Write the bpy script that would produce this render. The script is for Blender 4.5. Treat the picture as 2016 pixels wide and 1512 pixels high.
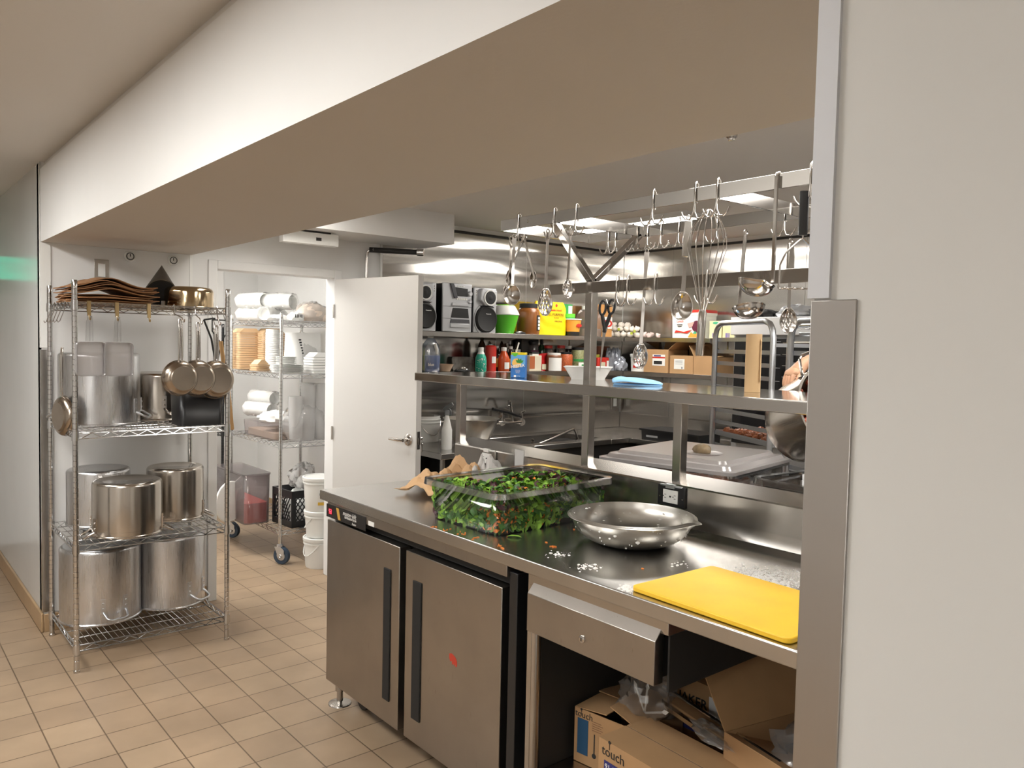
import bpy, bmesh, math, random
from mathutils import Vector, Matrix, Euler

# ---------------------------------------------------------------- clean
for o in list(bpy.data.objects):
    bpy.data.objects.remove(o)
S = bpy.context.scene
COL = S.collection
R = math.radians
PI = math.pi

# ---------------------------------------------------------------- camera (fitted from vanishing points)
CF = 1560.0
CAMZ = 1.62
_yaw, _pit, _rol = 0.874639, -0.049495, 0.021579
_f = Vector((-math.sin(_yaw)*math.cos(_pit), math.cos(_yaw)*math.cos(_pit), math.sin(_pit)))
_r = Vector((math.cos(_yaw), math.sin(_yaw), 0))
_u = _r.cross(_f)
_r2 = _r*math.cos(_rol) + _u*math.sin(_rol)
_u2 = _u*math.cos(_rol) - _r*math.sin(_rol)
cam_data = bpy.data.cameras.new('camera')
cam_data.lens = CF/2016*36
cam_data.sensor_width = 36
cam_data.clip_start = 0.03
cam_data.clip_end = 60
cam = bpy.data.objects.new('camera', cam_data)
COL.objects.link(cam)
M4 = Matrix.Identity(4)
for i in range(3):
    M4[i][0] = _r2[i]; M4[i][1] = _u2[i]; M4[i][2] = -_f[i]
M4[2][3] = CAMZ
cam.matrix_world = M4
S.camera = cam

# ---------------------------------------------------------------- world, view
w = bpy.data.worlds.new('room_air'); S.world = w
w.use_nodes = True
w.node_tree.nodes['Background'].inputs[0].default_value = (1, .93, .84, 1)
w.node_tree.nodes['Background'].inputs[1].default_value = 0.12
S.view_settings.view_transform = 'Standard'
S.view_settings.look = 'None'
S.view_settings.gamma = 1
S.view_settings.use_curve_mapping = False
S.view_settings.exposure = 0.0
LIGHT_KITCHEN = 17.0      # emission of the kitchen troffers
LIGHT_FRONT = 28.0         # emission of the troffers over the aisle
LIGHT_CLOSET = 30.0

# ---------------------------------------------------------------- surveying helpers (photo point -> point on a known plane)
def ray(px, py):
    return _r2*((px-1008)/CF) - _u2*((py-756)/CF) + _f
def P(px, py, ax, v):
    d = ray(px, py); i = 'xyz'.index(ax)
    c = Vector((0, 0, CAMZ))
    return c + d*((v-c[i])/d[i])
def zat(px, py, x, y):
    d = ray(px, py)
    return CAMZ + d.z*math.hypot(x, y)/math.hypot(d.x, d.y)
def circ(pl, pr, pyb, z=None, plane=None):
    """centre and radius of an upright round thing spanning pl..pr, front of base at row pyb"""
    a = ray(pl, pyb); b = ray(pr, pyb)
    ta = math.atan2(-a.x, a.y); tb = math.atan2(-b.x, b.y)
    s = math.sin(abs(ta-tb)/2); t = (ta+tb)/2
    if z is not None:
        q = P((pl+pr)/2, pyb, 'z', z); D = math.hypot(q.x, q.y)/(1-s)
    elif plane[0] == 'x':
        D = plane[1]/-math.sin(t)
    else:
        D = plane[1]/math.cos(t)
    return -math.sin(t)*D, math.cos(t)*D, D*s

# ---------------------------------------------------------------- mesh builder
class B:
    def __init__(s): s.bm = bmesh.new(); s.mi = 0
    def face(s, vs):
        try:
            f = s.bm.faces.new(vs); f.material_index = s.mi; return f
        except ValueError: return None
    def box(s, x0, x1, y0, y1, z0, z1, M=None):
        v = [s.bm.verts.new((x, y, z)) for x in (x0, x1) for y in (y0, y1) for z in (z0, z1)]
        for q in ((0,1,3,2),(4,6,7,5),(0,4,5,1),(2,3,7,6),(0,2,6,4),(1,5,7,3)): s.face([v[i] for i in q])
        if M is not None: bmesh.ops.transform(s.bm, matrix=M, verts=v)
        return s
    def ring(s, c, r, n, X, Y):
        return [s.bm.verts.new(c + X*(math.cos(2*PI*i/n)*r) + Y*(math.sin(2*PI*i/n)*r)) for i in range(n)]
    def skin(s, rings, closed=True):
        for a, b in zip(rings, rings[1:]):
            n = len(a)
            for i in range(n if closed else n-1):
                s.face([a[i], a[(i+1) % n], b[(i+1) % n], b[i]])
    def cyl(s, a, b, r, r2=None, n=16, cap=True):
        a = Vector(a); b = Vector(b); d = (b-a).normalized()
        X = d.orthogonal().normalized(); Y = d.cross(X)
        A = s.ring(a, r, n, X, Y); Bq = s.ring(b, r if r2 is None else r2, n, X, Y)
        s.skin([A, Bq])
        if cap: s.face(A[::-1]); s.face(Bq)
        return s
    def tube(s, pts, r, n=8, closed=False, cap=True):
        pts = [Vector(p) for p in pts]; m = len(pts); rings = []
        rr = r if isinstance(r, (list, tuple)) else [r]*m
        X = None
        for i, p in enumerate(pts):
            if closed: t = (pts[(i+1) % m]-pts[i-1])
            else: t = pts[min(i+1, m-1)]-pts[max(i-1, 0)]
            t = t.normalized() if t.length > 1e-9 else Vector((0, 0, 1))
            if X is None: X = t.orthogonal().normalized()
            else:
                X = X - t*X.dot(t)
                X = X.normalized() if X.length > 1e-6 else t.orthogonal().normalized()
            rings.append(s.ring(p, rr[i], n, X, t.cross(X)))
        s.skin(rings)
        if closed: s.skin([rings[-1], rings[0]])
        elif cap: s.face(rings[0][::-1]); s.face(rings[-1])
        return s
    def lathe(s, prof, n=32, M=None, cap0=False, cap1=False, sx=1, sy=1):
        rings = []; new = []
        for r, z in prof:
            if r < 1e-6:
                v = s.bm.verts.new((0, 0, z)); rings.append([v]*n); new.append(v)
            else:
                q = [s.bm.verts.new((math.cos(2*PI*i/n)*r*sx, math.sin(2*PI*i/n)*r*sy, z)) for i in range(n)]
                rings.append(q); new += q
        for a, b in zip(rings, rings[1:]):
            for i in range(n):
                f = []
                for v in (a[i], a[(i+1) % n], b[(i+1) % n], b[i]):
                    if v not in f: f.append(v)
                if len(f) > 2: s.face(f)
        if cap0 and len(set(rings[0])) > 2: s.face(rings[0][::-1])
        if cap1 and len(set(rings[-1])) > 2: s.face(rings[-1])
        if M is not None: bmesh.ops.transform(s.bm, matrix=M, verts=new)
        return s
    def prism(s, pts, ax, t0, t1, M=None):
        """polygon pts (2D) extruded along ax; for ax x: (y,z), y: (x,z), z: (x,y)"""
        def mk(p, t):
            return {'x': (t, p[0], p[1]), 'y': (p[0], t, p[1]), 'z': (p[0], p[1], t)}[ax]
        a = [s.bm.verts.new(mk(p, t0)) for p in pts]; b = [s.bm.verts.new(mk(p, t1)) for p in pts]
        s.face(a[::-1]); s.face(b); s.skin([a, b])
        if M is not None: bmesh.ops.transform(s.bm, matrix=M, verts=a+b)
        return s
    def grid(s, f, nu, nv):
        g = [[s.bm.verts.new(f(i/nu, j/nv)) for j in range(nv+1)] for i in range(nu+1)]
        for i in range(nu):
            for j in range(nv): s.face([g[i][j], g[i+1][j], g[i+1][j+1], g[i][j+1]])
        return s
    def rbox(s, x0, x1, y0, y1, z0, z1, r, n=5, top=True, bot=True, flare=0):
        """box with rounded vertical corners; flare widens the top"""
        def loop(z, e):
            vs = []
            for cx, cy, a0 in ((x1-r, y1-r, 0), (x0+r, y1-r, 90), (x0+r, y0+r, 180), (x1-r, y0+r, 270)):
                for k in range(n+1):
                    a = R(a0+90*k/n)
                    vs.append(s.bm.verts.new((cx+math.cos(a)*(r+e), cy+math.sin(a)*(r+e), z)))
            return vs
        a = loop(z0, 0); b = loop(z1, flare); s.skin([a, b])
        if bot: s.face(a[::-1])
        if top: s.face(b)
        return a, b
    def obj(s, name, mat, parent=None, loc=(0, 0, 0), rot=(0, 0, 0), bev=0, seg=2, ang=35, solid=0, sub=0, flat=False):
        bmesh.ops.recalc_face_normals(s.bm, faces=s.bm.faces)
        me = bpy.data.meshes.new(name); s.bm.to_mesh(me); s.bm.free()
        for m in (mat if isinstance(mat, (list, tuple)) else [mat]): me.materials.append(m)
        if not flat:
            me.polygons.foreach_set('use_smooth', [True]*len(me.polygons))
            me.set_sharp_from_angle(angle=R(ang))
        o = bpy.data.objects.new(name, me); COL.objects.link(o)
        o.location = loc; o.rotation_euler = rot
        if parent is not None: o.parent = parent
        if solid:
            md = o.modifiers.new('wall', 'SOLIDIFY'); md.thickness = solid; md.offset = 0
        if bev:
            md = o.modifiers.new('edge', 'BEVEL'); md.width = bev; md.segments = seg
            md.limit_method = 'ANGLE'; md.angle_limit = R(40)
        if sub:
            md = o.modifiers.new('round', 'SUBSURF'); md.levels = sub; md.render_levels = sub
        return o

def tag(o, label=None, cat=None, group=None, kind=None):
    if label: o['label'] = label
    if cat: o['category'] = cat
    if group: o['group'] = group
    if kind: o['kind'] = kind
    return o
def thing(name, label, cat, loc=(0, 0, 0), rz=0, group=None, rot=None):
    o = bpy.data.objects.new(name, None); o.empty_display_size = .05
    COL.objects.link(o); o.location = loc
    o.rotation_euler = rot if rot is not None else (0, 0, rz)
    return tag(o, label, cat, group)
def struct(o, label=None):
    return tag(o, label, None, None, 'structure')
def dup(root, loc=None, label=None, rz=None, parent=None):
    c = root.copy(); COL.objects.link(c)
    if parent is not None: c.parent = parent
    if loc is not None: c.location = loc
    if rz is not None: c.rotation_euler = (0, 0, rz)
    if label: c['label'] = label
    for ch in list(root.children): dup(ch, parent=c)
    return c
def text(s, size, mat, parent, loc, rot, name='lettering', ext=.0004, align='CENTER', sx=1.0, bold=0.0, shear=0.0):
    cu = bpy.data.curves.new(name, 'FONT'); cu.body = s; cu.size = size; cu.extrude = ext
    cu.align_x = align; cu.align_y = 'CENTER'; cu.offset = bold; cu.shear = shear; cu.resolution_u = 3
    t = bpy.data.objects.new(name, cu); COL.objects.link(t)
    me = bpy.data.meshes.new_from_object(t.evaluated_get(bpy.context.evaluated_depsgraph_get()))
    bpy.data.objects.remove(t); bpy.data.curves.remove(cu)
    me.materials.clear(); me.materials.append(mat)
    o = bpy.data.objects.new(name, me); COL.objects.link(o)
    o.location = loc; o.rotation_euler = rot; o.scale = (sx, 1, 1)
    if parent is not None: o.parent = parent
    return o
FRONT = (PI/2, 0, 0)     # lettering that faces local -Y

# ---------------------------------------------------------------- materials
def mat(name, col, rough=.5, metal=0, spec=.5, emit=None, es=0, coat=0, noise=None, bump=None, sheen=0, subsurf=0, var=0.0, vscale=6):
    m = bpy.data.materials.new(name); m.use_nodes = True
    nt = m.node_tree; b = nt.nodes['Principled BSDF']
    b.inputs['Base Color'].default_value = (*col, 1)
    b.inputs['Roughness'].default_value = rough
    b.inputs['Metallic'].default_value = metal
    b.inputs['Specular IOR Level'].default_value = spec
    b.inputs['Coat Weight'].default_value = coat
    if subsurf:
        b.inputs['Subsurface Weight'].default_value = subsurf
        b.inputs['Subsurface Radius'].default_value = (.01, .004, .002)
    if emit:
        b.inputs['Emission Color'].default_value = (*emit, 1); b.inputs['Emission Strength'].default_value = es
    tc = nt.nodes.new('ShaderNodeTexCoord')
    if var:
        nz = nt.nodes.new('ShaderNodeTexNoise'); nz.inputs['Scale'].default_value = vscale; nz.inputs['Detail'].default_value = 4
        nt.links.new(tc.outputs['Object'], nz.inputs['Vector'])
        cr = nt.nodes.new('ShaderNodeValToRGB')
        cr.color_ramp.elements[0].color = (*[c*(1-var) for c in col], 1); cr.color_ramp.elements[0].position = .3
        cr.color_ramp.elements[1].color = (*[min(1, c*(1+var)) for c in col], 1); cr.color_ramp.elements[1].position = .7
        nt.links.new(nz.outputs['Fac'], cr.inputs[0]); nt.links.new(cr.outputs[0], b.inputs['Base Color'])
    if bump:   # (scale xyz, strength, distance)
        mp = nt.nodes.new('ShaderNodeMapping'); mp.inputs['Scale'].default_value = bump[0]
        nz = nt.nodes.new('ShaderNodeTexNoise'); nz.inputs['Scale'].default_value = 1; nz.inputs['Detail'].default_value = 3
        bp = nt.nodes.new('ShaderNodeBump'); bp.inputs['Strength'].default_value = bump[1]; bp.inputs['Distance'].default_value = bump[2]
        nt.links.new(tc.outputs['Object'], mp.inputs[0]); nt.links.new(mp.outputs[0], nz.inputs['Vector'])
        nt.links.new(nz.outputs['Fac'], bp.inputs['Height']); nt.links.new(bp.outputs[0], b.inputs['Normal'])
    return m
def steel(name, col=(.58, .56, .53), rough=.26, stretch=(2, 40, 40), var=.04, bumps=.02, wav=None, dirt=0):
    m = mat(name, col, rough, 1)
    nt = m.node_tree; b = nt.nodes['Principled BSDF']
    tc = nt.nodes['Texture Coordinate']
    mp = nt.nodes.new('ShaderNodeMapping'); mp.inputs['Scale'].default_value = stretch
    nz = nt.nodes.new('ShaderNodeTexNoise'); nz.inputs['Scale'].default_value = 6; nz.inputs['Detail'].default_value = 4
    nt.links.new(tc.outputs['Object'], mp.inputs[0]); nt.links.new(mp.outputs[0], nz.inputs['Vector'])
    mr = nt.nodes.new('ShaderNodeMapRange'); mr.inputs['To Min'].default_value = max(.02, rough-var); mr.inputs['To Max'].default_value = rough+var
    nt.links.new(nz.outputs['Fac'], mr.inputs['Value'])
    if var > .03: nt.links.new(mr.outputs[0], b.inputs['Roughness'])
    bp = nt.nodes.new('ShaderNodeBump'); bp.inputs['Strength'].default_value = bumps*.25; bp.inputs['Distance'].default_value = .0002
    nt.links.new(nz.outputs['Fac'], bp.inputs['Height'])
    if bumps > .03 or wav: nt.links.new(bp.outputs[0], b.inputs['Normal'])
    if wav:
        mp2 = nt.nodes.new('ShaderNodeMapping'); mp2.inputs['Scale'].default_value = wav[0]
        n2 = nt.nodes.new('ShaderNodeTexNoise'); n2.inputs['Scale'].default_value = 1; n2.inputs['Detail'].default_value = 1
        b2 = nt.nodes.new('ShaderNodeBump'); b2.inputs['Strength'].default_value = 1; b2.inputs['Distance'].default_value = wav[1]
        nt.links.new(tc.outputs['Object'], mp2.inputs[0]); nt.links.new(mp2.outputs[0], n2.inputs['Vector'])
        nt.links.new(n2.outputs['Fac'], b2.inputs['Height']); nt.links.new(b2.outputs[0], bp.inputs['Normal'])
    if dirt:   # faint cloudy wear
        n3 = nt.nodes.new('ShaderNodeTexNoise'); n3.inputs['Scale'].default_value = 5; n3.inputs['Detail'].default_value = 6
        nt.links.new(tc.outputs['Object'], n3.inputs['Vector'])
        cr = nt.nodes.new('ShaderNodeValToRGB')
        cr.color_ramp.elements[0].color = (*[c*(1-dirt) for c in col], 1); cr.color_ramp.elements[0].position = .35
        cr.color_ramp.elements[1].color = (*col, 1); cr.color_ramp.elements[1].position = .6
        nt.links.new(n3.outputs['Fac'], cr.inputs[0]); nt.links.new(cr.outputs[0], b.inputs['Base Color'])
    return m
def clear(name, tint=(.93, .93, .93), gloss=.12, rough=.06, milk=0.0, milkcol=(.8, .8, .78)):
    m = bpy.data.materials.new(name); m.use_nodes = True; nt = m.node_tree
    nt.nodes.clear()
    out = nt.nodes.new('ShaderNodeOutputMaterial')
    tr = nt.nodes.new('ShaderNodeBsdfTransparent'); tr.inputs[0].default_value = (*tint, 1)
    gl = nt.nodes.new('ShaderNodeBsdfGlossy'); gl.inputs['Roughness'].default_value = rough
    fr = nt.nodes.new('ShaderNodeLayerWeight'); fr.inputs[0].default_value = .12
    ad = nt.nodes.new('ShaderNodeMath'); ad.operation = 'MULTIPLY_ADD'; ad.inputs[1].default_value = .8; ad.inputs[2].default_value = gloss*.35
    ad.use_clamp = True
    nt.links.new(fr.outputs['Fresnel'], ad.inputs[0])
    mx = nt.nodes.new('ShaderNodeMixShader'); nt.links.new(ad.outputs[0], mx.inputs[0])
    src = tr
    if milk:
        df = nt.nodes.new('ShaderNodeBsdfDiffuse'); df.inputs[0].default_value = (*milkcol, 1)
        tl = nt.nodes.new('ShaderNodeBsdfTranslucent'); tl.inputs[0].default_value = (*milkcol, 1)
        m0 = nt.nodes.new('ShaderNodeMixShader'); m0.inputs[0].default_value = .4
        nt.links.new(df.outputs[0], m0.inputs[1]); nt.links.new(tl.outputs[0], m0.inputs[2])
        m1 = nt.nodes.new('ShaderNodeMixShader'); m1.inputs[0].default_value = milk
        nt.links.new(tr.outputs[0], m1.inputs[1]); nt.links.new(m0.outputs[0], m1.inputs[2]); src = m1
    nt.links.new(src.outputs[0], mx.inputs[1]); nt.links.new(gl.outputs[0], mx.inputs[2])
    nt.links.new(mx.outputs[0], out.inputs[0])
    return m
def floor_mat():
    m = mat('quarry_tile', (.4, .3, .2), .42); nt = m.node_tree; b = nt.nodes['Principled BSDF']
    tc = nt.nodes['Texture Coordinate']
    mp = nt.nodes.new('ShaderNodeMapping'); mp.inputs['Location'].default_value = (3.842, -1.563, 0)
    nt.links.new(tc.outputs['Object'], mp.inputs[0])
    br = nt.nodes.new('ShaderNodeTexBrick'); br.offset = 0; br.squash = 1
    br.inputs['Scale'].default_value = 1; br.inputs['Mortar Size'].default_value = .0028; br.inputs['Mortar Smooth'].default_value = .1
    br.inputs['Brick Width'].default_value = .192; br.inputs['Row Height'].default_value = .197
    br.inputs['Color1'].default_value = (.37, .268, .175, 1); br.inputs['Color2'].default_value = (.325, .230, .150, 1)
    br.inputs['Mortar'].default_value = (.13, .085, .05, 1)
    nt.links.new(mp.outputs[0], br.inputs['Vector'])
    nz = nt.nodes.new('ShaderNodeTexNoise'); nz.inputs['Scale'].default_value = 3.5; nz.inputs['Detail'].default_value = 7
    nt.links.new(tc.outputs['Object'], nz.inputs['Vector'])
    cr = nt.nodes.new('ShaderNodeValToRGB'); cr.color_ramp.elements[0].color = (.82, .82, .82, 1); cr.color_ramp.elements[1].color = (1.06, 1.06, 1.06, 1)
    cr.color_ramp.elements[0].position = .3; cr.color_ramp.elements[1].position = .7
    nt.links.new(nz.outputs['Fac'], cr.inputs[0])
    mx = nt.nodes.new('ShaderNodeMix'); mx.data_type = 'RGBA'; mx.blend_type = 'MULTIPLY'; mx.inputs[0].default_value = 1
    nt.links.new(br.outputs['Color'], mx.inputs[6]); nt.links.new(cr.outputs[0], mx.inputs[7])
    nt.links.new(mx.outputs[2], b.inputs['Base Color'])
    bp = nt.nodes.new('ShaderNodeBump'); bp.inputs['Strength'].default_value = .5; bp.inputs['Distance'].default_value = -.002
    nt.links.new(br.outputs['Fac'], bp.inputs['Height']); nt.links.new(bp.outputs[0], b.inputs['Normal'])
    return m

m_wall = mat('white_wall_panel', (.67, .67, .65), .28, var=.015, vscale=2)
m_wallm = mat('matte_white_paint', (.74, .735, .72), .5, var=.02, vscale=3)
m_gloss = mat('glossy_white_panel', (.58, .59, .58), .2, spec=.7, var=.04, vscale=1.5)
m_ceil = mat('ceiling_paint', (.68, .65, .61), .7, bump=((60, 60, 60), .15, .002))
m_beam = mat('shaded_beam_underside', (.55, .50, .44), .8, bump=((90, 90, 90), .2, .002))
m_floor = floor_mat()
m_base = mat('brown_cove_tile', (.36, .24, .13), .4, var=.1)
m_steel = steel('brushed_steel', (.50, .475, .445), .24, (3, 40, 40), .025, .02, dirt=.08)
m_top = steel('worktop_steel', (.56, .55, .53), .25, (2, 40, 40), .03, .02, dirt=.10)
m_pass = steel('polished_shelf_steel', (.50, .48, .455), .10, (2, 40, 40), .02, .02)
m_sheet = steel('wall_steel_sheet', (.60, .58, .55), .16, (1, 1, 70), .03, .02, wav=((1, .8, 6.5), .024))
m_sheetB = steel('wall_steel_sheet_back', (.56, .54, .51), .20, (1, 1, 70), .03, .02, wav=((.8, 1, 4.0), .018))
m_fridge = steel('fridge_steel', (.40, .375, .345), .30, (90, 90, 2), .06, .1, dirt=.08)
m_chrome = mat('chrome_wire', (.62, .62, .62), .16, 1)
m_pole = steel('chrome_post', (.60, .59, .58), .15, (30, 30, 2), .05, .1)
m_alu = steel('aluminium_pot', (.66, .66, .67), .30, (60, 60, 1.2), .12, .2, dirt=.12)
m_pot = steel('steel_pot', (.60, .555, .50), .20, (60, 60, 1.2), .09, .15, dirt=.1)
m_pan = steel('dark_pan_steel', (.42, .355, .29), .24, (30, 30, 30), .07, .2, dirt=.2)
m_uten = mat('utensil_steel', (.56, .53, .50), .16, 1)
m_bowl = steel('bowl_steel', (.60, .58, .54), .32, (10, 10, 5), .04, .02, dirt=.12)
m_alurack = steel('aluminium_rack', (.62, .64, .67), .34, (4, 4, 4), .08, .1)
m_black = mat('black_plastic', (.012, .012, .013), .35)
m_blackm = mat('matte_black', (.01, .01, .01), .7)
m_dark = mat('dark_metal_and_shade', (.018, .017, .016), .55)  # dark metal, also the painted shade below the counters
m_white = mat('white_plastic', (.78, .78, .75), .35)
m_whitem = mat('white_paper', (.82, .81, .79), .8)
m_foam = mat('white_foam', (.85, .85, .83), .6)
m_door = mat('white_door_paint', (.62, .605, .58), .45)
m_clear = clear('clear_plastic')
m_clear2 = clear('clear_plastic_smoky', (.88, .84, .84), .2, .12, .14, (.6, .55, .55))
m_bag = clear('thin_plastic_bag', (.93, .93, .93), .3, .2, .22, (.85, .84, .83))
m_sleeve = clear('white_film_sleeve', (.97, .97, .97), .1, .25, .5, (.88, .87, .85))
m_milky = clear('milky_plastic', (.9, .9, .9), .3, .3, .62, (.78, .77, .76))
m_kraft = mat('brown_cardboard', (.42, .25, .12), .8, var=.06, vscale=9)
m_kraftd = mat('brown_paper', (.30, .15, .065), .8, var=.2, vscale=14)
m_kraftl = mat('tan_pulp', (.62, .42, .24), .8, var=.06)
m_yellow = mat('yellow_board', (.92, .56, .03), .42, var=.07, vscale=7)
m_red = mat('red_plastic', (.55, .03, .02), .4)
m_green = mat('green_plastic', (.10, .50, .03), .4)
m_orange = mat('orange_label', (.85, .30, .04), .5)
m_blue = mat('blue_carton', (.02, .16, .50), .35)
m_cloth = mat('light_blue_cloth', (.28, .55, .85), .8, bump=((40, 40, 40), .3, .003))
m_skin = mat('skin', (.62, .36, .23), .5, subsurf=.15)
m_shirt = mat('black_shirt', (.012, .012, .014), .85)
m_ink = mat('black_ink', (.02, .02, .02), .6)
m_lamp = mat('lamp_diffuser', (1, 1, 1), .5, emit=(1, .96, .90), es=LIGHT_KITCHEN)
m_lampf = mat('aisle_lamp_diffuser', (1, 1, 1), .5, emit=(1, .985, .95), es=LIGHT_FRONT)
m_lampc = mat('closet_lamp_diffuser', (1, 1, 1), .5, emit=(1, .985, .95), es=LIGHT_CLOSET)
# ================================================================ SETTING
XA = -4.88; YB = 5.36; ZC = 2.50; ZF = 2.536; BY0 = .787; BY1 = 1.57; BZ = 2.113
def sbox(name, m, *a, label=None, bev=0):
    return struct(B().box(*a).obj(name, m, bev=bev), label)
sbox('floor', m_floor, -8.2, 3.2, -3.2, 5.6, -.1, 0, label='tan square quarry tile floor with dark grout')
sbox('ceiling', m_ceil, -7.2, 3.2, -3.2, BY0+.02, ZF, ZF+.1, label='plain painted ceiling over the aisle in front of the beam')
sbox('ceiling', m_ceil, -4.98, 3.2, BY0+.02, 5.6, ZC, ZC+.14, label='plain ceiling over the kitchen behind the beam')
# beam: white faces, underside colour darkened and browned to carry shade and floor bounce
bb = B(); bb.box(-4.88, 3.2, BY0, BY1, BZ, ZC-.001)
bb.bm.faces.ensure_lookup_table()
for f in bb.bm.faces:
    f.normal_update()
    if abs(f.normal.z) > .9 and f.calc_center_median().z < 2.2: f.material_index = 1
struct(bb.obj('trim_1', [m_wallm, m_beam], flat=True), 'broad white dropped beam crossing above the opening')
sbox('wall_front_left', m_gloss, -7.2, XA-.001, BY0, BY0+.12, 0, ZF, label='glossy white panel wall left of the wire rack')
sbox('wall_left', m_wallm, -4.98, XA, BY0+.0, 1.69, 0, ZF-.001, label='white wall behind the pot rack')
sbox('wall_left_header', m_wallm, -4.98, XA, 1.69, 2.53, 2.07, ZC, label='white wall panel above the open doorway')
sbox('wall_left_kitchen', m_wallm, -4.98, XA, 2.53, 5.46, 0, ZC, label='white wall between doorway and steel cladding')
sbox('wall_back', m_wallm, -4.98, 3.2, YB+.006, YB+.12, 0, ZC, label='kitchen back wall behind the steel sheets')
# far right / rear walls that close the place
sbox('wall_right_kitchen', m_wallm, 2.6, 2.7, BY1, 5.4, 0, ZC)
sbox('wall_right_aisle', m_wallm, 3.1, 3.2, -3.1, BY0, 0, ZF)
sbox('wall_rear', m_wallm, -7.2, 3.2, -3.2, -3.1, 0, ZF)
sbox('wall_far_left', m_wallm, -7.2, -7.1, -3.1, BY0, 0, ZF)
# steel cladding sheets
def sheetA(y0, y1, z0, z1, n):
    b = B(); b.box(XA, XA+.004, y0, y1, z0, z1)
    return struct(b.obj('wall_left_cladding', m_sheet), n)
sheetA(2.865, 4.20, .9, 2.45, 'polished steel wall sheet behind the stereo')
sheetA(4.203, 5.356, .9, 2.45, 'polished steel wall sheet beside the room corner')
for i, (a, c) in enumerate(((-4.872, -4.32), (-4.317, -3.1), (-3.097, -1.9), (-1.897, 2.6))):
    struct(B().box(a, c, YB, YB+.005, .9, 2.45).obj('wall_back_cladding', m_sheetB), 'polished steel sheet on the back wall, panel %d from the corner' % (i+1))
sbox('trim_2', m_dark, XA, XA+.012, 2.9, 5.35, 2.45, 2.468, label='dark channel along the top of the left steel cladding')
sbox('trim_3', m_dark, XA+.012, 2.6, YB-.008, YB+.004, 2.45, 2.468, label='dark channel along the top of the back steel cladding')
sbox('trim_4', m_white, XA, XA+.012, 2.85, 2.865, 1.0, 2.3, label='white edge strip of the wall panel by the steel')
# corner protection left of rack
sbox('trim_5', m_white, XA, XA+.006, BY0-.004, BY0+.045, 1.55, BZ-.002, label='white corner strip at the wall end')
sbox('trim_6', m_steel, XA-.02, XA+.007, BY0-.006, BY0+.05, .11, 1.54, label='stainless corner guard behind the wire rack')
sbox('trim_7', m_white, XA, XA+.003, BY1-.012, BY1+.005, .1, BZ, label='white corner bead where the beam meets the wall')
sbox('trim_13', m_white, XA-.03, XA-.005, BY0-.004, BY0, 1.55, ZF-.004, label='white joint strip on the glossy panel edge')
sbox('baseboard_left', m_base, -7.2, XA+.012, BY0-.014, BY0, 0, .105, bev=.004, label='brown tile baseboard under the glossy panel')
sbox('baseboard_alcove', m_base, XA, XA+.012, BY0, 1.66, 0, .10, bev=.004, label='brown tile baseboard behind the pot rack')
# soffit box over the doorway side
sbox('trim_8', m_wallm, XA, -4.47, BY1, 3.19, 2.30, ZC, label='white boxed soffit high on the wall beside the beam')
# near wall at the right with its guards
NX = P(1600, 700, 'y', BY0).x
print('near wall x', NX)
sbox('wall_right', m_wall, NX, 3.2, BY0, BY1, 0, BZ, label='big pale wall closing the right of the view')
tz = zat(1608, 588, NX, BY0)
sbox('trim_9', mat('bluish_white_trim', (.66, .68, .72), .35), NX-.006, NX+.018, BY0-.005, BY0+.03, tz, BZ-.001, label='bluish white corner strip on the near wall')
sg = B(); sg.box(NX-.003, NX+.047, BY0-.003, BY0, .02, tz-.002); sg.box(NX-.003, NX, BY0, BY0+.047, .02, tz-.002)
struct(sg.obj('trim_10', steel('guard_steel', (.47, .45, .43), .34, (60, 60, 2), .05, .1), bev=.001), 'brushed stainless corner guard on the near wall')

# ---- doorway: frame + closet shell
fr = B()
fr.box(-4.995, XA+.014, 1.665, 1.72, 0, 2.095); fr.box(-4.995, XA+.014, 2.50, 2.555, 0, 2.095); fr.box(-4.995, XA+.014, 1.72, 2.50, 2.04, 2.095)
struct(fr.obj('trim_11', m_wallm, bev=.004), 'white painted door frame of the storage closet')
sbox('wall_closet_back', m_wallm, -7.6, -4.98, 3.08, 3.18, 0, 2.5, label='white closet wall behind the storage rack')
sbox('wall_closet_left', m_wallm, -7.7, -7.6, .9, 3.18, 0, 2.5, label='white end wall of the closet')
sbox('wall_closet_front', m_wallm, -7.6, -4.98, .91, 1.0, 0, 2.5)
sbox('ceiling_closet', m_ceil, -7.7, -4.98, .9, 3.18, 2.5, 2.6)
# door leaf: hinge at (-4.87,2.50), swung into the kitchen
hx, hy = -4.862, 2.497
best = None
for k in range(60, 175):
    a = R(k)/1.0
    # leaf direction from hinge: start along -y (closed) rotates toward +x
    dx, dy = math.sin(a), -math.cos(a)
    ex, ey = hx+dx*.80, hy+dy*.80
    v = Vector((ex, ey, 1.5)) - Vector((0, 0, CAMZ))
    px = 1008 + CF*v.dot(_r2)/v.dot(_f)
    if best is None or abs(px-822) < best[0]: best = (abs(px-822), a, px)
DA = best[1]; print('door angle', math.degrees(DA), best)
d = thing('door_1', 'white door of the storage closet standing open into the kitchen', 'door', (hx, hy, 0), DA-PI/2)
d['kind'] = 'structure'
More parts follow.
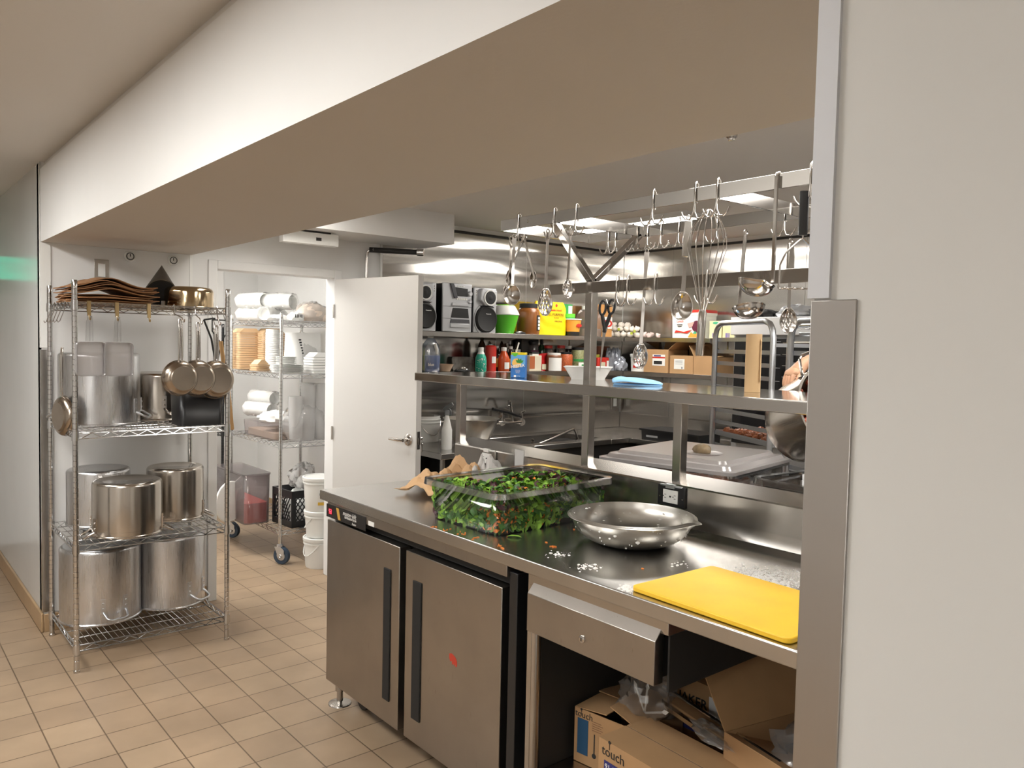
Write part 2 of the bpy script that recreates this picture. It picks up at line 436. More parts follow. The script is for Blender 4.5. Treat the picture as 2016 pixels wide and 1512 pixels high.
# local: leaf runs along +x, visible face -y
B().box(0, .80, 0, .044, .012, 2.03).obj('door_leaf', m_door, d, bev=.002)
k = B(); k.lathe([(0, -.012), (.02, -.012), (.034, -.008), (.038, 0)], 28, Matrix.Translation((.735, 0, 1.02)) @ Matrix.Rotation(PI/2, 4, 'X'))
k.bm.free(); k = B()
k.lathe([(.037, 0), (.036, .006), (.028, .011), (0, .012)], 28, Matrix.Translation((.735, 0, 1.02)) @ Matrix.Rotation(PI/2, 4, 'X'))
k.cyl((.735, -.01, 1.02), (.735, -.048, 1.02), .011)
h = k.obj('handle_rose', m_uten, d)
k = B(); k.tube([(.735, -.048, 1.02), (.70, -.052, 1.02), (.66, -.050, 1.022), (.61, -.044, 1.02)], [.011, .011, .012, .0095], 10)
k.obj('door_handle', m_uten, d)
k = B(); k.lathe([(.037, 0), (.036, .006), (.028, .011), (0, .012)], 28, Matrix.Translation((.735, .044, 1.02)) @ Matrix.Rotation(-PI/2, 4, 'X'))
k.cyl((.735, .05, 1.02), (.735, .095, 1.02), .012); k.tube([(.735, .09, 1.02), (.68, .094, 1.02), (.61, .088, 1.02)], .010, 10)
k.obj('rear_door_handle', m_uten, d)
k = B(); k.box(.80, .8015, .010, .034, .965, 1.075); k.box(.80, .809, .014, .03, .995, 1.035)
k.obj('latch_plate', m_uten, d)
k = B(); k.cyl((.735, .092, 1.02), (.735, .112, 1.02), .010); k.tube([(.735+.016*math.cos(t), .115, .995+.016*math.sin(t)) for t in [i*PI/6 for i in range(12)]], .0013, 6, True)
k.box(.729, .741, .113, .116, .935, .985); k.lathe([(0, 0), (.012, 0), (.012, .003), (0, .003)], 14, Matrix.Translation((.735, .1165, .980)) @ Matrix.Rotation(PI/2, 4, 'X'))
k.obj('key', m_uten, d)
k = B()
for z in (.25, 1.0, 1.82): k.cyl((-.004, -.006, z-.045), (-.004, -.006, z+.045), .007, n=10)
k.obj('hinge', m_uten, d)

# ---- ceiling lights
def troffer(x0, x1, y0, y1, zc, label, m, drop=.03):
    t = thing('ceiling_light', label, 'light', ((x0+x1)/2, (y0+y1)/2, zc))
    a, c = (x1-x0)/2, (y1-y0)/2
    f = B()
    f.box(-a, a, -c, -c+.03, -drop, 0); f.box(-a, a, c-.03, c, -drop, 0); f.box(-a, -a+.03, -c+.03, c-.03, -drop, 0); f.box(a-.03, a, -c+.03, c-.03, -drop, 0)
    f.obj('frame', m_wallm, t)
    B().box(-a+.03, a-.03, -c+.03, c-.03, -drop+.004, -drop+.012).obj('diffuser', m, t)
troffer(-4.50, -3.22, 4.10, 4.72, ZC, 'lit white ceiling panel light seen through the hanging pot rack', m_lamp)
troffer(-4.42, -3.85, 1.62, 2.10, ZC, 'ceiling panel light hidden above the beam near the doorway', m_lamp)
troffer(-1.35, -.15, 3.3, 3.9, ZC, 'ceiling panel light over the right part of the kitchen', m_lamp)
troffer(.6, 1.8, 3.3, 3.9, ZC, 'ceiling panel light at the far right of the kitchen', m_lamp)
troffer(-2.7, -1.5, -.68, -.08, ZF, 'aisle ceiling light nearest the camera', m_lampf)
troffer(-.2, 1.0, -2.6, -2.0, ZF, 'unseen aisle ceiling light behind the viewer, added to brighten the near wall', m_lampf)  # added lamp out of view, there to lift the right wall
troffer(-4.7, -3.5, -.68, -.08, ZF, 'aisle ceiling light further along the aisle', m_lampf)
troffer(-1.95, -.75, 1.98, 2.48, ZC, 'kitchen ceiling light above the worktop, hidden behind the beam', m_lamp)
troffer(-6.5, -5.3, 1.25, 1.85, 2.5, 'ceiling light inside the storage closet', m_lampc)
# small things on ceiling and walls
q = P(1441, 250, 'z', ZC)
t = thing('sprinkler_head', 'small metal sprinkler head under the kitchen ceiling by the beam', 'sprinkler', (q.x, q.y, ZC))
B().lathe([(.050, 0), (.046, -.006), (.030, -.020), (.022, -.021), (0, -.021)], 24).obj('escutcheon', m_uten, t)
B().lathe([(.020, -.02), (.024, -.030), (.022, -.040), (.014, -.046), (.013, -.052), (0, -.053)], 20).obj('nozzle', m_uten, t)
# exit/emergency box under soffit
q = P(576, 462, 'x', -4.60); q2 = P(667, 475, 'x', -4.60)
t = thing('emergency_light', 'white rectangular box fixture hanging under the soffit above the doorway', 'fixture', (-4.63, (q.y+q2.y)/2, 2.30))
L_ = abs(q2.y-q.y)
B().box(-.03, .03, -L_/2-.06, L_/2, -.085, -.012).obj('housing', m_white, t, bev=.003)
B().box(-.02, .02, -L_/2, L_/2-.05, -.012, 0).obj('mount', m_dark, t)
B().box(.03, .033, .0, .035, -.06, -.04).obj('switch', m_dark, t)
# conduit with door closer-like arm
q = P(722, 492, 'x', -4.86)
t = thing('conduit', 'grey conduit elbow with a horizontal pipe stub above the open door', 'pipe', (-4.86, q.y, 2.25))
k = B(); k.tube([(0, 0, -.70), (0, 0, -.05), (.004, .004, -.015), (.02, .02, 0), (.05, .03, .0)], .011, 10)
k.obj('riser', m_uten, t)
k = B(); q3 = P(825, 497, 'z', 2.24)
k.cyl((.02, .01, 0), (q3.x+4.86, q3.y-q.y, -.01), .018, n=16); k.obj('pipe', m_dark, t)
k = B(); k.cyl((q3.x+4.86-.004, q3.y-q.y-.01, -.01), (q3.x+4.86+.03, q3.y-q.y+.02, -.012), .024, n=20); k.obj('pipe_cap', m_uten, t)
# glowing exit sign behind the viewer (seen only as a green reflection)
d0 = ray(38, 530); d0.normalize()
hit = Vector((0, 0, CAMZ)) + d0*((BY0-0)/d0.y)
rf = Vector((d0.x, -d0.y, d0.z)); tt = (2.25-hit.z)/rf.z if abs(rf.z) > 1e-4 else 2
tt = (-6.75-hit.x)/rf.x; e = hit + rf*tt; print('exit sign', e)
t = thing('exit_sign', 'green lit exit sign behind the viewer, mirrored in the glossy panel', 'sign', (e.x, e.y, e.z))
B().box(-.02, .02, -.15, .15, -.09, .09).obj('housing', m_white, t, bev=.004)
B().box(.021, .023, -.14, .14, -.08, .08).obj('face', mat('exit_green', (.1, .8, .5), .5, emit=(.12, .85, .55), es=.8), t)
B().box(-.023, -.021, -.14, .14, -.08, .08).obj('face', bpy.data.materials['exit_green'], t)
text('EXIT', .1, m_white, t, (.024, 0, 0), (PI/2, 0, PI/2))
text('EXIT', .1, m_white, t, (-.024, 0, 0), (PI/2, 0, -PI/2))
# round gauges and outlet on the alcove wall
for px, py, lab in ((255, 505, 'round white dial thermometer on the wall, above the brown paper stack'), (340, 513, 'round white dial thermometer on the wall, above the upturned pan')):
    q = P(px, py, 'x', XA)
    t = thing('wall_gauge', lab, 'gauge', (XA, q.y, q.z), PI/2, 'round wall gauges')
    Mx = Matrix.Rotation(PI/2, 4, 'X')
    B().lathe([(.030, 0), (.030, .012), (.024, .018), (.021, .016), (0, .016)], 28, Mx).obj('case', m_white, t)
    k = B(); k.lathe([(.021, .0165), (.021, .0185), (.017, .0185), (.017, .0165)], 28, Mx); k.box(-.002, .002, -.018, -.0165, -.002, .014); k.obj('dial_ring', m_dark, t)
q = P(200, 532, 'x', XA)
t = thing('wall_outlet', 'stainless wall outlet plate above the brown paper stack', 'outlet', (XA, q.y, q.z), PI/2)
B().box(-.037, .037, -.004, 0, -.06, .06).obj('plate', m_steel, t, bev=.001)
B().box(-.018, .018, -.006, -.004, -.036, .036).obj('socket', m_white, t)
# ================================================================ WIRE RACKS
def wire_rack(name, label, loc, dx, dy, h, tiers, m, mp, casters=False, cat='shelf rack', step=.026, zz=.046, base=0):
    t = thing(name, label, cat, loc)
    for ix, x in enumerate((0, dx)):
        for y in (0, dy):
            prof = [(.0125, base+.0 if not casters else base)]
            z = base+.06
            while z < h-.02:
                prof += [(.0127, z-.002), (.0112, z-.0008), (.0112, z+.0008), (.0127, z+.002)]; z += .0254
            prof += [(.0127, h-.004), (.011, h), (0, h)]
            prof = [(0, prof[0][1])] + prof
            B().lathe(prof, 14).obj('post', mp, t, (x, y, 0), ang=50)
    ov = .0
    for z in tiers:
        k = B(); r1 = .0034
        zl = z-.028
        for (x0, y0, x1, y1) in ((0, 0, dx, 0), (dx, 0, dx, dy), (dx, dy, 0, dy), (0, dy, 0, 0)):
            k.cyl((x0, y0, z), (x1, y1, z), r1, n=6); k.cyl((x0, y0, zl), (x1, y1, zl), r1, n=6)
            L = math.hypot(x1-x0, y1-y0); n = max(4, int(L/zz)); pts = []
            n += n % 2
            for i in range(n+1):
                f = (.03+(L-.06)*i/n)/L
                pts.append((x0+(x1-x0)*f, y0+(y1-y0)*f, z-.003 if i % 2 else zl+.003))
            k.tube(pts, .0024, 6)
        n = int(dy/step)
        for i in range(1, n):
            y = dy*i/n; k.tube([(.002, y, z-.004), (.002, y, z+.0022), (dx-.002, y, z+.0022), (dx-.002, y, z-.004)], .0016, 5)
        nl = max(2, int(dx/.15))
        for i in range(1, nl+1):
            x = dx*i/(nl+1); k.cyl((x, 0, z-.003), (x, dy, z-.003), .0026, n=6)
        for x in (0, dx):
            for y in (0, dy): k.lathe([(.0165, zl-.008), (.0155, z+.008)], 14, Matrix.Translation((x, y, 0)), True, True)
        k.obj('wire_shelf', m, t, ang=50)
    if not casters:
        for x in (0, dx):
            for y in (0, dy): B().lathe([(0, 0), (.0145, 0), (.0145, .012), (.0125, .014), (.0125, .05)], 14).obj('levelling_foot', mp, t, (x, y, 0))
    else:
        for x in (0, dx):
            for y in (0, dy):
                c = B(); c.cyl((0, 0, base-.005), (0, 0, base+.03), .011, n=12); c.cyl((0, 0, base-.018), (0, 0, base-.004), .022, n=20)
                c.prism([(-.03, base-.018), (.022, base-.018), (.05, base-.04), (.05, base-.07), (.03, base-.078), (-.008, base-.07)], 'y', -.024, -.020)
                c.prism([(-.03, base-.018), (.022, base-.018), (.05, base-.04), (.05, base-.07), (.03, base-.078), (-.008, base-.07)], 'y', .020, .024)
                cc = c.obj('caster', m_alurack, t, (x, y, 0), rot=(0, 0, .55))
                w_ = B(); w_.lathe([(.034, -.016), (.060, -.016), (.062, -.010), (.062, .010), (.060, .016), (.034, .016)], 32, Matrix.Translation((.018, 0, .062)) @ Matrix.Rotation(PI/2, 4, 'X'))
                w_.obj('caster_tyre', mat_tyre, cc)
                w_ = B(); w_.lathe([(0, -.017), (.010, -.026), (.016, -.017), (.036, -.014), (.036, .014), (.016, .017), (.010, .026), (0, .017)], 28, Matrix.Translation((.018, 0, .062)) @ Matrix.Rotation(PI/2, 4, 'X'))
                w_.obj('caster_hub', m_alurack, cc)
    return t
mat_tyre = mat('blue_grey_rubber', (.03, .05, .08), .5)
RX, RY = -4.793, .812
T1 = (.13, .615, 1.158, 1.778)
wire_rack('wire_rack', 'chrome wire shelving unit loaded with pots in front of the alcove wall', (RX, RY, 0), .605, .722, 1.88, T1, m_chrome, m_pole)
DZ = .0045
# ---- pots -------------------------------------------------------
def loop_handle(k, r, z, a, wd=.055, out=.045, dz=0, rad=.0062):
    """wire loop on a pot side: a is the direction angle, local"""
    X = Vector((math.cos(a), math.sin(a), 0)); Y = Vector((-math.sin(a), math.cos(a), 0)); Z = Vector((0, 0, 1))
    rr = math.sqrt(max(r*r-wd*wd, 0))
    pts = [X*rr+Y*-wd+Z*z, X*(rr+.012)-Y*wd+Z*(z+dz*.2), X*(r+out*.8)-Y*wd*.9+Z*(z+dz*.8), X*(r+out)-Y*wd*.55+Z*(z+dz),
           X*(r+out)+Y*wd*.55+Z*(z+dz), X*(r+out*.8)+Y*wd*.9+Z*(z+dz*.8), X*(rr+.012)+Y*wd+Z*(z+dz*.2), X*rr+Y*wd+Z*z]
    k.tube(pts, rad, 8)
def brackets(k, r, z, a, wd=.055, hgt=.05):
    for s in (-1, 1):
        aa = a + s*math.asin(min(.99, wd/r))
        X = Vector((math.cos(aa), math.sin(aa), 0)); c = X*(r+.0015)
        Mx = Matrix.Translation(c+Vector((0, 0, z))) @ Matrix.Rotation(aa, 4, 'Z')
        k.box(-.002, .004, -.012, .012, -.012, hgt, Mx)
        for dz in (.012, .040): k.lathe([(.0055, 0), (.005, .003), (0, .0045)], 10, Matrix.Translation(c+X*.004+Vector((0, 0, z+dz))) @ Matrix.Rotation(aa, 4, 'Z') @ Matrix.Rotation(PI/2, 4, 'Y'))
def pot(label, x, y, z, r, h, m, ha, hz=.07, name='stock_pot', cat='pot', band=False, taper=0, group='upturned cooking pots on the wire rack', hout=.045, wd=.055):
    """pot standing upside down, mouth on the shelf"""
    t = thing(name, label, cat, (x, y, z), 0, group)
    k = B(); e = min(.02, r*.15); rt = r*(1-taper)
    prof = [(r-.003, .012), (r-.003, 0), (r+.004, 0), (r+.004, .006), (r, .010)]
    if band: prof += [(r, .03), (r+.001, .031)]
    prof += [(rt, h-e)]
    for i in range(1, 6): prof.append((rt-e+e*math.cos(i*PI/10), h-e+e*math.sin(i*PI/10)))
    prof += [(rt*.8, h), (rt*.78, h-.0015), (0, h-.0015)]
    k.lathe(prof, 64); k.obj('body', m, t, ang=30)
    k = B()
    for i in (0, 1):
        k = B(); a = ha+i*PI
        brackets(k, r, hz, a, wd, .062); loop_handle(k, r+.004, hz-.008, a, wd, hout, -.030)
        k.obj('handle', m_alurack if m is m_alu else m_uten, t, ang=60)
    return t
x, y, r = circ(107, 268, 838, z=T1[2])
x = max(x, RX+r+.01)
pot('large tall aluminium stockpot upside down on the second tier of the wire rack', x, y, T1[2]+DZ, r, zat(187, 697, x+.6*r, y-.5*r)-T1[2], m_alu, R(62), .07)
print('pot1', x, y, r)
x2, y2, r2_ = circ(274, 400, 833, plane=('x', -4.70)); r2_ *= .97
pot('medium dark-sided steel stockpot upside down beside the tall aluminium pot', x2, min(y2, RY+.70-r2_), T1[2]+DZ, r2_, zat(336, 735, x2+.3*r2_, y2)-T1[2], m_pot, R(8), .075)
x, y, r = circ(125, 262, 1036, plane=('x', -4.66))
pot('wide dull aluminium pot upside down behind the front steel pot on the third tier', x, y, T1[1]+DZ, r*.93, zat(193, 922, x, y)-T1[1], m_alu, R(-160), .07)
x, y, r = circ(180, 320, 1051, plane=('x', -4.345))
pot('shiny steel saucepot upside down at the front of the third tier', x, y, T1[1]+DZ, r, zat(250, 955, x+r, y)-T1[1], m_pot, R(-95), .03, band=True)
hx_, hy_ = x, y
x, y, r = circ(286, 403, 1022, plane=('x', -4.58)); r *= .97
pot('steel saucepot with bronze tinted bottom upside down on the third tier near the doorway', x, y, T1[1]+DZ, r, zat(345, 925, x+r, y)-T1[1], m_pot, R(80), .03)
x, y, r = circ(103, 265, 1232, z=T1[0])
pot('big brushed pot upside down on the bottom tier under the front left post', max(x, RX+r+.01), max(y, RY+.02+r-.02), T1[0]+DZ, r, zat(187, 1085, x+r, y)-T1[0], m_alu, R(7), .075)
x, y, r = circ(266, 403, 1203, z=T1[0])
pot('big brushed pot upside down on the bottom tier nearest the doorway', x, y, T1[0]+DZ, r, zat(335, 1062, x+r, y)-T1[0], m_alu, R(34), .075)
# black handle lying under the front pot
q = P(185, 1045, 'z', T1[1]+.012)
t = thing('short_skillet_grip', 'short black pan handle poking out below the front steel pot', 'handle', (q.x+.004, q.y, T1[1]+.012), R(60))
B().tube([(-.05, 0, .003), (0, 0, .006), (.045, 0, .003)], [.010, .014, .009], 12).obj('grip', m_black, t)
B().tube([(.04, 0, .003), (.10, 0, .006)], .005, 8).obj('rod', m_uten, t)
# top tier: upturned bronze pan
x, y, r = circ(323, 421, 600, plane=('x', -4.52))
t = thing('sauce_pan', 'shiny bronze-toned saucepan upside down on the top tier of the wire rack', 'pan', (x, y, T1[3]+DZ))
k = B(); h = .115
k.lathe([(r-.002, 0), (r+.003, 0), (r+.003, .004), (r, .008), (r, h-.03)] + [(r-.03+.03*math.cos(i*PI/10), h-.03+.03*math.sin(i*PI/10)) for i in range(1, 6)] + [(0, h)], 56)
k.obj('body', steel('bronze_pan', (.52, .40, .25), .13, (50, 50, 2), .05, .05), t)
# brown paper bags stack
q = P(200, 590, 'x', -4.5)
t = thing('paper_bag_stack', 'crumpled stack of flat brown paper bags on the top tier of the wire rack', 'paper bags', (-4.50, q.y+.02, T1[3]+DZ), 0)
random.seed(4)
for i in range(11):
    zz = .004+i*.0075; a = random.uniform(-.07, .07); sx = random.uniform(-.02, .02); sy = random.uniform(-.02, .02)
    amp = .020+.0045*i if i > 4 else .004+.002*i
    def fn(u, v, zz=zz, a=a, sx=sx, sy=sy, amp=amp):
        X = (u-.5)*.34; Y = (v-.5)*.39
        bz = zz + amp*math.exp(-((v-.42)/.26)**2)*(1-.3*u) + .0025*math.sin(9*u+zz*300) + .012*max(0, v-.8)*4*(i > 5)
        return Vector((X*math.cos(a)-Y*math.sin(a)+sx, X*math.sin(a)+Y*math.cos(a)+sy, bz))
    k = B(); k.grid(fn, 8, 16); k.obj('paper_bag', m_kraftd, t, solid=.004)
# conical strainer with its black open mouth towards the viewer
q = P(318, 590, 'x', -4.60)
t = thing('conical_strainer', 'dark grey cone-shaped strainer with a black opening leaning on the top tier', 'strainer', (-4.60, q.y-.02, T1[3]+DZ), R(0))
k = B(); ap = Vector((-.03, .03, .235)); n = 40; rim = []
for i in range(n):
    a = 2*PI*i/n; rim.append(Vector((.075*math.cos(a)*.5+.05, .085*math.sin(a), .075+.075*math.cos(a)*1.0)))
va = k.bm.verts.new(ap); vr = [k.bm.verts.new(p) for p in rim]
vi = [k.bm.verts.new(p*.93+Vector((.003, 0, .005))) for p in rim]; vc = k.bm.verts.new((-.0, 0, .10))
for i in range(n):
    k.mi = 0; k.face([va, vr[i], vr[(i+1) % n]]); k.face([vr[i], vi[i], vi[(i+1) % n], vr[(i+1) % n]])
    k.mi = 1; k.face([vi[i], vc, vi[(i+1) % n]])
k.obj('cone', [steel('dark_cone_metal', (.22, .21, .20), .4), m_blackm], t, flat=False)
B().box(.04, .05, .005, .03, .0, .035).obj('clip', m_alurack, t)
# hooks along the front upper rail, with scoops
def brass_hook(px, lab, group='brass hooks on the top tier'):
    q = P(px, 604, 'x', RX+.605+.006)
    t = thing('brass_hook', lab, 'hook', (RX+.605+.008, q.y, T1[3]-.0345), 0, group)
    k = B(); k.box(-.006, -.004, -.009, .009, -.012, .042); k.box(-.006, .004, -.009, .009, .040, .042); k.box(.002, .004, -.008, .008, -.03, .042)
    k.tube([(.004, 0, -.026), (.008, 0, -.045), (.018, 0, -.048), (.022, 0, -.038)], .0032, 8)
    k.obj('hook', mat_brass, t, ang=50)
    return q.y
mat_brass = mat('tarnished_brass', (.45, .33, .17), .35, 1)
HX = RX+.605+.028
for px, lab, sc in ((175, 'brass hook holding the left clear scoop', 'clear flat-bladed plastic scoop, left of the two hanging from the wire rack'),
                (230, 'brass hook holding the right clear scoop', 'clear flat-bladed plastic scoop, right of the two hanging from the wire rack'), (293, 'empty brass hook on the top tier of the wire rack', None)):
    yy = brass_hook(px, lab)
    if sc:
        z0 = T1[3]-.065
        t = thing('plastic_scoop', sc, 'scoop', (HX, yy, z0), 0, 'clear hanging scoops')
        b2 = .062; zt = zat(200, 674, HX, yy)-z0; zb = zat(200, 740, HX, yy)-z0
        k = B(); k.tube([(0, 0, 0), (.002, -.008, -.03), (.004, -.010, zt+.005)], [.008, .009, .010], 10); k.tube([(.0, .006, 0), (.002, .009, -.03), (.004, .010, zt+.005)], .004, 8)
        k.obj('handle', m_clear, t)
        k = B(); o, i_ = k.rbox(-b2, b2, zb, zt, 0, .004, .018, 5, top=True, bot=True)
        a2, c2 = k.rbox(-b2, b2, zb, zt, .004, .045, .018, 5, top=False, bot=False)
        bmesh.ops.transform(k.bm, matrix=Matrix(((0, 0, 1, -.02), (1, 0, 0, 0), (0, 1, 0, 0), (0, 0, 0, 1))), verts=k.bm.verts)
        k.obj('blade', m_milky2 if False else clear('frosted_scoop', (.95, .94, .94), .5, .2, .30, (.80, .77, .77)), t, solid=.002)
# ---- frying pans hanging
def frypan(label, x, y, ztop, r, L, tilt, rz, depth=.045, name='frying_pan', hm=None, group='frying pans hanging from the wire rack'):
    """back of the pan faces local -Y; handle up, origin at the handle hole"""
    t = thing(name, label, 'pan', (x, y, ztop), 0, group, rot=(0, tilt, rz))
    k = B(); rb = r*.70
    prof = [(0, 0), (rb*.98, 0), (rb, .001), (rb+.006, .004)] + [(rb+(r-rb)*(math.sin(a*PI/16)), depth*(1-math.cos(a*PI/16))+.004) for a in range(1, 9)] + [(r+.002, depth+.005), (r-.002, depth+.003)]
    prof += [(rb+(r-rb)*(math.sin(a*PI/16))-.003, depth*(1-math.cos(a*PI/16))+.006) for a in range(7, 0, -1)] + [(rb*.9, .004), (0, .004)]
    k.lathe(prof, 56, Matrix.Translation((0, 0, -L-r)) @ Matrix.Rotation(-PI/2, 4, 'X'))
    k.obj('body', m_pan, t, ang=30)
    k = B(); yb = depth-.006
    k.tube([(-.007, yb, -L-.012), (-.009, yb-.004, -L+.02), (-.008, yb-.006, -L*.55), (-.007, yb-.004, -.05), (-.008, yb-.002, -.035), (-.008, yb, -.01), (-.004, yb, -.001)], .0045, 8)
    k.tube([(.007, yb, -L-.012), (.009, yb-.004, -L+.02), (.008, yb-.006, -L*.55), (.007, yb-.004, -.05), (.008, yb-.002, -.035), (.008, yb, -.01), (.004, yb, -.001)], .0045, 8)
    k.box(-.011, .011, yb-.003, yb+.001, -L+.01, -.045)
    k.obj('handle', hm or m_uten, t, ang=50)
    k = B()
    for s in (-.018, .018):
        k.lathe([(.005, 0), (.0045, .003), (0, .004)], 10, Matrix.Translation((s, yb-.008, -L-.022)) @ Matrix.Rotation(PI/2, 4, 'X'))
    k.box(-.026, .026, yb-.009, yb-.003, -L-.032, -L-.012)
    k.obj('bracket', m_uten, t)
    return t
FX = RX+.605+.05
def fp(label, pxh, pyh, pxc, pyc, pr, x, dep=.045):
    q = P(pxh, pyh, 'x', x); c = P(pxc, pyc, 'x', x); e = P(pxc+pr, pyc, 'x', x)
    r = abs(e.y-c.y)*.985; L = q.z-c.z-r
    return frypan(label, x, q.y, q.z, r, L, 0, PI/2+math.radians(8), dep)
# local -Y faces +X after +90deg
fp('steel frying pan hanging by its handle, front one of three on the wire rack', 362, 628, 366, 745, 36, FX+.11)
fp('steel frying pan hanging by its handle, middle one of three on the wire rack', 397, 634, 404, 745, 36, FX+.055)
fp('steel frying pan hanging by its handle, nearest the doorway of three on the wire rack', 433, 640, 440, 748, 37, FX)
q = P(463, 800, 'x', -4.45)
t = frypan('worn frying pan hanging edge-on at the doorway end of the wire rack', -4.46, RY+.722+.055, T1[3]-.10, .13, .26, 0, R(170), .04, group='frying pans hanging from the wire rack')
q = P(92, 775, 'x', -4.45)
t = frypan('copper-brown skillet hanging edge-on at the glossy panel end of the wire rack', -4.44, RY-.030, T1[3]-.22, .10, .24, 0, R(12), .03)
# plain wire hooks at the two ends
def wire_hooks(n, x0, y0, dx, dy, lab, dirv, grp):
    for i in range(n):
        t = thing('wire_hook', lab[i], 'hook', (x0+dx*i, y0+dy*i, T1[3]-.0345), 0, grp)
        k = B(); vx, vy = dirv
        k.tube([(-vx*.002, -vy*.002, .02), (vx*.006, vy*.006, .042), (vx*.008, vy*.008, .0), (vx*.028, vy*.028, -.055), (vx*.036, vy*.036, -.062), (vx*.040, vy*.040, -.052)], .0022, 6)
        k.obj('hook', m_uten, t)
ords = ('first', 'second', 'third', 'fourth', 'fifth')
wire_hooks(5, RX+.10, RY-.004, .085, 0, ['thin chrome hook on the glossy-panel end of the top tier, %s from the back' % o for o in ords], (0, -1), 'chrome hooks on the glossy panel end')
wire_hooks(3, RX+.33, RY+.726, .09, 0, ['thin chrome hook on the doorway end of the top tier, %s from the back' % o for o in ords], (0, 1), 'chrome hooks on the doorway end')
# hooks that carry the pans
for i, (px, yy, xx) in enumerate(((362, 606, .11), (397, 610, .055), (433, 612, 0))):
    q = P(px, yy+25, 'x', FX+xx)
    t = thing('pan_hook', 'dark hook carrying the %s frying pan on the wire rack' % ('front', 'middle', 'doorway-side')[i], 'hook', (RX+.605+.004, q.y+.0, T1[3]-.03), 0, 'pan hooks on the wire rack')
    k = B(); k.tube([(-.008, 0, .03), (0, 0, .038), (.006, 0, .030), (.008, 0, -.01), (.02+xx, 0, -.03), (.046+xx, 0, q.z-T1[3]+.022), (.054+xx, 0, q.z-T1[3]+.026), (.058+xx, 0, q.z-T1[3]+.036)], .003, 8)
    k.obj('hook', m_uten, t)
# metal spatula and sieve frame hanging behind the pans
q = P(415, 640, 'x', -4.30)
t = thing('long_spatula', 'long dark-handled spatula hanging behind the frying pans', 'spatula', (-4.32, q.y, T1[3]-.06))
k = B(); k.tube([(0, -.03, 0), (.0, .015, .008), (0, .03, .008)], .005, 8); k.tube([(0, -.03, 0), (0, .01, -.10), (0, .035, -.24)], .0055, 8); k.obj('handle', m_dark, t)
B().box(-.002, .002, .0, .075, -.36, -.24).obj('blade', m_pan, t)
q = P(437, 650, 'x', -4.25)
t = thing('sieve_frame', 'thin dark wire frame hanging behind the doorway-side frying pan', 'strainer', (-4.27, q.y, T1[3]-.06))
k = B(); k.tube([(0, -.045, 0), (0, -.045, -.06), (0, 0, -.12), (0, .03, -.22)], .0035, 6); k.tube([(0, .035, 0), (0, .035, -.06), (0, .004, -.12), (0, -.015, -.22)], .0035, 6); k.tube([(0, -.045, 0), (0, .035, 0)], .0035, 6)
k.obj('frame', m_dark, t)
# black square bin on the second tier
t = thing('black_bin', 'black rectangular bin on the second tier behind the hanging pans', 'bin', (-4.305, RY+.60, T1[2]+DZ))
k = B(); k.rbox(-.085, .085, -.105, .105, 0, .17, .02, 4, top=False, flare=.006); k.obj('body', m_black, t, solid=.004)
k = B(); k.tube([(.095, -.05, .15), (.095, .05, .15)], .004, 6); k.obj('rim_bar', m_dark, t)
# wooden board edge at the doorway end
q = P(463, 810, 'x', -4.22)
t = thing('wooden_paddle', 'light wooden paddle edge hanging at the doorway end of the wire rack', 'paddle', (-4.235, RY+.722+.03, T1[2]-.03), 0, rot=(R(6), 0, 0))
B().box(-.012, .010, -.010, .022, 0, .26).obj('blade', mat('pale_wood', (.55, .33, .14), .6, var=.1), t, bev=.004)
B().cyl((0, .006, .26), (0, .0, .48), .011, n=12).obj('handle', bpy.data.materials['pale_wood'], t)

# ================================================================ STORAGE CLOSET
CX, CY = -5.41, 2.365; CW = .96; CD = .60
T2 = (.235, .868, 1.372, 1.757)
wire_rack('mobile_wire_rack', 'chrome wire rack on casters inside the lit closet', (CX-CW, CY, 0), CW, CD, 1.81, T2, m_chrome, m_pole, True, base=.145)
wire_rack('black_wire_rack', 'black wire rack deeper in the closet behind the chrome one', (-7.50, 1.55, 0), .42, 1.0, 1.75, (.3, .78, 1.27), m_dark, m_black, step=.06)
CF_ = CX+.004
# z helpers for closet: place on tier i
def cl(i): return T2[i]+DZ
def white_roll(x, y, z, L, r, a, lab, cups=True):
    t = thing('cup_sleeve', lab, 'cups', (x, y, z+r), a, 'sleeves of white foam cups')
    k = B(); k.lathe([(0, -L/2), (r*.92, -L/2), (r, -L/2+.006), (r*.97, -L/2+.02), (r*1.0, 0), (r*.97, L/2-.02), (r*.9, L/2), (r*.86, L/2-.004), (r*.80, L/2-.05), (0, L/2-.05)], 28, Matrix.Rotation(PI/2, 4, 'Y'))
    k.obj('cups', m_foam, t)
    def fn(u, v):
        an = 2*PI*u; l = (v-.5)*L*1.06; rr = r*(1.07+.05*math.sin(7*an+20*v)+.03*math.sin(31*v+3*an))
        return Vector((l, math.cos(an)*rr, math.sin(an)*rr+r*.06))
    k = B(); k.grid(fn, 28, 14); k.obj('plastic_sleeve', m_sleeve, t)
    return t
def cp(px, row, y): return P(px, row, 'y', y).x
white_roll(cp(505, 620, 2.52), 2.52, cl(3), .40, .055, R(12), 'white foam cups in a sleeve, bottom left on top of the closet rack')
white_roll(cp(536, 615, 2.56), 2.56, cl(3)+.002, .34, .052, R(-45), 'white foam cups in a sleeve, lying rightmost on top of the closet rack')
white_roll(cp(500, 592, 2.50), 2.50, cl(3)+.105, .36, .060, R(8), 'white foam cups in a sleeve, uppermost on top of the closet rack')
white_roll(cp(545, 597, 2.60), 2.60, cl(3)+.095, .30, .062, R(30), 'white foam cups in a sleeve with its round end towards the door')
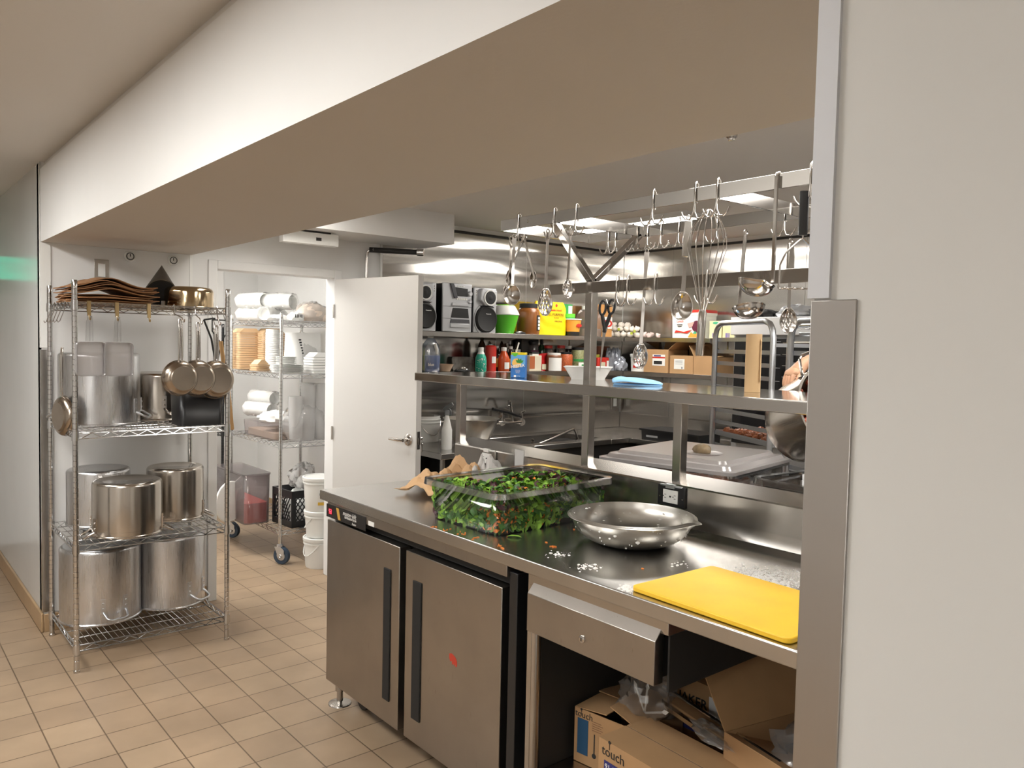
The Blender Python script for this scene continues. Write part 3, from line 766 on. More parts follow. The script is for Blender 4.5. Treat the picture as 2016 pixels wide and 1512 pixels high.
def blob(k, rx, ry, rz, seed=0, n=22, m=14, rough=.07, flat=True, c=(0, 0, 0)):
    rnd = random.Random(seed); ph = [rnd.uniform(0, 6) for _ in range(8)]
    def fn(u, v):
        a = 2*PI*u; b = PI*(v-.5)
        e = 1+rough*(math.sin(3*a+ph[0]+4*b)+.7*math.sin(7*a+ph[1]-5*b)+.5*math.sin(11*a+9*b+ph[2]))
        z = math.sin(b)*rz*e
        if flat: z = max(z, -rz*.55)+rz*.55
        return Vector((math.cos(a)*math.cos(b)*rx*e+c[0], math.sin(a)*math.cos(b)*ry*e+c[1], z+c[2]))
    k.grid(fn, n, m)
    return k
t = thing('plastic_bag', 'knotted bag of cream-coloured food on top of the closet rack at the right', 'bag', (-5.54, 2.66, cl(3)))
blob(B(), .115, .12, .085, 3, rough=.05).obj('contents', mat('cream_food', (.72, .60, .50), .6), t)
blob(B(), .122, .128, .092, 5, rough=.08).obj('film', m_bag, t)
t = thing('plastic_bag', 'small white printed bag beside the cream-coloured bag on the closet rack', 'bag', (-5.47, 2.50, cl(3)))
blob(B(), .055, .06, .04, 8, rough=.09).obj('film', m_foam, t)
k = B()
for i in range(5): k.box(.056, .058, -.03+i*.012, -.024+i*.012, .02, .045)
k.obj('print', m_ink, t)
t = thing('plastic_bag', 'flat clear bag of white lids under the cup sleeves', 'bag', (-5.66, 2.45, cl(3)))
blob(B(), .10, .10, .028, 12, rough=.09).obj('film', m_foam, t)
# tier 3 (z 1.37): pulp clamshell stacks
def clamshell_stack(x, y, z, w, dpt, h, n, m, lab, name='food_container_stack', top=True, grp=None, rz=0):
    t = thing(name, lab, 'containers', (x, y, z), rz, grp)
    k = B(); hh = h/n
    for i in range(n):
        o = .003*(i % 2)
        a, b = k.rbox(-w/2+o, w/2-o, -dpt/2+o, dpt/2-o, i*hh, i*hh+hh*.86, .02, 3, flare=.004)
    if top: k.prism([(-dpt/2+.01, h), (dpt/2-.01, h), (dpt/2-.05, h+.035), (-dpt/2+.05, h+.035)], 'x', -w/2+.01, w/2-.01)
    k.obj('containers', m, t, ang=30)
    return t
def cz(px, row, x, y): return zat(px, row, x, y)
x = cp(484, 700, 2.50); clamshell_stack(x, 2.50, cl(2), .20, .20, cz(484, 655, x, 2.45)-cl(2), 16, m_kraftl, 'tall stack of tan pulp containers on the third tier, left stack')
x = cp(523, 700, 2.62); clamshell_stack(x, 2.66, cl(2), .17, .20, cz(520, 655, x, 2.65)-cl(2), 17, m_kraftl, 'tall stack of tan pulp containers on the third tier, behind the left stack')
x = cp(492, 715, 2.42); clamshell_stack(x+.10, 2.46, cl(2), .10, .13, .05, 3, m_kraftl, 'low tan pulp container lid leaning at the front of the third tier', rz=.3)
k = B(); prof = [(0, 0), (.05, 0)]
for i in range(20): prof += [(.052, .012+i*.0145), (.055, .014+i*.0145), (.055, .018+i*.0145), (.0525, .020+i*.0145)]
prof += [(.05, .325), (0, .325)]
o = k.lathe(prof, 24).obj('cup_stack', m_foam, None, (cp(536, 700, 2.60), 2.60, cl(2)))
tag(o, 'tall ribbed stack of white cups behind the front post of the closet rack', 'cups')
def plates(x, y, z, r, n, lab):
    k = B(); prof = [(0, 0)]
    for i in range(n): prof += [(r*.72, i*.008), (r, i*.008+.006), (r, i*.008+.0075)]
    prof += [(r*.72, n*.008-.002), (0, n*.008-.002)]
    return tag(k.lathe(prof, 36).obj('plate_stack', m_foam, None, (x, y, z)), lab, 'plates')
plates(-5.535, 2.47, cl(2), .115, 8, 'stack of wide white foam plates on the third tier of the closet rack')
plates(-5.535, 2.46, cl(2)+.066, .075, 7, 'small stack of white bowls on top of the wide white plates')
clamshell_stack(-5.52, 2.70, cl(2), .17, .16, .12, 6, m_foam, 'pile of white foam clamshell boxes at the right of the third tier')
t = thing('plastic_bag', 'tall clear bag of white goods with a black printed line on the third tier', 'bag', (-5.73, 2.68, cl(2)))
k = B(); k.rbox(-.10, .10, -.13, .13, 0, .30, .05, 5, flare=-.01); k.obj('contents', m_whitem, t)
blob(B(), .11, .14, .19, 15, rough=.05).obj('film', m_bag, t)
k = B()
for i in range(6): k.box(.118, .12, -.09+.006*i, -.07+.004*i, .24-i*.02, .252-i*.02)
k.obj('print', m_ink, t)
# tier 2 (z .87)
white_roll(cp(512, 815, 2.50), 2.50, cl(1)+.135, .26, .055, R(20), 'white foam cup sleeve lying on the plastic tub of the second tier')
white_roll(cp(520, 785, 2.56), 2.56, cl(1)+.22, .26, .055, R(15), 'white foam cup sleeve, upper one over the plastic tub')
t = thing('plastic_bag', 'crumpled white film bag on the plastic tub of the second tier', 'bag', (-5.80, 2.50, cl(1)+.125))
blob(B(), .15, .12, .05, 21, rough=.1).obj('film', m_foam, t)
t = thing('plastic_tub', 'smoky clear tub with beige contents on the second tier of the closet rack', 'tub', (-5.88, 2.56, cl(1)))
k = B(); k.rbox(-.29, .29, -.17, .17, 0, .115, .03, 4, top=True, flare=.008); k.obj('body', m_clear2, t)
k = B(); k.rbox(-.27, .27, -.15, .15, .004, .05, .03, 4); k.obj('contents', mat('beige_goods', (.45, .36, .28), .7), t)
t = thing('cup_bag', 'big clear bag holding upright stacks of cups on the second tier at the right', 'bag', (-5.57, 2.64, cl(1)))
for i, (a, c, hh) in enumerate(((.05, -.11, .33), (.03, .0, .41), (.05, .10, .42), (-.08, .05, .42))):
    k = B(); k.lathe([(0, 0), (.045, 0), (.056, hh), (.052, hh), (.045, hh-.05), (0, hh-.05)], 26, Matrix.Translation((a, c, .002))); k.obj('cups', m_milky, t)
blob(B(), .14, .19, .19, 31, rough=.07).obj('film', m_bag, t)
# tier 1 (z .235)
q = P(482, 1034, 'z', cl(0)); xl = P(426, 1000, 'y', q.y).x; yr = P(531, 1000, 'x', q.x).y
w1, d1_ = (q.x-xl)/2, (yr-q.y)/2; zt1 = zat(482, 938, q.x, q.y)-cl(0)
t = thing('storage_tub', 'tall smoky tub half full of red drink mix on the bottom closet tier', 'tub', (q.x-w1, q.y+d1_, cl(0)))
k = B(); k.rbox(-w1, w1, -d1_, d1_, 0, zt1, .03, 5, top=False, flare=.006); k.obj('body', m_clear2, t, solid=.004)
k = B(); k.rbox(-w1+.01, w1-.01, -d1_+.01, d1_-.01, .006, zt1*.42, .03, 5); k.obj('contents', mat('red_mix', (.50, .05, .045), .6), t)
k = B(); k.rbox(-w1-.012, w1+.012, -d1_-.012, d1_+.012, zt1, zt1+.012, .035, 5); k.obj('lid', m_clear2, t)
t = thing('round_lid', 'round white lid standing against the red-filled tub', 'lid', (P(458, 960, 'y', q.y-.04).x-.02, q.y-.045, cl(0)+.155), 0, rot=(0, 0, R(-62)))
B().lathe([(0, 0), (.15, 0), (.155, .004), (.155, .012), (0, .012)], 40, Matrix.Rotation(PI/2, 4, 'X')).obj('disc', m_white, t)
# black crate
t = thing('milk_crate', 'black plastic milk crate with diamond lattice sides on the bottom tier', 'crate', (-5.585, 2.60, cl(0)+.002), R(4))
k = B(); w_ = .15; H_ = .27
for s in (0, 1, 2, 3):
    Mx = Matrix.Rotation(s*PI/2, 4, 'Z')
    k.box(-w_, w_, -w_, -w_+.012, 0, .045, Mx); k.box(-w_, w_, -w_, -w_+.012, .215, H_, Mx)
    k.box(-w_, -w_+.035, -w_, -w_+.012, .045, .215, Mx)
    for i in range(-6, 8):
        for sg_ in (-1, 1):
            x0 = -.115+i*.035; x1 = x0+sg_*.17*.7
            z0, z1 = .045, .215
            pts = []
            for xx, zz in ((x0, z0), (x1, z1)): pts.append([xx, zz])
            # clip to +-.115
            (xa, za), (xb, zb_) = pts
            lo, hi = -.115, .115
            if (xa < lo and xb < lo) or (xa > hi and xb > hi): continue
            def cut(xa, za, xb, zb_):
                if xa < lo: za += (zb_-za)*(lo-xa)/(xb-xa); xa = lo
                if xa > hi: za += (zb_-za)*(hi-xa)/(xb-xa); xa = hi
                return xa, za
            xa2, za2 = cut(xa, za, xb, zb_); xb2, zb2 = cut(xb, zb_, xa, za)
            A = Mx @ Vector((xa2, -w_+.006, za2)); C = Mx @ Vector((xb2, -w_+.006, zb2))
            if (A-C).length > .01: k.cyl(A, C, .0042, n=4)
k.box(-w_, w_, -w_, w_, 0, .01)
k.obj('shell', m_black, t, ang=30)
blob(B(), .12, .12, .16, 41, rough=.05).obj('contents', m_foam, t, (0, 0, .012))
t = thing('plastic_bag', 'clear crinkled bag standing up out of the black crate', 'bag', (-5.58, 2.62, cl(0)+.275))
k = B(); blob(k, .09, .10, .11, 43, rough=.14); k.obj('film', m_bag, t)
blob(B(), .05, .05, .05, 44, rough=.1).obj('contents', m_foam, t)
# pails
def pail(x, y, z, r, h, lab, dirv=0, lid=True, handle=True):
    t = thing('plastic_pail', lab, 'pail', (x, y, z), dirv, 'stacked white pails beside the door')
    k = B(); k.lathe([(0, 0), (r*.86, 0), (r*.88, .006), (r*.97, h-.045), (r*1.02, h-.045), (r*1.02, h-.036), (r*.98, h-.034), (r*.985, h-.024), (r*1.04, h-.024), (r*1.04, h-.010)], 40)
    k.obj('bucket', m_white, t)
    k = B(); k.lathe([(r*1.05, h-.020), (r*1.06, h-.002), (r*1.03, h+.002), (r*.95, h+.002), (r*.93, h-.004), (0, h-.004)], 40); k.obj('lid', m_white, t)
    if handle:
        k = B(); k.tube([(r*1.03*math.cos(a), r*1.03*math.sin(a)*.96, h-.04-.09*math.sin(b)) for a, b in [(R(-150+i*12), PI*i/10) for i in range(11)]], .003, 6)
        k.obj('handle', m_white, t)
    return t
x, y, r = circ(597, 662, 1122, z=0)
h1 = zat(625, 1062, x+r, y); h2 = zat(625, 1010, x+r, y)
pail(x, y, 0, r, h1, 'white plastic pail on the floor at the bottom of the stack by the open door', R(0))
pail(x-.005, y+.005, h1+.002, r*.98, h2-h1, 'white plastic pail in the middle of the stack by the open door', R(-30))
t = pail(x, y, h2+.003, r*1.05, zat(625, 943, x+r, y)-h2, 'white plastic pail with a yellow label on top of the stack by the open door', R(0), handle=False)
k = B(); hh = zat(625, 943, x+r, y)-h2
for a in range(-6, 5):
    pass
def curved_label(k, r, z0, z1, a0, a1, n=10):
    k.grid(lambda u, v: Vector((math.cos(a0+(a1-a0)*u)*r, math.sin(a0+(a1-a0)*u)*r, z0+(z1-z0)*v)), n, 1)
curved_label(k, r*1.05*.965+.0025, hh*.22, hh*.31, R(-35), R(60)); k.obj('label', mat('mustard_label', (.65, .40, .05), .5), t)
k = B(); curved_label(k, r*1.05*.98+.0025, hh*.52, hh*.545, R(-30), R(30)); curved_label(k, r*1.05*.98+.0025, hh*.56, hh*.575, R(-30), R(20)); k.obj('print', m_ink, t)
# ruler marks sheet on the closet wall, far boxes and pot on the black rack
t = thing('growth_chart', 'white wall chart with a thin pink line and tick marks inside the closet', 'chart', (-7.595, 2.62, 1.95))
B().box(0, .003, -.12, .12, -.35, .35).obj('sheet', m_whitem, t)
k = B(); k.box(.003, .004, -.002, .002, -.34, .34)
for i in range(7): k.box(.003, .004, .01, .05, -.3+i*.1, -.296+i*.1); k.box(.003, .004, -.05, -.02, -.25+i*.1, -.246+i*.1)
k.obj('print', mat('faded_print', (.6, .35, .45), .7), t)
clamshell_stack(-7.24, 2.33, 1.275, .25, .30, .10, 4, m_kraftl, 'tan boxes on the black rack at the back of the closet', top=False)
pot('squat steel pot on the black rack at the back of the closet', -7.24, 2.42, .785, .13, .15, m_pot, R(0), .03, group='pots on the black rack')
sbox('baseboard_closet', m_base, -7.6, -4.98, 3.068, 3.08, 0, .1, label='brown tile baseboard in the closet')
# ================================================================ WORK TABLE, FRIDGE, DRAWER
TZ = .963; TX0 = -3.20; TX1 = -.22; TY0 = 1.581; TY1 = 2.31
t = thing('work_table', 'long stainless steel work table with raised back ledge and three square posts', 'table', (TX0, TY0, 0))
def tb(x0, x1, y0, y1, z0, z1, nm, m=m_steel, bev=.002, par=None):
    return B().box(x0-TX0, x1-TX0, y0-TY0, y1-TY0, z0, z1).obj(nm, m, par or t, bev=bev)
k = B(); k.box(0, TX1-TX0, 0, TY1-TY0, TZ-.042, TZ); k.obj('tabletop', m_top, t, bev=.004, seg=3)
# splash with coved foot and sloping ledge
k = B(); Y = TY1-TY0
pts = [(Y-.045, TZ-.001), (Y-.028, TZ+.003), (Y-.012, TZ+.014), (Y-.003, TZ+.035), (Y, TZ+.06), (Y, 1.118), (Y+.004, 1.123), (Y+.098, 1.150), (Y+.102, 1.148), (Y+.102, .86), (Y-.045, .925)]
k.prism(pts, 'x', 0, TX1-TX0); k.obj('back_ledge', m_steel, t, ang=25, bev=.0015)
t_splash = t
# legs and frame under the open right part
for x, y in ((-3.14, 1.66), (-3.14, 2.24), (-1.80, 1.62), (-1.80, 2.27), (-.30, 1.62), (-.30, 2.27)):
    k = B(); k.cyl((0, 0, .06), (0, 0, .92), .0205 if x < -3 else .019, n=18); k.cyl((0, 0, .012), (0, 0, .07), .014, n=14)
    k.lathe([(0, 0), (.052, 0), (.050, .004), (.018, .014), (0, .014)], 28)
    k.obj('leg', m_steel, t, (x-TX0, y-TY0, 0), ang=40)
tb(-1.83, -.28, 1.62, 2.29, .245, .285, 'under_shelf', m_steel)
tb(-1.815, -1.795, 1.60, 1.622, .285, .92, 'side_channel', m_steel, .001)
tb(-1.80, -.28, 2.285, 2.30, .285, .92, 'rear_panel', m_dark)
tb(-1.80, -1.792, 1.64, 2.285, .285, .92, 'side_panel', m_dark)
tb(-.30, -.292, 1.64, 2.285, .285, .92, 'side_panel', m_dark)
# drawer under the top
k = B(); k.box(-1.800-TX0, -1.262-TX0, .012, .60, .885, .921); k.obj('drawer_housing', m_steel, t, bev=.001); B().box(-1.268-TX0, -1.262-TX0, .02, .60, .735, .884).obj('drawer_side', m_dark, t)
dr = B(); dr.prism([(-.012, .752), (-.012, .868), (.016, .900), (.024, .900), (.024, .752)], 'x', -1.783-TX0, -1.285-TX0)
dro = dr.obj('drawer', m_fridge, t, bev=.0015)
k = B(); k.box(-1.775-TX0, -1.290-TX0, .024, .5, .765, .87); k.obj('drawer_tray', m_dark, t)
k = B(); k.lathe([(.011, 0), (.011, .003), (.008, .005), (0, .005)], 18, Matrix.Translation((-1.545-TX0, -.012, .797)) @ Matrix.Rotation(PI/2, 4, 'X')); k.obj('drawer_lock', m_uten, dro)
k = B(); k.box(-1.5465-TX0, -1.5435-TX0, -.0178, -.0168, .792, .802); k.obj('keyhole', m_ink, dro)
# square posts that carry the pass shelf
PY0, PY1 = 2.331, 2.369
for i, xx in enumerate((-3.186, -2.293, -1.817)):
    z0 = 1.123+(.021*.275)
    z1 = 1.44 if i != 1 else 1.885
    tb(xx-.038, xx, PY0, PY1, 1.118, z1, 'post', m_steel, .002)
# pass shelf
tb(TX0+.01, TX1, 2.06, 2.545, 1.440, 1.479, 'pass_shelf', m_pass, .003)
# undershelf reinforcement
tb(TX0+.06, TX1, 2.30, 2.40, 1.428, 1.440, 'shelf_channel', m_steel, .001)
# two outlets on the splash
def outlet(px, py, lab, cover):
    q = P(px, py, 'y', TY1)
    o = thing('power_outlet', lab, 'outlet', (q.x, TY1, q.z), 0, 'outlets on the table splash')
    B().box(-.062, .062, -.010, 0, -.036, .040).obj('plate', m_black if not cover else m_steel, o, bev=.003)
    k = B(); k.box(-.034, .034, -.0135, -.010, -.024, .024); k.obj('socket', m_white, o, bev=.001)
    k = B()
    for s in (-1, 1):
        for z in (-.006, .006): k.box(s*.022-.005, s*.022+.003, -.0142, -.0134, z-.001, z+.001)
        k.cyl((s*.022-.009, -.0142, 0), (s*.022-.009, -.0134, 0), .0022, n=8)
    k.box(-.004, .004, -.0142, -.0134, -.003, .003)
    k.obj('slot', m_ink, o)
    k = B(); k.box(-.020, .020, -.018, -.006, .030, .046); k.box(-.05, .05, -.012, -.004, .036, .042); k.obj('cover_hinge', m_white if cover else m_alurack, o, bev=.001)
    k = B()
    for s in (-.052, .052): k.lathe([(.003, 0), (.002, .0015), (0, .0018)], 10, Matrix.Translation((s, -.010, -.004)) @ Matrix.Rotation(PI/2, 4, 'X'))
    k.obj('screw', m_uten, o)
outlet(1324, 977, 'black framed double outlet on the splash behind the steel mixing bowl', False)
outlet(962, 902, 'steel framed double outlet on the splash above the crumpled paper', True)
# label holder on the splash
q = P(1023, 901, 'y', TY1)
o = thing('label_holder', 'clear label holder with a white card on the splash behind the salad tub', 'label holder', (q.x, TY1, q.z))
B().box(-.030, .030, -.004, 0, -.045, .035).obj('card', m_whitem, o)
k = B(); k.box(-.046, .046, -.008, -.005, -.05, .044); k.obj('cover', m_clear, o)

# ---- under-counter fridge
f = thing('undercounter_fridge', 'two-door stainless undercounter fridge with black handles beneath the worktop', 'fridge', (-3.165, 1.60, 0))
FX0 = -3.165
def fb(x0, x1, y0, y1, z0, z1, nm, m, bev=.002, par=None):
    return B().box(x0-FX0, x1-FX0, y0-1.60, y1-1.60, z0, z1).obj(nm, m, par or f, bev=bev)
fb(-3.15, -1.862, 1.665, 2.285, .118, .885, 'body', m_dark)
fb(-3.15, -1.90, 1.63, 1.70, .845, .915, 'top_vent', m_blackm)
fb(-3.138, -1.905, 1.588, 1.63, .883, .925, 'fascia', m_fridge)
fas = fb(-3.142, -2.80, 1.5855, 1.5885, .855, .912, 'control_panel', m_black, .001)
# tilt the fascia pieces a little is not needed; display, stripes, writing
fb(-3.125, -3.085, 1.5845, 1.5860, .868, .900, 'display', mat('dark_red_glass', (.06, .005, .005), .2), 0, fas).matrix_parent_inverse = Matrix()
k = B()
def seg7(k, x, z, w, h, on):
    th = w*.22
    for s in on:
        if s == 'a': k.box(x, x+w, 0, .0006, z+h-th, z+h)
        if s == 'g': k.box(x, x+w, 0, .0006, z+h/2-th/2, z+h/2+th/2)
        if s == 'd': k.box(x, x+w, 0, .0006, z, z+th)
        if s == 'b': k.box(x+w-th, x+w, 0, .0006, z+h/2, z+h)
        if s == 'c': k.box(x+w-th, x+w, 0, .0006, z, z+h/2)
        if s == 'e': k.box(x, x+th, 0, .0006, z, z+h/2)
        if s == 'f': k.box(x, x+th, 0, .0006, z+h/2, z+h)
seg7(k, -3.113-FX0, .874, .008, .018, 'afgcd'); seg7(k, -3.101-FX0, .874, .008, .018, 'abgcd')
o = k.obj('digits', mat('red_digits', (.8, .02, .02), .5, emit=(1, .03, .06), es=6), fas, (0, -.0165, 0))
k = B()
for i in range(3): k.prism([(-3.050+i*.008-FX0, .908), (-3.044+i*.008-FX0, .908), (-3.026+i*.008-FX0, .860), (-3.032+i*.008-FX0, .860)], 'y', -.0158, -.0150)
k.obj('gold_stripes', mat('gold_print', (.65, .38, .08), .4), fas)
text('master-bilt', .026, m_white, fas, (-2.935-FX0, -.0152, .896), FRONT, shear=.3)
text('REFRIGERATION', .0135, m_white, fas, (-2.925-FX0, -.0152, .880), FRONT)
text('Fusion', .013, m_white, fas, (-2.895-FX0, -.0152, .864), FRONT, shear=.3)
fb(-2.78, -2.735, 1.5865, 1.588, .884, .902, 'label', m_white, 0)
def fdoor(x0, x1, hx0, hx1, smear):
    dd = fb(x0, x1, 1.60, 1.650, .120, .838, 'door', m_fridge, .003)
    fb(x0+.012, x1-.004, 1.650, 1.668, .13, .83, 'gasket', m_black, 0, dd)
    hd = B(); a, c = hx0-FX0, hx1-FX0
    # recessed channel handle: a frame with an inner dark pocket
    hd.box(a, c, -.0045, .0005, .212, .736)
    ho = hd.obj('handle', m_blackm, dd, bev=.002)
    B().box(a+.006, c-.002, -.0052, -.0044, .222, .728).obj('pocket', m_blackm, dd)
    return dd
d1 = fdoor(-3.160, -2.562, -2.672, -2.622, False)
d2 = fdoor(-2.517, -1.942, -2.462, -2.405, True)
fb(-1.905, -1.866, 1.60, 1.66, .12, .90, 'end_trim', m_black, .002)
k = B(); random.seed(11)
pts = [(-.020, .016), (-.008, .020), (.006, .016), (.014, .012), (.022, .002), (.022, -.012), (.016, -.018), (.012, -.008), (.008, -.016), (.002, -.010), (-.004, -.016), (-.006, -.004), (-.014, -.008), (-.020, .002)]
k.prism([(-2.203-FX0+a*1.1, .515+b*1.1) for a, b in pts], 'y', -.0008, .0)
k.obj('red_smear', mat('red_sauce', (.45, .04, .02), .4), d2)
for x in (-3.02, -1.98):
    for y in (1.72, 2.2):
        k = B(); k.lathe([(0, -.016), (.045, -.016), (.048, 0), (.045, .016), (0, .016)], 24, Matrix.Translation((0, 0, .048)) @ Matrix.Rotation(PI/2, 4, 'X')); k.box(-.03, .03, -.022, .022, .07, .118)
        k.obj('caster', m_black, f, (x-FX0, y-1.60, 0))

# ================================================================ ON THE TABLE
# salad tub
AX, AY, AR = -2.283, 1.957, R(2.5)
s_ = thing('salad_tub', 'large clear open tub full of salad on the steel worktop', 'tub', (AX, AY, TZ), AR)
k = B()
o1, i1 = k.rbox(-.190, .190, -.275, .275, .003, .142, .035, 6, top=False, flare=.008)
k.obj('body', m_clear, s_, solid=.003)
k = B()
k.rbox(-.205, .205, -.305, .305, .138, .143, .04, 6, top=False, bot=False)
k.rbox(-.205, .205, -.305, .305, .143, .152, .04, 6, top=False, bot=False, flare=-.004)
k.bm.free(); k = B()
def rloop(x, y, r, z, n=6):
    out = []
    for cx, cy, a0 in ((x-r, y-r, 0), (-x+r, y-r, 90), (-x+r, -y+r, 180), (x-r, -y+r, 270)):
        for j in range(n+1):
            a = R(a0+90*j/n); out.append((cx+math.cos(a)*r, cy+math.sin(a)*r, z))
    return out
def rim(k, x, y, z, w, h, r=.035):
    ls = [rloop(x, y, r, z), rloop(x+w, y+w, r+w*.6, z+.002), rloop(x+w+.002, y+w+.002, r+w*.6, z-h), rloop(x+w-.001, y+w-.001, r+w*.6, z-h), rloop(x+w-.002, y+w-.002, r+w*.6, z-.002), rloop(x, y, r, z-.004)]
    rg = [[k.bm.verts.new(p) for p in l] for l in ls]
    k.skin(rg)
    return k
rim(k, .198, .283, .151, .026, .020).obj('rim', clear('clear_rim', (.95, .96, .95), .8, .08), s_, ang=50)
# salad: loose leaves, shredded carrot - uncountable
rnd = random.Random(7)
k = B()
def leaf(k, c, L, W, N, T, curl, mi):
    k.mi = mi
    N = N.normalized(); T = (T-N*T.dot(N)).normalized(); S_ = N.cross(T)
    prof = ((0, .12), (.25, .8), (.5, 1.0), (.75, .75), (1, .08))
    rows = []
    for u, ww in prof:
        o = c + T*(L*(u-.5)) + N*(curl*L*(1-(2*u-1)**2))
        rw = W*ww*(1+rnd.uniform(-.25, .25))
        rows.append([k.bm.verts.new(o-S_*rw+N*rw*.35), k.bm.verts.new(o), k.bm.verts.new(o+S_*rw+N*rw*.35)])
    k.skin(rows, closed=False)
def rdir(): return Vector((rnd.gauss(0, 1), rnd.gauss(0, 1), rnd.gauss(0, 1))).normalized()
def top(x, y):
    h = .142 + .032*math.exp(-((x-.03)**2+(y-.04)**2)/.018)
    dip = 1/(1+math.exp((x+.055)/.02)) * 1/(1+math.exp(-(y+.13)/.03))
    return max(.03, h - .085*dip - .03*max(0, y-.12)/.15 + .009*math.sin(30*x+4)*math.sin(22*y))
for i in range(3600):
    onwall = rnd.random() < .5
    if onwall:
        x = rnd.uniform(-.178, .178); y = rnd.uniform(-.262, .262)
        if rnd.random() < .5: x = .181 if rnd.random() < .75 else -.181
        else: y = -.266 if rnd.random() < .8 else .264
        zt_ = top(x, y)
        z = rnd.uniform(.010, max(.04, zt_*.98))
        N = Vector((x if abs(x) > .180 else 0, y if abs(y) > .263 else 0, 0)); N = (N.normalized()*1.5+rdir()*.6)
    else:
        x = rnd.uniform(-.172, .172); y = rnd.uniform(-.258, .258); z = top(x, y)-rnd.uniform(0, .02)
        N = Vector((0, 0, 1))+rdir()*1.1
    T = rdir(); q = rnd.random()
    lowc = z < .085 and onwall and x > -.12
    if q < (.22+.45*math.exp(-((x-.18)**2+(y+.26)**2)/.02) if lowc else .06): mi = 4; L = rnd.uniform(.016, .030); W = .0045
    elif q < .06: mi = 2; L = .03; W = .01
    elif q < .27: mi = 2; L = rnd.uniform(.02, .045); W = rnd.uniform(.008, .015)
    elif q < .34: mi = 3; L = rnd.uniform(.03, .05); W = .0022
    elif q < .68: mi = 0; L = rnd.uniform(.022, .05); W = rnd.uniform(.007, .015)
    else: mi = 1; L = rnd.uniform(.022, .05); W = rnd.uniform(.007, .015)
    leaf(k, Vector((x, y, z)), L, W, N, T, rnd.uniform(-.15, .25), mi)
k.mi = 5; 
k.box(-.165, .165, -.245, .245, .012, .035)
leaves = [mat('leaf_green', (.22, .42, .045), .45, var=.35, vscale=20), mat('leaf_dark_green', (.05, .15, .025), .45, var=.3, vscale=20), mat('leaf_purple', (.07, .02, .03), .45), mat('leaf_pale_stem', (.38, .45, .18), .45), mat('shredded_carrot', (.80, .24, .03), .5), mat('salad_core', (.04, .07, .02), .7)]
so = k.obj('salad', leaves, None, (AX, AY, TZ+.002), (0, 0, AR))
tag(so, 'mixed green and purple salad leaves with shredded carrot filling the clear tub', 'salad', kind='stuff')
# crumbs of carrot and a leaf on the steel, flour dust
k = B(); rnd = random.Random(3)
for px, py, n, sp in ((857, 1037, 3, 8), (880, 1042, 4, 10), (910, 1050, 5, 10), (935, 1060, 4, 8), (980, 1074, 4, 6), (987, 1080, 4, 5), (1078, 1068, 2, 3), (1089, 1077, 9, 5), (1131, 1043, 2, 2), (1265, 1120, 1, 2)):
    for i in range(n):
        q = P(px+rnd.uniform(-sp, sp), py+rnd.uniform(-sp*.3, sp*.3), 'z', TZ); a = rnd.uniform(0, 3)
        k.box(-.004, .004, -.0015, .0015, 0, .002, Matrix.Translation((q.x, q.y, TZ+.0004)) @ Matrix.Rotation(a, 4, 'Z'))
tag(k.obj('carrot_crumbs', leaves[4]), 'scattered orange carrot shreds on the steel worktop near its front edge', 'crumbs', kind='stuff')
k = B(); q = P(1013, 1059, 'z', TZ)
leaf(k, Vector((0, 0, .004)), .05, .009, Vector((0, 0, 1)), Vector((.8, .6, 0)), .05, 0)
tag(k.obj('salad_leaf', leaves[0], None, (q.x, q.y, TZ), solid=.001), 'single small green leaf lying on the worktop before the salad tub', 'leaf')
k = B(); rnd = random.Random(5)
for px, py, n, sx_, sy_ in ((1098, 1092, 34, 18, 5), (1160, 1115, 46, 20, 6), (1150, 1118, 40, 26, 7), (1232, 1160, 150, 16, 9), (1500, 1135, 520, 50, 16), (1530, 1148, 300, 40, 10), (1470, 1133, 160, 40, 12), (1570, 1165, 30, 10, 8), (1300, 1200, 50, 30, 8), (1340, 1112, 20, 25, 10)):
    for i in range(n):
        q = P(px+rnd.gauss(0, sx_*.55), py+rnd.gauss(0, sy_*.5), 'z', TZ)
        if q.y > TY1-.05 or q.y < TY0+.01: continue
        s0 = abs(rnd.gauss(.0018, .0016))+.0006
        k.lathe([(s0, 0), (s0*.6, s0*.35), (0, s0*.45)], 5, Matrix.Translation((q.x, q.y, TZ)))
tag(k.obj('flour_dust', m_whitem), 'patches of spilled white flour on the worktop around the bowl and board', 'flour', kind='stuff')
# mixing bowl
x, y, r = circ(1160, 1325, 1088, z=TZ)
D0 = math.hypot(x, y); rr = D0*math.sin(121.5/1560*.975)
hb = zat(1240, 1040, x*(1-rr/D0), y*(1-rr/D0))-TZ
print('bowl', x, y, r, rr, hb)
t = thing('mixing_bowl', 'wide stainless mixing bowl with pouring lip dusted with flour on the worktop', 'bowl', (x, y, TZ))
k = B(); prof = [(0, .0)]; rb = rr*.50; N_ = 14
outer = []
for i in range(N_+1):
    a = PI/2*i/N_; outer.append((rb+(rr-rb)*math.sin(a)**1.05, hb*(1-math.cos(a))**.92))
prof = [(0, .002), (rb*.9, .001)] + [(p[0], p[1]+.002) for p in outer]
prof += [(rr+.010, hb+.001), (rr+.014, hb-.002), (rr+.013, hb-.004), (rr+.010, hb-.001), (rr, hb+.003)]
prof = prof[:-1] + [(rr-.001, hb+.004)] + [(p[0]-.003, p[1]+.005) for p in outer[::-1][1:]] + [(0, .006)]
k.lathe(prof, 72)
sa = math.atan2(.35, .93)
for v in k.bm.verts:
    a = math.atan2(v.co.y, v.co.x); rad = math.hypot(v.co.x, v.co.y)
    g = math.exp(-((a-sa)/.10)**2)*max(0, (v.co.z-hb*.75)/(hb*.25))
    if rad > .01: v.co.x += math.cos(sa)*.026*g; v.co.y += math.sin(sa)*.026*g
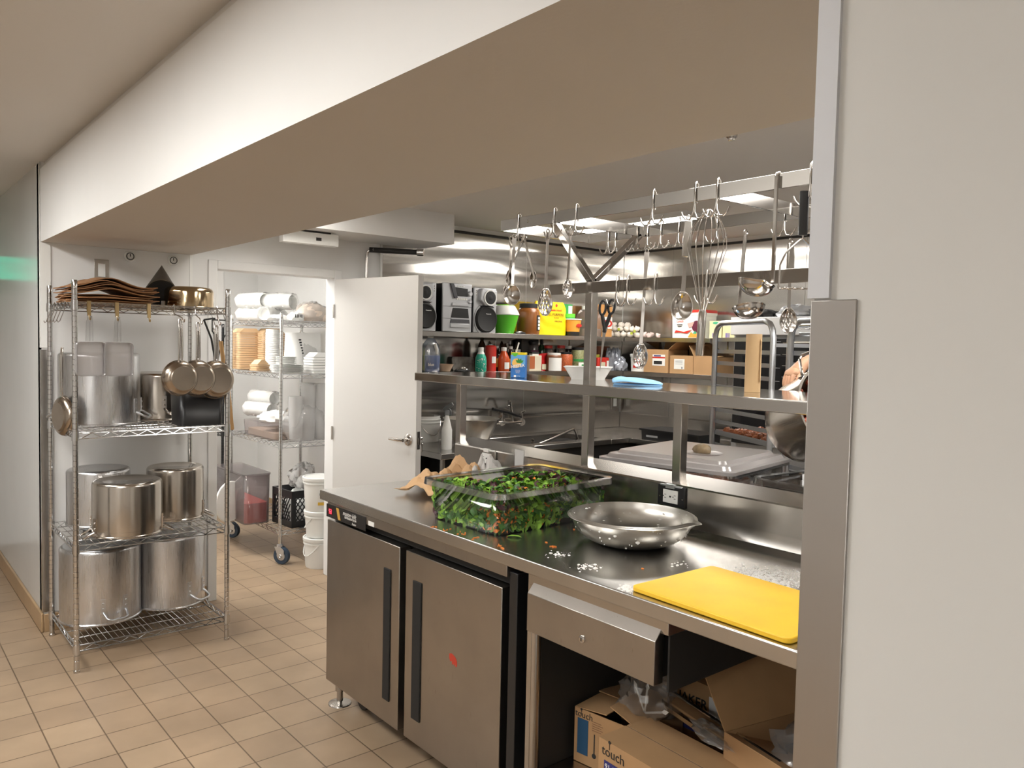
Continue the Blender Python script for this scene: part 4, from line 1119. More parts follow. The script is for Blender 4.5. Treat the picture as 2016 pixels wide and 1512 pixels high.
k.obj('body', m_bowl, t, ang=60)
k = B(); rnd = random.Random(9)
for i in range(260):
    a = rnd.uniform(0, 2*PI); u = rnd.uniform(.25, .95)*PI/2
    rad = rb+(rr-rb)*math.sin(u)**1.05; z = hb*(1-math.cos(u))**.92+.006
    s0 = abs(rnd.gauss(.0022, .002))+.0005
    if rnd.random() < .45: k.lathe([(s0, 0), (0, s0*.4)], 5, Matrix.Translation((math.cos(a)*(rad-.004), math.sin(a)*(rad-.004), z)))
    elif u > .5: k.lathe([(s0, 0), (0, s0*.4)], 5, Matrix.Translation((math.cos(a)*(rad+.0006), math.sin(a)*(rad+.0006), z-.004)) @ Matrix.Rotation(a, 4, 'Z') @ Matrix.Rotation(PI/2-.3, 4, 'Y'))
o = k.obj('flour_specks', m_whitem, t); o['kind'] = 'stuff'
# cutting board
t = None
bA = P(1246, 1158, 'z', TZ+.013); 
k = B(); k.rbox(-.24, .24, -.175, .175, 0, .014, .018, 5)
o = k.obj('cutting_board', m_yellow, None, (-1.403+.24, 1.605+.172, TZ+.0012), (0, 0, R(-1.5)), bev=.003)
tag(o, 'rectangular yellow plastic cutting board at the front edge of the worktop', 'cutting board')
# crumpled paper behind the salad tub
def paper(nm, lab, m, cx, cy, w, l, h, seed, rz=0, z=TZ, base=.01):
    rnd = random.Random(seed); ph = [rnd.uniform(0, 6) for _ in range(10)]
    def fn(u, v):
        e = math.sin(PI*u)*math.sin(PI*v)
        b = abs(math.sin(5*u+ph[0]+2*v))*.5+abs(math.sin(8*v+ph[1]-3*u))*.4+abs(math.sin(13*u+9*v+ph[2]))*.25
        return Vector(((u-.5)*w+.02*math.sin(7*v+ph[3]), (v-.5)*l+.02*math.sin(8*u+ph[4]), .004+h*(b*(.35+.65*e))))
    k = B(); k.grid(fn, 20, 20)
    o = k.obj(nm, m, None, (cx, cy, z), (0, 0, rz), solid=.0012, ang=18)
    return tag(o, lab, 'paper')
m_papt = mat('tan_wrapping_paper', (.60, .38, .20), .75)
paper('wrapping_paper', 'crumpled tan wrapping paper behind the left side of the salad tub', m_papt, P(860, 945, 'y', 1.98).x, 1.98, .26, .26, .10, 2, R(20))
paper('wrapping_paper', 'second crumpled tan wrapping paper nearer the splash behind the salad tub', m_papt, P(905, 930, 'y', 2.14).x, 2.14, .22, .20, .13, 5, R(60))
paper('paper_napkin', 'crumpled greyish white paper heap below the steel framed outlet', mat('greyish_paper', (.62, .60, .58), .8), P(955, 925, 'y', 2.22).x, 2.22, .20, .13, .165, 9, R(10))
B_ = P(832, 960, 'z', TZ+.02)
# ---- under the table: cartons
def carton(name, lab, x, y, z, w, dp, h, rz=0, flaps=(), m=m_kraft, group=None, tilt=0, flen=None):
    """open box; flaps: list of (side, angle deg)"""
    t = thing(name, lab, 'box', (x, y, z), rz, group)
    k = B(); th = .003
    k.box(-w/2, w/2, -dp/2, -dp/2+th, 0, h); k.box(-w/2, w/2, dp/2-th, dp/2, 0, h)
    k.box(-w/2, -w/2+th, -dp/2+th, dp/2-th, 0, h); k.box(w/2-th, w/2, -dp/2+th, dp/2-th, 0, h); k.box(-w/2+th, w/2-th, -dp/2+th, dp/2-th, 0, th)
    k.obj('body', m, t)
    for side, ang in flaps:
        k = B(); fl = (flen or min(w, dp)/2)*.98
        if side in 'fb':
            s = -1 if side == 'f' else 1
            k.box(-w/2+.002, w/2-.002, 0, fl, -th/2, th/2)
            Mx = Matrix.Translation((0, s*dp/2, h)) @ (Matrix.Rotation(0 if s > 0 else PI, 4, 'Z')) @ Matrix.Rotation(R(ang), 4, 'X')
        else:
            s = -1 if side == 'l' else 1
            k.box(-dp/2+.002, dp/2-.002, 0, fl, -th/2, th/2)
            Mx = Matrix.Translation((s*w/2, 0, h)) @ Matrix.Rotation(-s*PI/2, 4, 'Z') @ Matrix.Rotation(R(ang), 4, 'X')
        bmesh.ops.transform(k.bm, matrix=Mx, verts=k.bm.verts)
        k.obj('flap', m, t)
    return t
US = .287
c1 = carton('cardboard_box', 'cardboard box with a blue panel and pictured spoon, left one under the table', -1.665, 1.915, US, .25, .25, .175, R(8), (('b', 175), ('l', 175), ('r', 160)), group='cartons under the table')
k = B(); k.box(-.112, -.070, -.1262, -.1252, .03, .145); k.obj('blue_panel', mat('blue_print', (.015, .07, .15), .6), c1)
text('touch', .030, m_ink, c1, (-.088, -.1256, .158), FRONT)
k = B(); k.cyl((-.098, -.1256, .175), (-.098, -.1266, .175), .004, n=10); k.box(-.0985, -.0965, -.1262, -.1254, .158, .172); k.cyl((-.045, -.1256, .04), (-.045, -.1266, .04), .008, n=12); k.box(-.047, -.043, -.1262, -.1254, .045, .11)
k.obj('print', m_ink, c1)
k = B()
for i in range(5): k.box(-.055, -.02+.006*(i % 2), -.1260, -.1254, .148-i*.007, .150-i*.007)
k.obj('small_print', bpy.data.materials['dark_red_glass'] if False else mat('faint_print', (.25, .13, .07), .8), c1)
c2 = carton('cardboard_box', 'closed cardboard box with tape and a dark blue label, front one under the table', -1.355, 1.775, US, .42, .22, .185, R(-3), (('f', 178), ('b', 178)), group='cartons under the table', flen=.11)
text('touch', .040, m_ink, c2, (-.150, -.1110, .155), FRONT)
k = B(); k.box(-.185, -.115, -.1118, -.1105, .05, .128); k.obj('label', mat('navy_print', (.03, .03, .16), .6), c2)
text('91-050', .022, m_white, c2, (-.150, -.1122, .112), FRONT)
k = B(); k.cyl((-.165, -.1108, .187), (-.165, -.1118, .187), .005, n=10); k.box(-.166, -.164, -.1114, -.1106, .165, .183); k.obj('print', m_ink, c2)
k = B(); k.box(-.2, .2, -.012, .014, .188, .1895); k.obj('tape', clear('tape_film', (.7, .65, .6), 1.0, .1, .2), c2)
c3 = carton('cardboard_box', 'cardboard box with a blue band and black lettering at the back under the table', -1.58, 2.17, US, .36, .20, .265, R(0), (('f', 175), ('b', 178)), group='cartons under the table')
k = B(); k.box(-.18, .181, -.1012, -.1002, .10, .165); k.obj('blue_band', bpy.data.materials['navy_print'], c3)
text('QUAKER', .042, m_ink, c3, (.02, -.1006, .200), FRONT, bold=.0006)
text('FLOWER VARIETY', .020, m_white, c3, (.03, -.1018, .135), FRONT)
k = B(); k.box(.11, .175, -.1012, -.1002, .168, .235); k.obj('white_label', m_whitem, c3)
c4 = carton('cardboard_box', 'wide open cardboard box with raised flaps at the right under the table', -1.03, 2.0, US+.06, .42, .36, .20, R(-12), (('l', 55), ('f', 200), ('b', 75), ('r', 150)), group='cartons under the table', flen=.19)
k = B(); blob(k, .15, .13, .09, 51, rough=.12, c=(0, 0, .12)); k.obj('plastic_liner', m_bag, c4)
B().box(-.19, .19, -.16, .16, .004, .08).obj('contents', m_dark, c4)
c5 = carton('cardboard_box', 'low brown carton lying flat beneath the wide open box', -1.03, 2.0, US, .44, .38, .056, R(-12), (('f', 179), ('b', 179)), group='cartons under the table')
t = thing('red_carton', 'dark red striped carton in the upper right corner under the table', 'box', (-.72, 2.17, US), 0)
B().box(-.12, .12, -.1, .1, 0, .42).obj('body', mat('dark_red_card', (.25, .03, .05), .7), t)
k = B()
for i in range(7): k.box(-.121, .121, -.1015, -.0995, .25+i*.024, .258+i*.024)
k.obj('stripes', m_whitem, t)
B().box(-.40, .40, .105, .11, 0, .3).obj('rear_sheet', m_kraftd, t) if False else None
t = thing('plastic_bag', 'crinkled clear bag with white plastic cutlery on the left cardboard box', 'bag', (-1.60, 1.93, US+.178))
k = B(); blob(k, .085, .09, .085, 61, rough=.14); k.obj('film', m_bag, t)
k = B()
for a, c in ((.5, .3), (1.1, .0), (2.2, .2)):
    k.box(-.003, .003, -.0012, .0012, 0, .085, Matrix.Translation((.02, -.04, .015)) @ Matrix.Rotation(a-1, 4, 'Y'))
    k.lathe([(0, -.016), (.008, 0), (0, .016)], 8, Matrix.Translation((.02, -.04, .015)) @ Matrix.Rotation(a-1, 4, 'Y') @ Matrix.Translation((0, 0, .085)), sy=.3)
k.obj('cutlery', m_white, t)
t = thing('foil_roll_box', 'long thin shiny-edged film box lying between the cartons under the table', 'box', (-1.33, 1.93, US+.19), R(-14))
k = B(); k.box(-.24, .24, -.025, .025, 0, .035); k.obj('body', m_kraft, t, bev=.003)
k = B(); k.box(-.24, .24, -.029, -.025, .018, .030); k.obj('cutter_strip', m_uten, t)
k = B(); k.cyl((-.27, 0, .055), (.24, 0, .055), .006, n=10); k.obj('rod', m_uten, t)
k = B(); blob(k, .09, .035, .02, 71, rough=.2, c=(.02, -.03, .02)); k.obj('film', m_bag, t)
# pass shelf items ------------------------------------------------
SZ = 1.479
q = P(1040, 745, 'z', SZ)
def onpass(px, py, y=None):
    return P(px, py, 'z', SZ)
# ================================================================ KITCHEN COUNTERS
CZ = .90
def counter(name, lab, x0, x1, y0, y1, hole=None, front='x', z=CZ):
    t = thing(name, lab, 'counter', (x0, y0, 0))
    k = B(); X = x1-x0; Y = y1-y0
    if hole:
        hx0, hx1, hy0, hy1 = hole[0]-x0, hole[1]-x0, hole[2]-y0, hole[3]-y0
        k.box(0, X, 0, hy0, z-.04, z); k.box(0, X, hy1, Y, z-.04, z); k.box(0, hx0, hy0, hy1, z-.04, z); k.box(hx1, X, hy0, hy1, z-.04, z)
    else: k.box(0, X, 0, Y, z-.04, z)
    k.obj('counter_top', m_top, t, bev=.003)
    if hole:
        k = B(); k.box(hx0, hx1, hy0, hy1, z-.28, z-.275); k.box(hx0, hx0+.004, hy0, hy1, z-.28, z-.002); k.box(hx1-.004, hx1, hy0, hy1, z-.28, z-.002)
        k.box(hx0, hx1, hy0, hy0+.004, z-.28, z-.002); k.box(hx0, hx1, hy1-.004, hy1, z-.28, z-.002); k.obj('sink_basin', m_steel, t)
    return t
c_ = counter('sink_counter', 'stainless counter with sink running along the left steel wall', -4.872, -4.22, 2.94, 5.352, (-4.74, -4.34, 3.75, 4.55))
k = B(); k.box(0, .016, 0, 2.41, CZ, 1.035); k.obj('splash', m_steel, c_, bev=.003)
k = B(); k.box(.08, .60, .30, 2.35, .12, CZ-.045); k.obj('under_counter_shade', m_dark, c_)  # near-black box stands in for shade under the open counter
for x, y in ((.05, .05), (.60, .05)): B().cyl((x, y, 0), (x, y, CZ-.04), .02, n=16).obj('leg', m_steel, c_)
k = B(); k.box(.02, .62, .03, .30, .25, .27); k.obj('under_shelf', m_dark, c_)
c2_ = counter('back_counter', 'stainless counter along the back wall beside the corner', -4.215, -3.33, 4.75, 5.352)
k = B(); k.box(-.64, .88, .585, .60, CZ, 1.035); k.obj('splash', m_steel, c2_, bev=.003)
k = B(); k.box(.02, .87, .06, .58, .12, CZ-.045); k.obj('under_counter_shade', m_dark, c2_)  # black fill in place of the shade below this counter
sbox('wall_left_lower', m_dark, XA, XA+.003, 2.9, 5.355, 0, .9, label='lower wall under the sink counter with painted shade')  # wall blackened to imitate the shade under the sink counter
sbox('wall_back_lower', m_dark, -4.87, 2.6, YB, YB+.003, 0, .9, label='lower wall under the back counter with painted shade')  # shade below the back counter put into the wall colour
# shelves
def wshelf(nm, lab, x0, x1, y0, y1, z, brk):
    t = thing(nm, lab, 'shelf', (x0, y0, z-.035))
    k = B(); k.box(0, x1-x0, 0, y1-y0, .031, .035)
    if x1-x0 < .5: k.box(x1-x0-.004, x1-x0, 0, y1-y0, 0, .035)
    else: k.box(0, x1-x0, 0, .004, 0, .035)
    k.obj('shelf_board', m_steel, t, bev=.0015)
    for p in brk:
        k = B()
        if x1-x0 < .5: k.prism([(.0, .030), (x1-x0-.02, .030), (x1-x0-.03, .012), (0, -.08)], 'y', p-y0-.002, p-y0+.002)
        else: k.prism([(y1-y0, .030), (.02, .030), (.03, .012), (y1-y0, -.08)], 'x', p-x0-.002, p-x0+.002)
        k.obj('bracket', m_steel, t)
    return t
SU, SL = 1.703, 1.418
wshelf('wall_shelf', 'upper steel wall shelf carrying the stereo and the yellow flour bag', -4.868, -4.58, 2.88, 5.348, SU, (3.0, 3.9, 4.7))
wshelf('wall_shelf', 'lower steel wall shelf carrying bottles and spice jars', -4.868, -4.58, 2.88, 5.348, SL, (3.0, 3.9, 4.7))
wshelf('wall_shelf', 'upper steel wall shelf on the back wall carrying the garlic and white pail', -4.575, -3.70, 5.06, 5.348, SU, (-4.4, -3.75))
wshelf('wall_shelf', 'lower steel wall shelf on the back wall carrying cardboard boxes', -4.575, -3.64, 5.06, 5.348, SL, (-4.4, -3.75))
SH = .0006
XS = -4.66
def ya(px, row=650, x=XS): return P(px, row, 'x', x).y
def za(px, row, x=XS): return P(px, row, 'x', x).z
def xb(px, row=665, y=5.12): return P(px, row, 'y', y).x
def zb(px, row, y=5.12): return P(px, row, 'y', y).z
# ---- stereo
def speaker(p0, p1, rt, rb, lab, mirror=1):
    y0, y1 = ya(p0, 650, -4.60), ya(p1, 650, -4.60); w = (y1-y0); h = za((p0+p1)/2, rt, -4.60)-SU
    t = thing('loudspeaker', lab, 'speaker', (-4.60, (y0+y1)/2, SU+SH), PI/2, 'silver and black loudspeakers')
    k = B(); k.box(-w/2+.004, w/2-.004, .02, .22, 0, h-.004); k.obj('cabinet', m_black, t, bev=.003)
    k = B(); k.box(-w/2, w/2, 0, .021, 0, h); k.obj('front_panel', m_silver, t, bev=.006)
    # tweeter pod
    zt_ = h*.78; m_ = mirror
    k = B(); k.prism([(-w*.26*m_, h*.98), (w*.42*m_, h*.95), (w*.42*m_, h*.70), (w*.22*m_, h*.60), (-w*.10*m_, h*.60), (-w*.30*m_, h*.72)], 'y', -.030, .002)
    pod = k.obj('tweeter_pod', m_silver, t, bev=.006)
    Mx = lambda x, y, z: Matrix.Translation((x, y, z)) @ Matrix.Rotation(PI/2, 4, 'X')
    k = B(); k.lathe([(w*.23, .004), (w*.20, .006), (w*.12, .003), (w*.07, .006), (0, .008)], 32, Mx(w*.10*m_, -.031, zt_)); k.obj('tweeter', m_blackm, pod)
    k = B(); k.lathe([(w*.28, 0), (w*.275, .009), (w*.235, .009), (w*.23, 0)], 32, Mx(w*.10*m_, -.029, zt_)); k.obj('tweeter_ring', m_white, pod)
    k = B(); k.prism([(-w*.28*m_, h*.60), (w*.30*m_, h*.60), (w*.38*m_, h*.565), (-w*.16*m_, h*.565)], 'y', -.012, .001); k.obj('pod_shadow_gap', m_blackm, t)
    k = B(); prof = [(w*.47, .0), (w*.46, .018), (w*.42, .024), (w*.36, .018), (0, .022)]
    k.lathe(prof, 40, Mx(w*.02*m_, 0, h*.30) @ Matrix.Diagonal((1, 1.12 if h*.27/(w*.47) > 1.1 else 1, 1, 1))); wf = k.obj('woofer_grille', m_blackm, t, ang=40)
    k = B(); k.lathe([(w*.50, 0), (w*.495, .007), (w*.46, .007), (w*.455, 0)], 40, Mx(w*.0*m_, 0, h*.30) @ Matrix.Diagonal((1, 1.12, 1, 1))); k.obj('woofer_ring', m_silver, t)
    text('Panasonic', .012, m_white, wf, (w*.08, -.0235, h*.42), FRONT)
    k = B()
    for i in range(3): k.cyl((-w*.40*m_, -.002, h*(.93-.05*i)), (-w*.40*m_, .001, h*(.93-.05*i)), .004, n=10)
    k.obj('screw', m_uten, t)
m_silver = mat('silver_plastic', (.52, .53, .55), .35, .55)
speaker(814, 858, 555, 645, 'silver and black loudspeaker partly hidden by the open door edge', -1)
speaker(932, 976, 567, 652, 'silver and black loudspeaker beside the green and white container')
y0, y1 = ya(871, 650, -4.60), ya(928, 650, -4.60); w = y1-y0; h = za(900, 558, -4.60)-SU
t = thing('stereo_unit', 'silver stereo unit between the two loudspeakers on the upper shelf', 'stereo', (-4.60, (y0+y1)/2, SU+SH), PI/2)
k = B(); k.box(-w/2+.004, w/2-.004, .015, .23, .004, h-.004); k.obj('cabinet', m_black, t, bev=.003)
k = B(); k.box(-w/2, w/2, 0, .018, 0, h); fp_ = k.obj('front_panel', m_silver, t, bev=.005)
k = B(); k.prism([(-w*.14, h*.92), (w*.34, h*.90), (w*.34, h*.74), (-w*.06, h*.74)], 'y', -.004, .001); k.obj('display', m_black, fp_)
k = B(); k.prism([(-w*.28, h*.99), (-w*.16, h*.99), (-w*.02, h*.70), (-w*.13, h*.69)], 'y', -.012, .001); k.obj('side_fin', mat('dark_grey_plastic', (.07, .07, .08), .4), fp_, bev=.002)
k = B()
for i in range(6): k.box(-w*.04+i*w*.062, -w*.04+i*w*.062+w*.05, -.004, .001, h*.665, h*.70)
for i in range(4): k.box(-w*.10+i*w*.09, -w*.10+i*w*.09+w*.07, -.003, .001, h*.935, h*.95)
k.obj('button', m_white, fp_)
for zz, rr in ((.80, .05), (.64, .042)):
    k = B(); k.lathe([(w*rr*1.6, 0), (w*rr*1.5, .008), (w*rr, .014), (0, .013)], 24, Matrix.Translation((w*.42, 0, h*zz)) @ Matrix.Rotation(PI/2, 4, 'X')); k.obj('dial_knob', m_silver, fp_)
k = B(); k.prism([(-w*.2, h*.60), (w*.32, h*.60), (w*.38, h*.54), (-w*.20, h*.54)], 'y', -.010, .001); k.obj('disc_tray', m_silver, fp_, bev=.002)
k = B(); k.prism([(-w*.16, h*.49), (w*.36, h*.49), (w*.40, h*.29), (-w*.22, h*.29)], 'y', -.003, .001); k.obj('cassette_window', m_black, fp_, bev=.001)
k = B(); k.prism([(-w*.22, h*.26), (w*.40, h*.26), (w*.42, h*.18), (-w*.25, h*.18)], 'y', -.006, .001); k.obj('cassette_slot', bpy.data.materials['dark_grey_plastic'], fp_)
k = B(); k.box(-w*.24, w*.40, -.009, .001, h*.09, h*.17); k.obj('lower_tray', m_silver, fp_, bev=.002)
k = B(); k.box(-w*.5, w*.5, -.0012, .001, h*.515, h*.522); k.box(-w*.5, -w*.2, -.0012, .001, h*.27, h*.276); k.obj('panel_seam', m_dark, fp_)

# ---- generic shelf things. All built facing local -Y
def lat(name, lab, cat, x, y, z, parts, group=None, n=28, rz=PI/2):
    """parts: list of (part name, material, profile)"""
    t = thing(name, lab, cat, (x, y, z+SH), rz, group)
    for nm, m, prof in parts: B().lathe(prof, n).obj(nm, m, t, ang=38)
    return t
def front_label(t, m, r, z0, z1, a=60, nm='label', off=.0012, c=0):
    k = B(); curved_label(k, r+off, z0, z1, R(-90-a+c), R(-90+a+c), 12); return k.obj(nm, m, t)
def A_(p0, p1, rt, z, x=XS):
    y0, y1 = ya(p0, 690, x), ya(p1, 690, x)
    return (y0+y1)/2, (y1-y0)/2, za((p0+p1)/2, rt, x)-z
XF = -4.66
# green and white container
y, r, h = A_(975, 1019, 600, SU, -4.66)
t = lat('food_container', 'green ribbed container with a white and green lid beside the right loudspeaker', 'container', -4.69, y, SU,
    [('body', m_green, [(0, 0), (r*.62, 0)] + [(r*(.64+.33*i/16)+(.0015 if i % 2 else 0), .006+h*.62*i/16) for i in range(17)]),
     ('lid', m_white, [(r*1.0, h*.64), (r*1.02, h*.66), (r*.98, h*.72), (r*.70, h*.96), (r*.66, h*.97)]),
     ('lid_disc', mat('lime_plastic', (.22, .70, .04), .4), [(r*.67, h*.965), (r*.6, h*1.0), (0, h*1.01)])])
# small dark gadget
y, r, h = A_(1006, 1040, 644, SU, -4.60)
t = thing('remote_gadget', 'small black and grey gadget lying in front of the brown jar', 'gadget', (-4.60, y, SU+SH), PI/2)
blob(B(), .05, .02, .012, 81, rough=.1).obj('body', m_black, t); B().box(-.03, .012, -.014, .008, .012, .018).obj('grey_panel', m_silver, t, bev=.002)
# brown jar
y, r, h = A_(1020, 1054, 598, SU, -4.70)
t = lat('sauce_jar', 'big brown jar with a dark lid and barcode label beside the yellow flour bag', 'jar', -4.69, y, SU,
    [('body', mat('brown_sauce', (.22, .075, .015), .3), [(0, 0), (r*.95, 0), (r, .01), (r, h*.70), (r*.92, h*.80), (r*.75, h*.86)]), ('lid', m_blackm, [(r*.74, h*.85), (r*.80, h*.86), (r*.80, h*.985), (r*.76, h), (0, h)])])
front_label(t, m_blackm, r, h*.12, h*.62, 22, c=28)
for i in range(4): front_label(t, m_white, r, h*(.16+.11*i), h*(.24+.11*i), 12, 'label_print', .002, c=28)
# yellow flour bag
y, r, h = A_(1055, 1113, 595, SU, -4.66)
t = thing('flour_bag', 'bright yellow all purpose flour bag on the upper shelf', 'flour bag', (-4.69, y, SU+SH), PI/2)
def fn(u, v):
    a = 2*PI*u; z = v*h; sx = r*(.98+.04*math.sin(9*v+a*2)); sy = .055*(1.0-.65*max(0, v-.75)/.25)
    c, s = math.cos(a), math.sin(a)
    e = .45
    return Vector((sx*math.copysign(abs(c)**e, c)*(1-.06*max(0, v-.85)/.15), sy*math.copysign(abs(s)**e, s)+.003*math.sin(17*v+5*a), z+.006*math.sin(6*a)*v))
k = B(); k.grid(fn, 40, 14); k.face([k.bm.verts.new(fn(i/24, 1)) for i in range(24)]); k.face([k.bm.verts.new(fn(i/24, 0)) for i in range(24)])
fb_ = k.obj('bag', mat('yellow_film', (.85, .58, .01), .35), t, ang=60)
text('Robin Hood', h*.10, m_red, t, (r*.12, -.0585, h*.76), FRONT, bold=.0006)
text('ALL PURPOSE', h*.115, mat('dark_brown_ink', (.10, .04, .01), .6), t, (r*.10, -.0592, h*.62), FRONT)
text('FLOUR', h*.06, bpy.data.materials['dark_brown_ink'], t, (r*.16, -.0592, h*.52), FRONT)
text('ORIGINAL', h*.075, bpy.data.materials['dark_brown_ink'], t, (r*.30, -.0592, h*.42), FRONT)
k = B(); k.lathe([(0, 0), (h*.05, .001), (0, .002)], 12, Matrix.Translation((r*.15, -.0575, h*.90)) @ Matrix.Rotation(PI/2, 4, 'X')); k.obj('red_mark', m_red, t)
# green box, small jar, orange cup
y, r, h = A_(1109, 1125, 599, SU, -4.74)
t = thing('tea_box', 'upright green box with a white label behind the orange cup', 'box', (-4.78, y, SU+SH), PI/2)
B().box(-r, r, -.04, .04, 0, h).obj('body', mat('dark_green_card', (.03, .25, .06), .5), t); B().box(0, r*.9, -.0412, -.04, h*.55, h*.95).obj('label', m_white, t)
y, r, h = A_(1111, 1131, 618, SU, -4.70)
t = lat('green_jar', 'short green jar with a red mark behind the orange cup', 'jar', -4.72, y, SU, [('body', bpy.data.materials['dark_green_card'], [(0, 0), (r, 0), (r, h*.8), (r*.9, h*.83)]), ('lid', m_green, [(r*.95, h*.83), (r*.95, h), (0, h)])])
y, r, h = A_(1113, 1137, 628, SU, -4.64)
t = lat('paper_cup', 'orange paper cup with a white rim and dark base on the upper shelf', 'cup', -4.63, y, SU,
    [('body', m_orange2 if False else mat('amber_print', (.80, .36, .05), .5), [(r*.78, h*.24), (r*.96, h*.93)]), ('base', m_dark, [(0, 0), (r*.72, 0), (r*.79, h*.24)]), ('rim', m_white, [(r*.95, h*.92), (r*1.03, h*.95), (r*1.0, h), (r*.9, h*.97), (0, h*.96)])])
k = B(); k.lathe([(0, 0), (r*.45, .001), (0, .002)], 16, Matrix.Translation((r*.1, -r*.905, h*.6)) @ Matrix.Rotation(PI/2+.08, 4, 'X'), sy=.5); k.obj('red_oval', m_red, t)
# clear jar with white lid
y, r, h = A_(1140, 1176, 603, SU, -4.70)
t = lat('clear_jar', 'large clear jar with a white lid partly behind the tall steel post', 'jar', -4.70, y, SU,
    [('body', m_clear2, [(0, 0), (r*.95, 0), (r, .012), (r, h*.72), (r*.8, h*.86), (r*.55, h*.9)]), ('contents', bpy.data.materials['beige_goods'], [(0, .004), (r*.93, .004), (r*.93, h*.25), (0, h*.27)]), ('lid', m_white, [(r*.58, h*.89), (r*.6, h*1.0), (0, h)])])
# carton with orange/red logo
y, r, h = A_(1178, 1200, 600, SU, -4.68)
t = thing('food_carton', 'tall brown carton with a red and white swoosh beside the tall post', 'carton', (-4.72, y, SU+SH), PI/2)
B().box(-r, r, -.06, .06, 0, h).obj('body', mat('brown_orange_card', (.50, .25, .08), .6), t)
k = B(); k.box(-r*.7, r, -.0612, -.06, h*.25, h*.62); k.obj('label', m_white, t)
k = B(); k.lathe([(r*.5, 0), (r*.7, .001), (r*.85, 0)], 20, Matrix.Translation((r*.2, -.062, h*.42)) @ Matrix.Rotation(PI/2, 4, 'X'), sy=.55); k.obj('red_swoosh', m_red, t)
# garlic bulbs in net bags
def garlic(x, y, z, s, i, lab):
    k = B(); prof = [(0, 0), (s*.55, s*.08), (s*.98, s*.45), (s, s*.75), (s*.75, s*1.15), (s*.30, s*1.4), (s*.14, s*1.7), (0, s*1.75)]
    k.lathe(prof, 16)
    for v in k.bm.verts:
        a = math.atan2(v.co.y, v.co.x); f = 1+.07*math.cos(7*a); v.co.x *= f; v.co.y *= f
    o = k.obj('garlic_bulb', m_garlic[i % 2], None, (x, y, z), (R(rnd.uniform(-50, 50)), R(rnd.uniform(-50, 50)), rnd.uniform(0, 6)), ang=60)
    return tag(o, lab, 'garlic', 'garlic bulbs on the back wall shelf')
m_garlic = [mat('garlic_skin', (.74, .68, .60), .6, var=.12, vscale=40), mat('garlic_skin_pinkish', (.66, .52, .48), .6, var=.15, vscale=40)]
rnd = random.Random(12); gi = 0
pos = []
for row, (pa, pb, n, zz, yy) in enumerate(((1196, 1298, 8, 0, 5.12), (1206, 1290, 7, .004, 5.18), (1203, 1262, 5, .047, 5.14), (1206, 1240, 3, .088, 5.16))):
    for i in range(n):
        px = pa+(pb-pa)*(i+.5)/n; X = xb(px, 655, yy)
        if X < -4.84: continue
        tall = zz
        if row < 3 or px < 1240:
            where = ('front row', 'second row', 'middle layer', 'top layer')[row]
            o = garlic(X, yy+rnd.uniform(-.006, .006), SU+SH+.008+tall, .029 if px < 1268 else .024, 0 if px < 1262 else 1, 'pale garlic bulb in the %s of the heap, %s from the corner' % (where, ('first', 'second', 'third', 'fourth', 'fifth', 'sixth', 'seventh', 'eighth')[i]))
k = B(); 
for px, rw in ((1219, 648), (1244, 656), (1250, 652)):
    X = xb(px, rw, 5.085); Z = zb(px, rw, 5.085); k.box(X-.012, X+.012, 5.078, 5.081, Z-.012, Z+.010)
tag(k.obj('net_tag', mat('lime_tag', (.45, .55, .06), .5)), 'lime green net labels on the front of the garlic heap', 'label')
# white pail with red lid, print
def Bx(p0, p1, rt, z, y=5.12):
    x0, x1 = xb(p0, 690, y), xb(p1, 690, y); return (x0+x1)/2, (x1-x0)/2, zb((p0+p1)/2, rt, y)-z
x, r, h = Bx(1323, 1386, 611, SU, 5.13)
t = thing('food_pail', 'white square pail with a red lid and fruit print on the back wall shelf', 'pail', (x, 5.20, SU+SH))
k = B(); k.rbox(-r*.95, r*.95, -.10, .10, 0, h*.84, .03, 4, flare=.006); k.obj('body', m_white, t)
k = B(); k.rbox(-r, r, -.108, .108, h*.80, h*.90, .03, 4, flare=.002); k.obj('rim', m_white, t)
k = B(); k.rbox(-r, r, -.108, .108, h*.90, h, .03, 4); k.obj('lid', m_red, t)
text('Lynch', h*.13, m_red, t, (-r*.35, -.1075, h*.60), FRONT)
k = B(); k.box(-r*.55, -r*.2, -.1072, -.1062, h*.46, h*.49); k.box(-r*.5, -r*.25, -.1072, -.1062, h*.40, h*.43); k.obj('small_print', m_ink, t)
k = B(); k.prism([(-r*.7, h*.18), (-r*.6, h*.28), (-r*.1, h*.22), (r*.4, h*.30), (r*.1, h*.16), (-r*.4, h*.20)], 'y', -.1072, -.106); k.obj('red_swash', m_red, t)
k = B(); k.prism([(r*.1, h*.52), (r*.5, h*.58), (r*.55, h*.45), (r*.2, h*.36)], 'y', -.1072, -.106); k.obj('pink_print', mat('pink_print', (.65, .35, .3), .5), t)
k = B(); k.lathe([(0, 0), (r*.28, .001), (0, .002)], 20, Matrix.Translation((r*.66, -.106, h*.42)) @ Matrix.Rotation(PI/2, 4, 'X')); k.obj('plum_print', mat('plum_print', (.10, .01, .03), .5), t)
k = B(); k.prism([(r*.15, h*.02), (r*.8, h*.02), (r*.85, h*.2), (r*.5, h*.14), (r*.35, h*.22)], 'y', -.108, -.106); k.obj('orange_print', m_orange, t)
k = B(); k.prism([(r*.45, h*.15), (r*.7, h*.15), (r*.6, h*.26)], 'y', -.1085, -.106); k.obj('green_print', mat('mint_print', (.05, .35, .18), .5), t)
